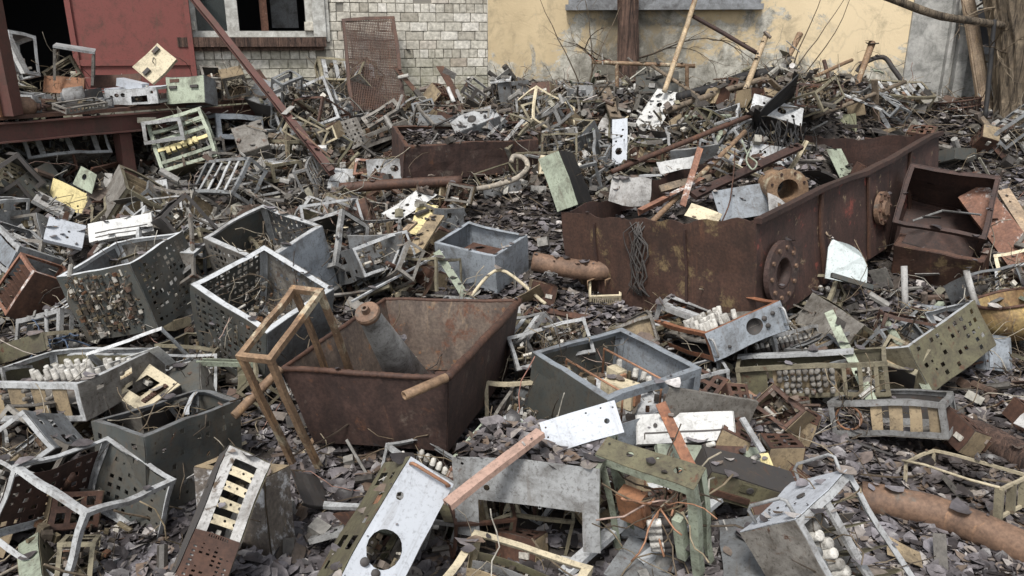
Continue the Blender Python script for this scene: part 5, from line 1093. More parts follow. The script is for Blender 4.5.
rod('steel_bar_a','channel_bar','light blue-grey steel channel crossing behind the mint green relay frame at its left foot','bar',.02,'brightzinc','the left blue-grey channel','U',.05)
rod('steel_bar_b','channel_bar','light blue-grey steel channel crossing behind the right side of the mint green relay frame','bar',.02,'brightzinc','the right blue-grey channel','U',.045)
rod('short_bar','short_bar','short pale bar with a rusty end right of the white slotted front plate','bar',.012,'lightgrey',None,'flat',.025)
rod('green_strut','strut','flat mint strut right behind the back rim of the trough','bar',.008,'mint','the flat mint strut','flat',.05,up=(0,-1,.5))
rod('thin_bar','thin_bar','long thin pale bar sloping up behind the tapered roller','bar',.012,'lightgrey','the long thin pale bar','flat',.014)
rod('pale_strut','strut','pale bent strut lying behind the right corner of the trough','bar',.012,'cream','the pale bent strut',n=6)
rod('pole_yellow','pole','tall thin yellowish pole rising above the leaning white plate','pole',.026,'polewhite','the tall yellowish pole')
rod('pole_rust','pole','short rust-flecked white pole standing out of the heap before the ochre wall','pole',.028,'polewhite','the rust-flecked pole')
rod('pole_brace','brace','dark diagonal brace between the tall yellowish pole and the rust-flecked pole','bar',.022,'darkrust','the dark diagonal brace')
rod('long_pole','long_pole','long weathered pole lying across the top of the heap beside the black hose','pole',.03,'wood','the long lying pole')
rod('twig_pole','long_rod','long brown rod sloping over the tank debris','rod',.022,'rust','the long brown rod')
rod('black_hose','hose','thick black hose draped over the top of the heap','hose',.05,'black','the thick black hose')
rod('stub_a','pipe','flared rusty pipe stub sticking up on the heap just right of the rust-flecked pole','pipe',.022,'polerust','the flared pipe stub',rs=(.022,.032),hollow=True)
rod('stub_b','pipe','tall rusty pipe stub before the clean ochre wall, left of a bent black tube','pipe',.026,'polerust','the tall pipe stub',rs=(.025,.036),hollow=True)
rod('stub_c','pipe','short thin brown pipe between the two taller pipe stubs','pipe',.02,'rust',None)
rod('bent_tube','bent_tube','black bent tube arching at the foot of the ochre wall','tube',.025,'darksteel','the bent black tube')
rod('fallen_beam','beam','fallen red-brown steel beam slanting down from the window to the heap','beam',.02,'redbeam','the fallen red beam','I',.055,up=(.5,-1,.5))
rod('iron_angle','angle_iron','short rusty angle iron crossing the fallen red beam by the wall','bar',.02,'rust',None,'L',.05)
rod('rust_prop','prop','rusty iron prop sticking out of the leaning wall grid','bar',.02,'rust',None,'L',.06)
rod('rust_post','angle_iron','dark rusty angle iron leaning in the corner of the brick wall','bar',.02,'rust','the corner angle iron','L',.09)
rod('white_rod','rod','short white rod leaning beside the corner angle iron','rod',.022,'white',None)
rod('peel_beam','channel_beam','rusty channel beam with flaking white paint at the right edge','beam',.03,'peelrust','the flaking channel beam','U',.2,up=(-.6,-1,.4))
rod('pale_board_a','board','weathered pale board at the right edge beside the flaking channel beam','board',.02,'palewood','the pale right-edge board','flat',.09,up=(-.2,-1,.4))
rod('dark_pipe','pipe','long dark rusty pipe lying in front of the low brown bin','pipe',.045,'rust','the long dark pipe',n=14)
rod('hose','hose','whitish hose ending in a hook-shaped curl before the low brown bin','hose',.022,'hosewhite','the curled whitish hose',n=10)
rod('board_mid','plank','thin weathered plank below the pale yellow plate','plank',.02,'palewood',None,'flat',.05)
rod('plank_mid','plank','wider brown plank lying under the pale yellow plate','plank',.02,'tan',None,'flat',.11)
rod('log','log','dark rotten log lying in leaves right of the low card chassis','log',.07,'redbark','the rotten log',n=14)
rod('branch','branch','bare grey branch slanting down to the big tree trunk','branch',.035,'bark','the bare slanting branch')
rod('tank_beam','beam','dark charred board lying across the open top of the rusty tank','board',.03,'darkrust','the charred board','flat',.07,up=(0,-.6,1))
rod('tank_rod_a','flat_bar','white-flaked rusty flat bar standing in the tank debris','bar',.012,'peelrust','the white-flaked bar','flat',.045,up=(0,-1,.3))
rod('tank_rod_b','angle_iron','pale rusty angle iron lying on the left part of the tank debris','bar',.02,'peelrust',None,'L',.05)
rod('tank_cable','cable','pale green cable loop hanging over the tank debris','cable',.007,'mint',None,n=6)
rod('tank_pole','pole','brown pole slanting up from the tank to the heap behind it','pole',.02,'polerust',None)
rod('heap_pole_a','pole','grey pole lying on the leaves behind the tank near the mossy green box','pole',.02,'wood',None)
rod('heap_pole_b','pole','thin pale pole lying over the black hose end','pole',.018,'polerust',None)
rod('heap_pole_c','pole','brown stick leaning from the heap to the thin reddish tree','stick',.018,'wood',None)
rod('heap_board','board','weathered light board leaning on the heap left of the slotted dark box','board',.02,'wood',None,'flat',.11,up=(.2,-1,.3))
rod('heap_black','post','short charred post standing between the weathered board and the slotted dark box','post',.03,'black',None,'flat',.05,up=(0,-1,0))
rod('heap_pale','strip','pale metal strip lying above the mossy green box','strip',.012,'lightgrey',None,'flat',.05)
rod('drop_wire_a','wire','thin pale wire hanging from the pipe flange to the quarter-round blade','wire',.006,'palewood',None,n=6)
rod('drop_wire_b','wire','thin brown wire hanging over the front wall of the tank','wire',.005,'rust',None,n=6)
rod('rope','rope','dark rope hanging beside the big tree trunk','rope',.022,'black','the dark hanging rope')
root=empty('pipe_trestle',PATH['pole_thin_leg_a'][1],None,'low trestle of a thin horizontal pipe on two posts before the thin tree','trestle',None,'the pipe trestle')
for nm,id in (('rail','pole_thin'),('post','pole_thin_leg_a'),('post','pole_thin_leg_b')):
    p,q=[Vector(x)-root.location for x in PATH[id]]; MB().tube([p.lerp(q,k/6) for k in range(7)],.022,10).build(nm,'polerust',root,True)
root=empty('rod_bracket',PATH['u_rod'][0],None,'white U-shaped bracket of two upright rods joined by a bar, before the rusty chute','bracket',None,'the white U bracket')
for nm,id in (('upright','u_rod'),('upright','u_rod_b'),('cross_bar','u_rod_c')):
    q=[Vector(x)-root.location for x in PATH[id]]; MB().tube(q,.02,8,True).build(nm,'peelwhite' if nm=='upright' else 'bluegrey',root,True)
# gas bottle and can on the platform
p,q=[Vector(x) for x in PATH['gas_bottle']]; t=(q-p).normalized(); L=(q-p).length+.12
root=empty('gas_bottle',p,None,'small reddish gas bottle lying at the foot of the red post','gas bottle',None,'the reddish gas bottle')
MB().lathe(-t*.12,t,[(0,.0001),(0,.06),(.03,.075),(L-.06,.075),(L-.025,.055),(L-.005,.028)],20).build('body','piperust',root,True)
MB().lathe(t*(L-.13),t*2,[(0,.024),(.03,.024),(.03,.012),(.05,.012),(.05,.0001)],12).build('neck','rust',root)
p,q=[Vector(x) for x in PATH['white_can']]; t=(q-p).normalized(); L=(q-p).length
root=empty('can','' or p,None,'dented whitish can lying on the platform beside the small black plate','can',None,'the dented whitish can')
MB().lathe((0,0,0),t,[(0,.0001),(0,.075),(.01,.08),(L*.9,.078),(L*.9,.0001)],18).build('body','peelwhite',root,True,warp=warpf(4,.02,6))
MB().lathe(-t*.03,t,[(0,.0001),(0,.05),(.03,.055)],14).build('cap','grey',root)
# ================================================================== buildings
def vwall(id): 
    a,b=[Vector(PATH[id][i]) for i in (0,-1)]; a.z=b.z=0; u=(b-a).normalized(); n=Vector((u.y,-u.x,0)); return a,b,u,n
A,B_,U,N=vwall('wall_l'); Z=Vector((0,0,1)); LW=(B_-A).length
S=lambda p:(Vector(p)-A).dot(U)
root=empty('brick_building',A,None,'old white brick building with a broken window and a rust-red door, filling the upper left','building',None,'the white brick wall',1.)
HB=4.3
ds0,ds1=S(PATH['doorway'][0])-.25,S(PATH['doorway'][1]); dz0=1.28; dz1=3.4
ws0,ws1=S(PATH['win'][0])-.05,S(PATH['win'][3])+.05; wz0=PATH['win'][1][2]+.02; wz1=wz0+1.25
wz0=1.9; 
def inhole(s,z,m=0): return (ds0-m<s<ds1+m and dz0-m<z<dz1+m) or (ws0-m<s<ws1+m and wz0-m<z<wz1+m)
rr=random.Random(4); mb=MB(); ch=.098; bl=.2
for j in range(-6,int(HB/ch)):
    z=j*ch; off=(0,.1,.05,.1)[j%4]; s=-.3+off
    head=(j%5==2)
    while s<LW:
        L=(.1 if head else .2)*rr.choice((1,1,1,1,.75)); s1=min(s+L,LW)
        if not inhole(s+L/2,z+ch/2):
            ins=rr.uniform(0,.007)+(.03 if rr.random()<.015 else 0); g=.0035
            c=U*((s+s1)/2)+N*(-.03-ins)+Z*(z+ch/2)
            q=[]; 
            R=Matrix((U,N,Z)).transposed()
            w_,h_,d_=max(s1-s-2*g,.02),ch-2*g,.06
            vs=[]
            for dz in (-1,1):
                for sx in (-1,1):
                    vs.append(c+U*(sx*w_/2+rr.uniform(-.002,.002))+Z*(dz*h_/2+rr.uniform(-.002,.002))+N*(d_/2-.006))   # outer face rim
            cc=[c+(v-c-N*(d_/2-.006))*.93+N*(d_/2) for v in vs]; bk=[v-N*d_ for v in vs]
            mb.add(cc+vs+bk,[(0,1,3,2),(4,5,1,0),(5,7,3,1),(7,6,2,3),(6,4,0,2),(8,9,5,4),(9,11,7,5),(11,10,6,7),(10,8,4,6)])
        s=s1
mb.build('wall','bricks',root)
def slab(mb,s0,s1,z0,z1,d0,d1): # d along -N (into the building)
    R=Matrix((U,N,Z)).transposed(); mb.box(U*((s0+s1)/2)-N*((d0+d1)/2)+Z*((z0+z1)/2),(s1-s0,abs(d1-d0),z1-z0),R)
mb=MB()
for (a,b,c,d) in ((-.5,ds0,-1,HB),(ds0,ds1,-1,dz0),(ds0,ds1,dz1,HB),(ds1,ws0,-1,HB),(ws0,ws1,-1,wz0),(ws0,ws1,wz1,HB),(ws1,LW,-1,HB)): slab(mb,a,b,c,d,.016,.38)
mb.build('wall_core','mortar',root)
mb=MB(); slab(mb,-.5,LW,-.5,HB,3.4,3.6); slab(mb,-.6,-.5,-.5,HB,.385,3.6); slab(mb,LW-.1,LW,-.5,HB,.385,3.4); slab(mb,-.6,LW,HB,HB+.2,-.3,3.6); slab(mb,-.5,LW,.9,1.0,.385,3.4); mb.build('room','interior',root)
# red door leaf folded against the wall
d0,d1=S(PATH['red_door'][0]),S(PATH['red_door'][1])
mb=MB(); slab(mb,d0,d1,1.34,3.5,-.1,-.06); door=mb.build('door','redpaint',root)
mb=MB(); slab(mb,d0,d0+.05,1.34,3.5,-.125,-.101); slab(mb,d1-.05,d1,1.34,3.5,-.125,-.101); slab(mb,d0+.05,d1-.05,1.62,1.68,-.12,-.101); mb.build('door_frame','redpaint',door)
# window
win=empty('window',(0,0,0)); win.parent=root
mb=MB(); 
slab(mb,ws0,ws0+.07,wz0,wz1,.04,.2); slab(mb,ws1-.07,ws1,wz0,wz1,.04,.2); slab(mb,ws0+.07,ws1-.07,wz0,wz0+.06,.05,.2); slab(mb,ws0+.07,ws1-.07,wz1-.07,wz1,.05,.2)
sm=S(PATH['win'][2]); slab(mb,sm-.06,sm+.06,wz0+.061,wz1-.071,.06,.18)
mb.build('frame','oldframe',win)
mb=MB(); slab(mb,ws1+.0,ws1+.13,wz0-.0,wz1+.1,-.045,.0325); slab(mb,ws1+.131,ws1+.17,wz0-.05,wz1+.1,-.025,.0325); mb.build('architrave','oldframe',win)
mb=MB(); slab(mb,ws0-.12,ws1+.12,wz0-.1,wz0-.005,-.11,.2); slab(mb,ws0-.1,ws1+.1,wz0-.14,wz0-.101,-.06,.1); mb.build('sill','redbark',win)
mb=MB(); slab(mb,ws0+.071,sm-.061,wz0+.061,wz1-.075,.11,.115); mb.build('pane','glass',win)
mb=MB(); slab(mb,sm+.28,sm+.36,wz0,wz1,.5,.56); mb.build('inner_post','peelrust',win)
mb=MB(); slab(mb,sm+.4,sm+.7,wz0+.1,wz0+.6,.9,.93); mb.build('inner_board','grey',win)
# --- plastered building
A,B_,U,N=vwall('wall_y'); LW=(B_-A).length; S=lambda p:(Vector(p)-A).dot(U)
q=Matrix((U,-N,Z)).transposed().to_quaternion()
root=empty('plastered_building',A,q,'ochre plastered building with grey peeling patches behind the scrap heap','building',None,'the ochre wall',1.)
p=[S(x) for x in PATH['pil']]
mb=MB(); n=60; rowsz=26
def lslab(mb,s0,s1,z0,z1,d0,d1): mb.box(((s0+s1)/2,(d0+d1)/2,(z0+z1)/2),(s1-s0,d1-d0,z1-z0))
lslab(mb,-.0,p[0],-.5,4.5,0,.4); mb.build('wall','plaster',root)
mb=MB(); lslab(mb,p[0]+.001,p[1]+.12,-.5,4.5,-.03,.4); mb.build('pilaster','limegrey',root)
mb=MB(); lslab(mb,p[1]+.122,p[2]+.0,-.5,4.5,-.14,.4); lslab(mb,p[1]+.06,p[2]-.2,-.5,4.5,-.11,-.032); mb.build('column','limegrey',root)
mb=MB(); lslab(mb,p[2]+.002,p[2]+3,-.5,1.72,.1,.4); mb.build('lower_wall','limegrey',root)
mb=MB(); lslab(mb,p[2]+.01,p[2]+3,1.722,1.8,.0,.3); mb.build('sill','ledgegrey',root)
mb=MB(); lslab(mb,p[2]+.002,p[2]+.12,1.802,4.4,.12,.3); lslab(mb,p[2]+.7,p[2]+.8,1.802,4.4,.12,.3); lslab(mb,p[2]+.121,p[2]+.699,2.2,2.26,.13,.29); w=mb.build('window_frame','oldframe',root)
mb=MB(); lslab(mb,p[2]+.05,p[2]+3,1.76,4.45,.405,.42); mb.build('dark_pane','interior',root)
l0,l1=S(PATH['ledge'][0]),S(PATH['ledge'][1]); lz=(PATH['ledge'][0][2]+PATH['ledge'][1][2])/2
mb=MB(); lslab(mb,l0,l1,lz,lz+.06,-.12,-.001); lslab(mb,l0+.03,l1-.03,lz+.061,lz+.12,-.08,-.001); mb.build('ledge','ledgegrey',root)
mb=MB(); lslab(mb,l0+.04,l1-.04,lz+.122,lz+1.3,-.012,-.001); mb.build('window_pane','interior',root)
for s in np.linspace(l0+.06,l1-.06,4):
    mb=MB(); lslab(mb,s-.03,s+.03,lz+.123,lz+1.3,-.06,-.013); mb.build('window_bar','ledgegrey',root)
mb=MB(); lslab(mb,-.05,LW+3,4.5,4.7,-.3,4); lslab(mb,0,LW+3,-.5,4.49,3.8,4); mb.build('roof','ledgegrey',root)
# --- loading platform
D0,D1,D2=[Vector(x) for x in PATH['deck']]; DZ=1.31
e=(D2-D1); e.z=0; e.normalize(); back=Vector((-e.y,e.x,0))
root=empty('loading_platform',(D1.x,D1.y,0),None,'rust-red steel loading platform along the brick wall, piled with scrap','platform',None,'the loading platform',1.)
P1=Vector((0,0,0))-e*1.3; P2=Vector((D2.x-D1.x,D2.y-D1.y,0))+e*.05
dk=[P1,P2,P2+back*.3+e*.35,P1+back*2.4+e*.9]
vs=[p_+Vector((0,0,DZ-.03)) for p_ in dk]+[p_+Vector((0,0,DZ)) for p_ in dk]
MB().add(vs,[(3,2,1,0),(4,5,6,7),(0,1,5,4),(1,2,6,5),(2,3,7,6),(3,0,4,7)]).build('deck','rust',root)
mb=MB(); zz=Vector((0,0,DZ-.125)); mb.bar(P1+zz,P2+zz,.012,.15,(0,0,1),10,(-.02,0)); mb.bar(P1+zz,P2+zz,.07,.012,(0,0,1),10,(.0,.07)); mb.bar(P1+zz,P2+zz,.07,.012,(0,0,1),10,(.0,-.075)); mb.build('beam','redbeam',root,warp=warpf(3,.006))
for (id,t,w_) in (('deckleg',.08,.13),('deckleg2',.85,.13)):
    x=Vector(PATH[id][0]); pt=Vector((x.x-D1.x,x.y-D1.y,0)); tt=pt.dot(e); pt=e*tt+back*t
    mb=MB(); mb.bar(pt+Vector((0,0,-.1)),pt+Vector((0,0,DZ-.035 if t>.2 else DZ-.22)),w_,w_*.8,e,6); mb.build('leg','redbeam' if t<.2 else 'darkrust',root)
x=Vector(PATH['post'][0]); 
root=empty('post',(x.x,x.y,DZ),None,'thick rust-red post standing on the platform at the left edge','post',None,'the red post')
MB().bar((0,0,0),(0,0,2.6),.14,.11,(1,0,0),8).build('shaft','redbeam',root,warp=warpf(8,.008)); MB().bar((-.03,-.09,0),(-.03,-.09,2.6),.03,.012,(1,0,0),6).build('flange','orangebrown',root)

# ================================================================== ground
NOMOUND={'draped_sheet','cream_flap','tank_plate','white_strip','green_wedge','white_plate','dial_panel','grey_trapezoid','wall_grid','cream_panel','teal_panel_box','deck_frame_box','shelf_unit','white_arch_unit','flat_top_stand','brown_board','triangle_frame','deck_cage','deck_white_frame','low_grille','dark_panel','rust_tray'}
for id,(loc,qq,d) in POSE.items():
    if id in NOMOUND: continue
    Q=Quaternion(qq); cs=[Vector(loc)+Q@Vector((sx*d[0]/2,sy*d[1]/2,sz*d[2]/2)) for sx in(-1,1) for sy in(-1,1) for sz in(-1,1)]
    lo=min(cs,key=lambda c:c.z-base_z(c.y)); gap=lo.z-base_z(lo.y)
    if gap>.03:
        px=(lo+Vector(loc))/2; MOUNDS.append((px.x,px.y+.12,max(.2,.42*max(d)),min(gap,.4)+.01))
MOUNDS+= [(2.35,7.8,.8,.45),(2.7,7.75,.75,.68),(3.5,8.2,.9,.45),(4.6,8.0,.9,.3),(1.9,7.4,.7,.3),(.3,8.6,.8,.28),(1.3,8.5,.8,.33),(-2.2,6.6,.9,.12)]
def axis(lo,hi,step,far):
    a=list(np.arange(lo,hi+step/2,step)); s=step; x=hi
    while x<far: s*=1.5; x+=s; a.append(x)
    s=step; x=lo; pre=[]
    while x>-far: s*=1.5; x-=s; pre.append(x)
    return pre[::-1]+a
xs=axis(-7,7,.055,80); ys=axis(1.2,10.4,.055,80)
vs=[(x,y,ground_z(x,y)) for y in ys for x in xs]; nx=len(xs)
fs=[(j*nx+i,j*nx+i+1,(j+1)*nx+i+1,(j+1)*nx+i) for j in range(len(ys)-1) for i in range(nx-1)]
me=bpy.data.meshes.new('ground'); me.from_pydata(vs,[],fs); me.materials.append(MATS['soil']); me.polygons.foreach_set('use_smooth',[True]*len(fs)); GROUND=bpy.data.objects.new('ground',me); COL.objects.link(GROUND); tag(GROUND,kind='structure')

# ================================================================== trees
def trunk(id,name,label,r0,r1,mat,short,twigs=0,seed=1,rough=.12,lean=None):
    pts=[Vector(p) for p in PATH[id]]; base=pts[0].copy(); base.z=ground_z(base.x,base.y)-.1
    pts=[base]+pts[1:]; root=empty(name,base,None,label,'tree',None,short)
    n=28;m=60;vs=[];fs=[]; P=[p-base for p in pts]
    def along(t):
        k=t*(len(P)-1); i=min(int(k),len(P)-2); return P[i].lerp(P[i+1],k-i)
    for i in range(m+1):
        t=i/m; c=along(t); r=r0+(r1-r0)*t+r0*.5*math.exp(-t*14)
        for j in range(n*2):
            a=math.pi*j/n; q=Vector((math.cos(a),math.sin(a),0))
            v=noise.noise(Vector((a*3.2*2,c.z*2.2,seed)))*.5+noise.noise(Vector((math.cos(a)*9,math.sin(a)*9,c.z*1.2+seed)))+abs(noise.noise(Vector((math.cos(a)*16,math.sin(a)*16,c.z*2.5))))*.8
            vs.append(c+q*r*(1+rough*v))
    k=2*n
    for i in range(m):
        for j in range(k): fs.append((i*k+j,i*k+(j+1)%k,(i+1)*k+(j+1)%k,(i+1)*k+j))
    MB().add(vs,fs).build('trunk',mat,root)
    r_=random.Random(seed)
    for b_ in range(twigs):
        mb=MB()
        def grow(p,d,L,r,dep):
            pts=[p]; 
            for s in range(7):
                d=(d+Vector((r_.uniform(-1,1),r_.uniform(-1,1),r_.uniform(-.9,.9)))*.28).normalized(); p=p+d*L/7; pts.append(p)
                if dep and r_.random()<.55: grow(p,(d+Vector((r_.uniform(-1,1),r_.uniform(-1,.3),r_.uniform(-1,1)))*.9).normalized(),L*.55,r*.55,dep-1)
            mb.tube(pts,r,5,True,[r*(1-.75*i/7) for i in range(8)])
        p=along(r_.uniform(.12,.9)); side=r_.choice((-1,1))
        grow(p,Vector((side,r_.uniform(-.8,.1),r_.uniform(-.1,.7))).normalized(),r_.uniform(.6,1.3),.012,2)
        mb.build('branch','twigs',root,True)
    return root
trunk('trunk_a','tree','thin reddish-barked tree growing close to the ochre wall',.115,.105,'redbark','the thin reddish tree',4,3)
trunk('trunk_b','tree','big tree with deeply furrowed bark at the right edge',.27,.28,'bark','the big furrowed tree',3,5,.1)
trunk('thin_trunk','tree','slim pale leaning trunk just left of the big furrowed tree',.075,.06,'palewood','the slim pale trunk',2,9)
# bare saplings against the ochre wall
r_=random.Random(8)
for (px,py,Y,lb) in ((775,60,8.4,'bare sapling with upright whip branches beside the rust-flecked pole'),(590,75,8.8,'spindly bare sapling left of the thin reddish tree')):
    y=Y; base=Vector(((px-512)/FPX*Y,Y,0)); base.z=ground_z(base.x,base.y)-.05
    root=empty('sapling',base,None,lb,'sapling')
    for k in range(3):
        p=Vector((r_.uniform(-.1,.1),0,0)); d=Vector((r_.uniform(-.5,.5),r_.uniform(-.2,.2),1)).normalized(); pts=[p]
        for s in range(9): d=(d+Vector((r_.uniform(-1,1),r_.uniform(-1,1),r_.uniform(-.3,.5)))*.16).normalized(); p=p+d*.15; pts.append(p)
        MB().tube(pts,.01,5,True,[.009*(1-.08*i) for i in range(10)]).build('stem','twigs',root,True)
# ================================================================== the rest of the heap: smaller pieces, each its own object
def raybase(px,py):
    d=Vector((0,math.cos(PITCH),-math.sin(PITCH)))+Vector(((px-512)/FPX,0,0))+Vector((0,math.sin(PITCH),math.cos(PITCH)))*((288-py)/FPX)
    Y=.8
    while Y<11:
        p=Vector((0,0,1.9))+d*(Y/d.y)
        if p.z<=ground_z(p.x,p.y): return p
        Y+=.02
    return None
HERO=[]
for id,(loc,qq,d) in POSE.items():
    x,y=project(loc); HERO.append((x,y,loc[1],.42*max(d)*FPX/loc[1],loc[2]))
for id in ('rust_pole_hero','cone_roller','rust_elbow','pink_bar','flaky_bar','hose','dark_pipe','fallen_beam','log'):
    for t in (0,.5,1):
        P=PATH[id]; k=t*(len(P)-1); i=min(int(k),len(P)-2); p=Vector(P[i]).lerp(Vector(P[i+1]),k-i); x,y=project(p); HERO.append((x,y,p.y,22,p.z))
LANDP=[(*project(p),s,z) for p,s,z in LAND]
USED=set(o['label'] for o in bpy.data.objects if 'label' in o)
def wording(desc,p):
    """a label that ties a small piece to the big pieces next to it"""
    x,y=project(p); near=sorted(LANDP,key=lambda l:(l[0]-x)**2+((l[1]-y)*1.3)**2)[:9]
    for i,a in enumerate(near):
        dx,dy=x-a[0],y-a[1]; dist=math.hypot(dx,dy); q='just' if dist<35 else ''
        rel=('right of' if dx>0 else 'left of') if abs(dx)>abs(dy) else ('below' if dy>0 else 'above')
        for b in near[i+1:]:
            if abs(b[0]-a[0])+abs(b[1]-a[1])<12: continue
            dx2,dy2=x-b[0],y-b[1]
            if dx*dx2+dy*dy2<0: t=f'{desc} between {a[2]} and {b[2]}'
            else: t=f'{desc} {q} {rel} {a[2]}, near {b[2]}'.replace('  ',' ')
            if t not in USED and len(t.split())<=15: USED.add(t); return t
    t=f'{desc} near {near[0][2]}'; return t if len(t.split())<=16 else ' '.join(t.split()[-16:])
def copy_tree(o,parent=None):
    c=o.copy(); COL.objects.link(c); c.parent=parent
    for ch in o.children: copy_tree(ch,c)
    return c
def recolour(o,mats):
    for ch in o.children:
        if ch.name.split('.')[0] in mats:
            s=ch.material_slots[0]; s.link='OBJECT'; s.material=MATS[mats[ch.name.split('.')[0]]]
# --- kinds of chassis (one of each built here, set down later)
KIND={}
def proto(key,name,desc,cat,d,fr,b,panels,inner,group,pal):
    r=empty(name,(0,0,0)); wp=warpf(len(KIND)*5+2,.024)
    mb=MB(); edge_bars(mb,d,b,ALL if key!='half' else ['FT','LT','RT','FL','FR','BL','BR','FD','BT']); mb.build('frame',fr,r,warp=wp)
    for p in panels: panel(r,d,p[0],p[1],wp=wp,**(p[2] if len(p)>2 else {}))
    if inner: inner(r,d,wp)
    r['category']=cat; r['group']=group; KIND[key]=(r,d,desc,pal,[0])
G_=lambda n,s,**k: inner_grb(n,zfrac=(.08,.9),seed=s,**k)
def jtubes(rows,n,z,kind='ceramic'):
    def f(r,d,wp):
        mb=MB(); m2=MB()
        for j in range(rows):
            for i in range(n):
                x=-d[0]*.38+d[0]*.76*i/(n-1); y=-d[1]*.25+d[1]*.5*j/max(rows-1,1)
                m2.lathe((x,y,d[2]*z),(x,y,9),[(0,.0001),(0,.014),(.04,.014)],8); mb.lathe((x,y,d[2]*z+.04),(x,y,9),[(0,.014),(.025,.013),(.034,.006),(.036,.0001)],8)
        m2.build('valve_bases','darksteel',r,True); mb.build('valve_caps',kind,r,True); shelf(r,d,d[2]*z,'dustysteel',(),wp)
    return f
def rungs(n,mat='lightgrey'):
    return lambda r,d,wp:[MB().bar((-d[0]/2+d[0]*(k+.5)/n,-d[1]*.48,d[2]*.97),(-d[0]/2+d[0]*(k+.5)/n,d[1]*.48,d[2]*.97),.035,.004,(0,0,1)).build('rung',mat,r,warp=wp) for k in range(n)]
proto('open','open_chassis','open chassis crammed with dusty parts','chassis',(.42,.3,.2),'dustysteel',.018,[('D','darksteel'),('L','grey',dict(holes=perf(3,2,skip=.2)))],seq(G_(90,101),wireset(20,102)),'open chassis in the heap',('dustysteel','zinc','brass','lightgrey','grey'))
proto('perf','perforated_chassis','dark perforated chassis','chassis',(.46,.34,.24),'grey',.024,[('F','darkgreen',dict(holes=perf(6,3,fu=.5,fv=.5,skip=.3,seed=5))),('R','darkgreen',dict(holes=perf(4,3,fu=.5,fv=.5,skip=.3,seed=6))),('D','darksteel')],seq(G_(70,103)),'perforated chassis in the heap',('grey','lightgrey','zinc','darksteel'))
proto('valve','valve_chassis','chassis with two rows of white valves','chassis',(.44,.22,.16),'zinc',.02,[('D','olive'),('F','olive',dict(sv=.5,ov=-.2))],seq(jtubes(2,9,.3),wireset(12,104)),'valve chassis in the heap',('zinc','brass','lightgrey'))
proto('ladder','slatted_rack','slatted frame with pale cross bars','frame',(.5,.24,.14),'zinc',.022,[],seq(rungs(5),G_(50,105),wireset(14,106)),'slatted frames in the heap',('zinc','dustysteel','brass','grey'))
proto('panel','panel_chassis','chassis with pale drilled front','chassis',(.36,.26,.16),'dustysteel',.018,[('F','lightgrey',dict(t=.003,holes=[C2(.1,0,.03),C2(-.25,.1,.012),C2(-.15,.1,.012),C2(.32,-.1,.014)])),('D','darksteel')],seq(G_(60,107)),'panel chassis in the heap',('dustysteel','zinc','olive'))
proto('half','empty_rack','empty bent frame','frame',(.4,.32,.22),'lightgrey',.017,[],seq(wireset(10,108)),'empty frames in the heap',('lightgrey','cream','dustysteel','rust','zinc','brass'))
proto('lattice','lattice_chassis','tall lattice over a socket board','chassis',(.5,.34,.3),'lightgrey',.018,[('D','darksteel'),('B','dustysteel',dict(holes=perf(9,6,fu=.5,fv=.55,skip=.2,seed=71)))],seq(G_(70,111),rungs(3,'zinc'),wireset(16,112)),'lattice chassis in the heap',('lightgrey','zinc','grey','dustysteel','brass'))
proto('cards','card_chassis','card cage with tan boards','card cage',(.38,.26,.2),'dustysteel',.02,[('D','darksteel'),('B','dustysteel')],lambda r,d,wp:[(lambda m:m.build('card','tan',r,warp=wp))(MB().plate((-d[0]*.4+d[0]*.16*k,0,d[2]*.5),(0,1,0),(0,0,1),(1,0,0),d[1]*.86,d[2]*.8,.003)) for k in range(6)],'card cages in the heap',('dustysteel','brass','grey'))
proto('relay','relay_box','rusty relay box','relay box',(.18,.14,.13),'rust',.016,[('F','rust'),('L','tan'),('R','tan'),('T','rust',dict(holes=perf(3,2,fu=.6,fv=.6)))],seq(G_(30,109)),'relay boxes in the heap',('rust','dustysteel','cream','peelrust'))
PLATE={}
def pplate(key,desc,w,h,mat,holes,lip):
    mb=MB(); mb.plate((0,0,0),(1,0,0),(0,1,0),(0,0,1),w,h,.003,holes,.05)
    if lip:
        for s in (-1,1): mb.plate((0,s*(h/2+.0015),-lip/2),(1,0,0),(0,0,1),(0,s,0),w-.003,lip,.002,(),.05)
    PLATE[key]=(mb.mesh('plate',mat,warp=warpf(len(PLATE)*3+1,.02,4)),desc)
pplate('a','bent pale grey plate',.28,.14,'lightgrey',[C2(.2,0,.014),C2(-.3,.2,.006)],.02)
pplate('b','rusty scrap plate',.22,.16,'rust',[],0)
pplate('c','drilled olive plate',.3,.11,'olive',[C2(-.3,0,.012),C2(0,0,.012),C2(.3,0,.012)],.02)
pplate('d','white chipped plate',.24,.13,'peelwhite',[('r',0,0,.4,.3)],0)
pplate('e','dark steel plate',.3,.2,'darksteel',[],.02)
pplate('f','slotted grey plate',.26,.1,'zinc',[('r',-.33+.165*i,0,.09,.6) for i in range(5)],.015)
pplate('g','tan fibre board piece',.2,.15,'tan',[C2(.3,.2,.006)],0)
BAR={}
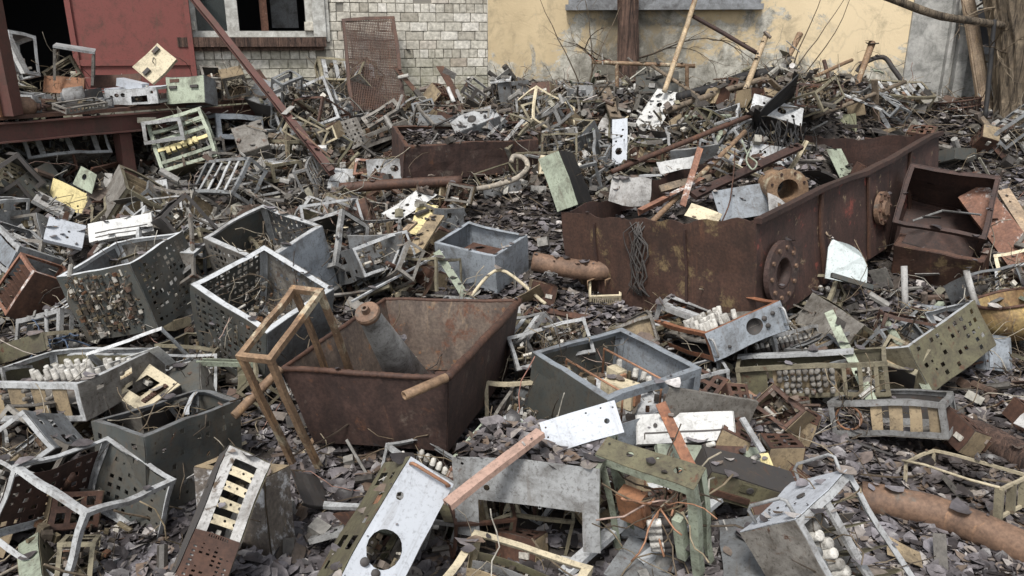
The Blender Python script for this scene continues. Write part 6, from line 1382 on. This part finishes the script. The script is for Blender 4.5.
def pbar(key,desc,L,kind,mat):
    mb=MB()
    if kind=='L': mb.bar((-L/2,0,0),(L/2,0,0),.03,.003,(0,0,1),8); mb.bar((-L/2,0,0),(L/2,0,0),.003,.027,(0,0,1),8,(-.0135,-.015))
    elif kind=='U':
        mb.bar((-L/2,0,0),(L/2,0,0),.036,.003,(0,0,1),8)
        for s in (-1,1): mb.bar((-L/2,0,0),(L/2,0,0),.003,.016,(0,0,1),8,(s*.0165,-.0095))
    elif kind=='t': mb.tube([(-L/2+L*i/8,0,0) for i in range(9)],.016,10)
    else: mb.bar((-L/2,0,0),(L/2,0,0),.05,.018,(0,0,1),8)
    BAR[key]=(mb.mesh('bar',mat,kind=='t',warpf(len(BAR)*4+1,.035,2)),desc)
pbar('a','loose grey angle bar',.5,'L','dustysteel'); pbar('b','loose pale channel bar',.45,'U','lightgrey'); pbar('c','thin rusty rod',.6,'t','rust'); pbar('d','splintered board',.45,'w','wood'); pbar('e','loose mint channel bar',.4,'U','mint'); pbar('f','loose beige strip',.35,'L','cream'); pbar('g','brown flat bar',.4,'w','rust')
rf=random.Random(77)
REG=[ # px0,px1,py0,py1, chassis, plates, bars, kinds, deck
 (-130,345,140,330,230,34,50,'open lattice ladder half lattice panel open half ladder cards perf valve'.split()),
 (-120,260,330,425,16,10,12,'open half valve cards'.split()),
 (-110,165,400,574,26,12,16,'relay half open cards valve open'.split()),
 (165,440,410,574,0,2,4,['relay']),
 (330,600,92,190,80,22,26,'open half lattice panel relay ladder'.split()),
 (335,460,185,300,30,14,22,'relay half ladder open lattice'.split()),
 (560,820,75,190,40,26,46,'relay half open panel'.split()),
 (640,1150,295,405,52,18,26,'valve cards open half ladder'.split()),
 (430,800,400,574,34,14,18,'relay half open valve half'.split()),
 (430,560,285,440,16,8,12,'relay half open valve ladder'.split()),
 (800,1130,85,165,12,14,26,'relay half ladder'.split()),
 (300,440,440,560,0,2,4,['relay']),
 (860,1150,400,570,4,4,6,['relay']),
]
KCNT={k:0 for k in KIND}
def clear(p,r,tol):
    x,y=project(p); rp=r*FPX/p.y
    for (hx,hy,hY,hr,hz) in HERO:
        if p.y<hY+.12 and math.hypot(x-hx,y-hy)<tol*(rp+hr): return False
    return True
PLACED=[]
def bbox(pts):
    u=[project(p) for p in pts]; return min(a[0] for a in u),min(a[1] for a in u),max(a[0] for a in u),max(a[1] for a in u)
BOXES=[(25,126,125,172,6.7,[0.]),(118,112,162,178,6.9,[0.]),(270,100,335,172,6.9,[0.]),(345,178,465,192,6.35,[0.]),(470,152,532,190,6.4,[0.]),(870,495,1024,556,2.6,[0.]),(165,97,268,114,7.9,[0.])]
for id,(loc,qq,d) in POSE.items():
    Q=Quaternion(qq); BOXES.append((*bbox([Vector(loc)+Q@Vector((sx*d[0]/2,sy*d[1]/2,sz*d[2]/2)) for sx in(-1,1) for sy in(-1,1) for sz in(-1,1)]),loc[1],[0.]))
OPENTOP=[(Matrix.Translation(Vector(POSE[i][0]))@Quaternion(POSE[i][1]).to_matrix().to_4x4()).inverted() for i in ('trough','grey_tray','grey_box','meter_chassis')]; OPEND=[POSE[i][2] for i in ('trough','grey_tray','grey_box','meter_chassis')]
def inside(p,m=.06):
    for M_,d in zip(OPENTOP,OPEND):
        q=M_@p
        if abs(q.x)<d[0]/2+m and abs(q.y)<d[1]/2+m: return True
    return False
def covers(loc,rot,d):
    if inside(loc): return True
    return covers_(loc,rot,d)
def covers_(loc,rot,d):
    """would a loose piece here hide much of one of the big pieces behind it?"""
    b=bbox([loc+rot@Vector((sx*d[0]/2,sy*d[1]/2,z*d[2])) for sx in(-1,1) for sy in(-1,1) for z in (0,1)])
    if b[1]<76 and b[0]>330: return True
    hit=[]
    for H in BOXES:
        if loc.y>H[4]+.08: continue
        w=min(b[2],H[2])-max(b[0],H[0]); h=min(b[3],H[3])-max(b[1],H[1])
        if w>0 and h>0:
            q=.7*w*h/((H[2]-H[0])*(H[3]-H[1]))
            if q+H[5][0]>.2: return True
            hit.append((H,q))
    for H,q in hit: H[5][0]+=q
    return False
def deckgap(p):      # the dark space under the platform stays open
    x,y=project(p); return (10<x<168 and 110<y<176) or (62<x<168 and 110<y<192)
def rest(rot,d,p,sink,zoff):
    """lift so the lowest corner of a box d turned by rot sits on the ground"""
    lo=1e9
    for sx in(-.5,.5):
        for sy in(-.5,.5):
            for z in (0,1):
                c=rot@Vector((sx*d[0],sy*d[1],z*d[2])); lo=min(lo,c.z-ground_z(p.x+c.x,p.y+c.y))
    return Vector((p.x,p.y,-lo-sink+zoff))
for (x0,x1,y0,y1,nc,npl,nb,kinds) in REG:
    got=0
    for _ in range(nc*26):
        if got>=nc: break
        p=raybase(rf.uniform(x0,x1),rf.uniform(y0,y1))
        if p is None or p.y>9.0 or (p.x<-2.2 and p.y>8.1): continue
        if deckgap(p): continue
        k=rf.choice(kinds); r0,d,desc,pal,_c=KIND[k]; sc=rf.uniform(.9,1.4) if p.y>4.6 else rf.uniform(.75,1.15)
        if any((p-q).length<(.12 if max(d)>.25 else .08) for q in PLACED): continue
        rot=(Quaternion((0,0,1),rf.uniform(0,6.28))@Quaternion((1,0,0),rf.gauss(0,.55))@Quaternion((0,1,0),rf.gauss(0,.45)))
        loc=rest(rot,[v*sc for v in d],p,.05,0 if rf.random()<.5 else rf.uniform(0,.26 if p.y>4.4 and p.x<0 else .08))
        if covers(loc,rot,[v*sc for v in d]): continue
        o=r0 if KCNT[k]==0 else copy_tree(r0); KCNT[k]+=1
        o.rotation_mode='QUATERNION'; o.rotation_quaternion=rot; o.scale=(sc,)*3
        o.location=loc; PLACED.append(p)
        fm=rf.choice(pal); recolour(o,{'frame':fm})
        adj={'dustysteel':'dusty','zinc':'dull metal','brass':'brass-edged','lightgrey':'pale-edged','grey':'grey','darksteel':'black','olive':'olive','cream':'cream-edged','rust':'rusty','peelrust':'peeling'}[fm]
        o['label']=wording(f'small {adj} {desc}' if sc<.85 else f'{adj} {desc}',o.location); got+=1
    for (n,lib,nm,cat,grp) in ((npl,PLATE,'scrap_plate','plate','loose plates in the heap'),(nb,BAR,'loose_bar','bar','loose bars in the heap')):
        for _ in range(n):
            p=None
            for _t in range(12):
                q=raybase(rf.uniform(x0,x1),rf.uniform(y0,y1))
                if q and q.y<9 and not deckgap(q) and clear(q,.12 if lib is PLATE else .24,.8): p=q;break
            if p is None: continue
            k=rf.choice(list(lib)); me,desc=lib[k]; sc=rf.uniform(.6,1.15)
            rot=Quaternion((0,0,1),rf.uniform(0,6.28))@Quaternion((1,0,0),rf.gauss(0,.5))@Quaternion((0,1,0),rf.gauss(0,.35 if p.y<6.8 or lib is PLATE else .75))
            if covers(Vector((p.x,p.y,ground_z(p.x,p.y)+.08)),rot,[max(v.co[i] for v in me.vertices)*2*sc+.01 for i in range(3)]): continue
            o=bpy.data.objects.new(nm,me); COL.objects.link(o); o.rotation_mode='QUATERNION'; o.rotation_quaternion=rot; o.scale=(sc,)*3
            o.location=(p.x,p.y,ground_z(p.x,p.y)+.05+rf.uniform(0,.06 if p.y<4.4 else .16)); tag(o,wording(desc,o.location),cat,grp)
# things on the platform among the big ones
for i in range(24):
    t=rf.uniform(.05,.95); s=rf.uniform(.15,.7); pp=Vector((D1.x,D1.y,DZ))+e*((D2-D1).length*t)+back*s
    if i<7 or i>=14:
        k=('relay','half','open','panel','relay','ladder','relay')[i%7]; o=copy_tree(KIND[k][0]); sc=.6; o.rotation_mode='QUATERNION'; o.rotation_quaternion=Quaternion((0,0,1),rf.uniform(0,6.28)); o.scale=(sc,)*3; o.location=pp; o['label']=wording('small '+KIND[k][2]+' on the platform',pp)
    else:
        k=rf.choice('abcdefg'); me,desc=(PLATE if i<11 else BAR)[k]; o=bpy.data.objects.new('scrap_plate' if i<11 else 'loose_bar',me); COL.objects.link(o); o.location=pp+Vector((0,0,.05)); o.scale=(.7,)*3; o.rotation_euler=(rf.gauss(0,.3),rf.gauss(0,.2),rf.uniform(0,6)); tag(o,wording(desc+' on the platform',pp),'plate' if i<11 else 'bar','loose plates in the heap' if i<11 else 'loose bars in the heap')
# scrap thrown into the rusty tank
for i in range(22):
    lp=Vector((rf.uniform(-.4,.42)*TANKD[0],rf.uniform(-.3,.48)*TANKD[1],0)); up_=.62+.22*(lp.y/TANKD[1]+.5)-(.3 if lp.x>0 and lp.y>.1 else 0); lp.z=TANKD[2]*up_; wp_=TANKM@lp
    rot=Quaternion((0,0,1),rf.uniform(0,6.28))@Quaternion((1,0,0),rf.gauss(0,.6))@Quaternion((0,1,0),rf.gauss(0,.4))
    if i<12:
        k=('half','open','relay','ladder','panel','relay')[i%6]; r0,d,desc,pal,_c=KIND[k]
        if covers(wp_,rot,[v*.8 for v in d]): continue
        o=copy_tree(r0); KCNT[k]+=1; o.rotation_mode='QUATERNION'; o.rotation_quaternion=rot; o.scale=(.8,)*3; o.location=wp_; fm=rf.choice(pal); recolour(o,{'frame':fm}); o['label']=wording(desc+' in the tank',wp_)
    else:
        k=rf.choice('abcdefg'); me,desc=(PLATE if i<16 else BAR)[k]; o=bpy.data.objects.new('scrap_plate' if i<16 else 'loose_bar',me); COL.objects.link(o); o.rotation_mode='QUATERNION'; o.rotation_quaternion=rot; o.location=wp_+Vector((0,0,.08)); tag(o,wording(desc+' in the tank',wp_),'plate' if i<16 else 'bar','loose plates in the heap' if i<16 else 'loose bars in the heap')
for k in KIND:
    if KCNT[k]==0: 
        for ch in list(KIND[k][0].children): bpy.data.objects.remove(ch)
        bpy.data.objects.remove(KIND[k][0])
# ================================================================== litter nobody could count
bpy.context.view_layer.update()
from mathutils.bvhtree import BVHTree
SKIP=('valve','cap','capacitor','screw','engraving','wiring','circuit_parts','relay_sockets','knob','branch','stem','trunk','valve_bases','valve_caps','roof','room','mesh','ground','terminal','bolts')
BV=[];BP=[];BED=[]
for o in bpy.data.objects:
    if o.type!='MESH' or o.name.split('.')[0] in SKIP: continue
    M=np.array(o.matrix_world); n=len(o.data.vertices); a=np.empty(n*3); o.data.vertices.foreach_get('co',a); a=a.reshape(-1,3)@M[:3,:3].T+M[:3,3]
    if a[:,2].min()>3: continue
    k=len(BV); BV+=a.tolist(); bed=o.name.startswith(('silt','debris_bed'))
    for p in o.data.polygons: BP.append([k+i for i in p.vertices]); BED.append(bed)
TREE=BVHTree.FromPolygons(BV,BP); UPV=Vector((0,0,1))
def vis(x,y,m=230):
    u,v=project((x,y,base_z(y))); return -m<u<1024+m and v<576+m
def drop(x,y,zt=2.6):
    """what a leaf falling at x,y lands on: (point, normal, is it ground)"""
    g=ground_z(x,y); loc,nor,idx,_=TREE.ray_cast(Vector((x,y,zt)),Vector((0,0,-1)))
    if loc is None or loc.z<g: return Vector((x,y,g)),UPV,True
    if nor.z<0: nor=-nor
    return loc,nor,BED[idx]
rl=random.Random(5)
def leaf_place(n,under=.85):
    out=[]
    while len(out)<n:
        y=1.7+7.6*math.sqrt(rl.random()) if rl.random()<.62 else rl.uniform(1.8,5.2); x=rl.uniform(-.95,.95)*y*1.12
        if not vis(x,y): continue
        if x<-1.2 and y>3.2 and rl.random()<.55: continue     # the left of the yard is mostly metal
        loc,nor,ob=drop(x,y); g=ground_z(x,y)
        if ob: out.append((x,y,loc.z+rl.uniform(.0,.018),0.))
        elif nor.z>.55 and loc.z<g+.7 and rl.random()<(.03 if y<4.4 else .12): out.append((loc.x,loc.y,loc.z+.006,.5))
        elif rl.random()<under: out.append((x,y,g+rl.uniform(0,.015),0.))
    return np.array(out)
def leaf_mesh(name,pl,mat,smin,smax,lobed=True):
    n=len(pl); rg=np.random.RandomState(3)
    # 4 x 3 patch per leaf with an oval, toothed outline
    u=np.array([-1,-.6,-.05,.55,1.]); wd=np.array([.06,.68,.95,.66,.05]); T=[]
    for i in range(5):
        for j in (-1,0,1): T.append((u[i],j*wd[i]))
    T=np.array(T); L=(smin+(smax-smin)*rg.rand(n)**1.7)*.5; W=L*rg.uniform(.55,.95,n)
    X=T[:,0][None]*L[:,None]*(1+rg.uniform(-.08,.08,(n,15))); Yv=T[:,1][None]*W[:,None]*(1+rg.uniform(-.13,.13,(n,15)))
    cu=rg.uniform(-.4,1.6,n)[:,None]; fo=rg.uniform(-.3,.8,n)[:,None]
    Zv=(cu*(X/L[:,None])**2*L[:,None]*.32+fo*np.abs(Yv)*.5+rg.uniform(-.05,.05,(n,15))*L[:,None])
    P=np.stack([X,Yv,Zv],-1); a=rg.uniform(0,6.283,n); tx=rg.normal(0,.26,n)*(1-pl[:,3]); ty=rg.normal(0,.26,n)*(1-pl[:,3])
    def rotm(P,ax,t):
        c,s=np.cos(t)[:,None],np.sin(t)[:,None]; i,j=[(1,2),(0,2),(0,1)][ax]; Q=P.copy(); Q[...,i]=P[...,i]*c-P[...,j]*s; Q[...,j]=P[...,i]*s+P[...,j]*c; return Q
    P=rotm(rotm(rotm(P,0,tx),1,ty),2,a); P-= np.minimum(P[...,2].min(1),0)[:,None,None]*np.array([0,0,.5])
    P+=pl[:,None,:3]; f=[]
    for i in range(4):
        for j in range(2): f.append((i*3+j,(i+1)*3+j,(i+1)*3+j+1,i*3+j+1))
    F=(np.array(f)[None]+15*np.arange(n)[:,None,None]).reshape(-1,4)
    me=bpy.data.meshes.new(name); me.vertices.add(n*15); me.vertices.foreach_set('co',P.reshape(-1).astype(np.float32)); m=len(F)
    me.loops.add(m*4); me.loops.foreach_set('vertex_index',F.reshape(-1).astype(np.int32)); me.polygons.add(m); me.polygons.foreach_set('loop_start',np.arange(0,m*4,4,dtype=np.int32)); me.update(calc_edges=True); me.validate()
    me.polygons.foreach_set('use_smooth',np.ones(m,bool)); me.materials.append(MATS[mat]); o=bpy.data.objects.new(name,me); COL.objects.link(o); return o
o=leaf_mesh('leaf_litter',leaf_place(70000),'leaves',.03,.1); tag(o,'damp grey brown fallen leaves matted over the whole yard','fallen leaves',kind='stuff')
o=leaf_mesh('leaf_crumbs',leaf_place(34000),'leaves',.008,.03); tag(o,'crumbled leaf bits and fines between the larger leaves','leaf crumbs',kind='stuff')
# shreds of metal, wire and twig
def spots(n,w):
    out=[]
    while len(out)<n:
        y=1.8+7.4*math.sqrt(rl.random()); x=rl.uniform(-.9,.9)*y*1.1
        if not vis(x,y,170) or rl.random()>w(x,y): continue
        loc,nor,ob=drop(x,y); g=ground_z(x,y)
        if not ob and rl.random()<(.08 if y<6 else .25) and nor.z>.4 and loc.z<g+.55: out.append(loc.copy())
        else: out.append(Vector((x,y,g+rl.uniform(0,.05))))
    return out
def wmetal(x,y):
    u,v=project((x,y,base_z(y)))
    if v<200: return .9 if u<820 else .35
    if u<430: return 1. if v<430 else .35
    if 640<u<1000 and 290<v<420: return .7
    if 440<u<780 and v>420: return .45
    return .07
mb=MB()
for p in spots(11500,wmetal):
    s=(.012+.06*rl.random()**1.6)*(1.3 if p.y>5 else 1); R=(Quaternion((0,0,1),rl.uniform(0,6.3))@Quaternion((1,0,0),rl.gauss(0,.6))@Quaternion((0,1,0),rl.gauss(0,.6))).to_matrix(); k=rl.random(); p=p+Vector((0,0,s*.4))
    if k<.4: mb.box(p,(s*2,s*rl.uniform(.5,1.5),.004),R)
    elif k<.6: mb.box(p,(s*rl.uniform(2,5),s*.22,s*.18),R)
    elif k<.75: mb.box(p,(s,s*.8,s*.7),R)
    else:
        d=R@Vector((s,0,0)); mb.tube([p-d,p+d],s*.35,7)
o=mb.build('scrap_shreds','scraps'); tag(o,'countless small shreds of metal and broken parts strewn between the chassis','scrap shreds',kind='stuff')
mb=MB()
for p in spots(3200,lambda x,y:.9 if (y>6 or x<-.8) else .35):
    L=rl.uniform(.06,.35); d=Vector((rl.uniform(-1,1),rl.uniform(-1,1),rl.gauss(.1,.25))).normalized(); q=[p+Vector((0,0,.01))]
    for i in range(4): d=(d+Vector((rl.uniform(-1,1),rl.uniform(-1,1),rl.uniform(-.5,.4)))*.22).normalized(); q.append(q[-1]+d*L/4)
    mb.tube(q,rl.uniform(.0015,.005),4)
o=mb.build('twig_litter','twigs'); tag(o,'fallen twigs and dry stalks scattered over leaves and scrap','twigs',kind='stuff')
mb=MB()
for p in spots(2300,wmetal):
    d=Vector((rl.uniform(-1,1),rl.uniform(-1,1),rl.uniform(0,.9))).normalized(); q=[p]; L=rl.uniform(.03,.07)
    for i in range(8): d=(d+Vector((rl.uniform(-1,1),rl.uniform(-1,1),rl.uniform(-.9,.5)))*.6).normalized(); q.append(q[-1]+d*L)
    mb.tube(q,rl.uniform(.0015,.0035),5)
o=mb.build('loose_wiring','wires',None,True); tag(o,'loose cut wires tangled all through the heap','wiring',kind='stuff')
# black root mat hanging at the back of the tank, dry stalks at the right
mb=MB()
for i in range(70):
    p=Vector((rl.gauss(2.25,.22),rl.gauss(6.95,.12),rl.uniform(1.0,1.25))); q=[p]; d=Vector((rl.gauss(0,.3),rl.gauss(-.3,.3),-1)).normalized(); L=rl.uniform(.04,.1)
    for k in range(7): d=(d+Vector((rl.gauss(0,.25),rl.gauss(0,.25),-.1))).normalized(); q.append(q[-1]+d*L)
    mb.tube(q,rl.uniform(.003,.009),5)
o=mb.build('root_mat','black',None,True); tag(o,'black matted roots hanging down into the long rusty tank','roots',kind='stuff')
mb=MB()
for i in range(260):
    p=Vector((rl.gauss(2.95,.3),rl.gauss(4.35,.25),0)); p.z=ground_z(p.x,p.y); q=[p]; d=Vector((rl.gauss(0,.6),rl.gauss(0,.6),.6)).normalized(); L=rl.uniform(.03,.06)
    for k in range(7): d=(d+Vector((rl.gauss(0,.25),rl.gauss(0,.25),-.22))).normalized(); q.append(q[-1]+d*L)
    mb.tube(q,rl.uniform(.0012,.003),4)
o=mb.build('dry_stalks','twigs',None,True); tag(o,'dry beige stalks round the blue-grey casing lid','dry stalks',kind='stuff')
# ================================================================== light and camera
w=bpy.data.worlds.new('World'); SC.world=w; w.use_nodes=True; nt=w.node_tree; bg=nt.nodes['Background']
sky=nt.nodes.new('ShaderNodeTexSky'); sky.sky_type='NISHITA'; sky.sun_disc=False
EL,AZ=math.radians(58),math.radians(200)      # sun azimuth measured clockwise from +Y
sky.sun_elevation=EL; sky.sun_rotation=AZ; sky.air_density=1.; sky.dust_density=2.; sky.ozone_density=.6
hs=nt.nodes.new('ShaderNodeHueSaturation'); hs.inputs['Saturation'].default_value=.3; nt.links.new(sky.outputs[0],hs.inputs['Color']); nt.links.new(hs.outputs[0],bg.inputs[0]); bg.inputs[1].default_value=.1   # overcast: a greyed sky
sd=bpy.data.lights.new('sun','SUN'); sd.energy=1.9; sd.angle=math.radians(14); sd.color=(1,.97,.93)
so=bpy.data.objects.new('sun',sd); COL.objects.link(so)
dirv=Vector((math.sin(AZ)*math.cos(EL),math.cos(AZ)*math.cos(EL),math.sin(EL))); so.rotation_euler=dirv.to_track_quat('Z','Y').to_euler(); so.location=dirv*30
cd=bpy.data.cameras.new('camera'); cd.sensor_width=36; cd.lens=36*FPX/1024; cd.clip_end=400; cd.clip_start=.05
co=bpy.data.objects.new('camera',cd); COL.objects.link(co); co.location=(0,0,1.9); co.rotation_euler=(math.pi/2-PITCH,0,0); SC.camera=co
SC.view_settings.view_transform='Standard'; SC.view_settings.look='None'; SC.view_settings.gamma=1; SC.view_settings.exposure=.92
SC.cycles.max_bounces=6

for o in bpy.data.objects:
    if 'label' in o and not 4<=len(o['label'].split())<=16: print('LABEL',len(o['label'].split()),o['label'])
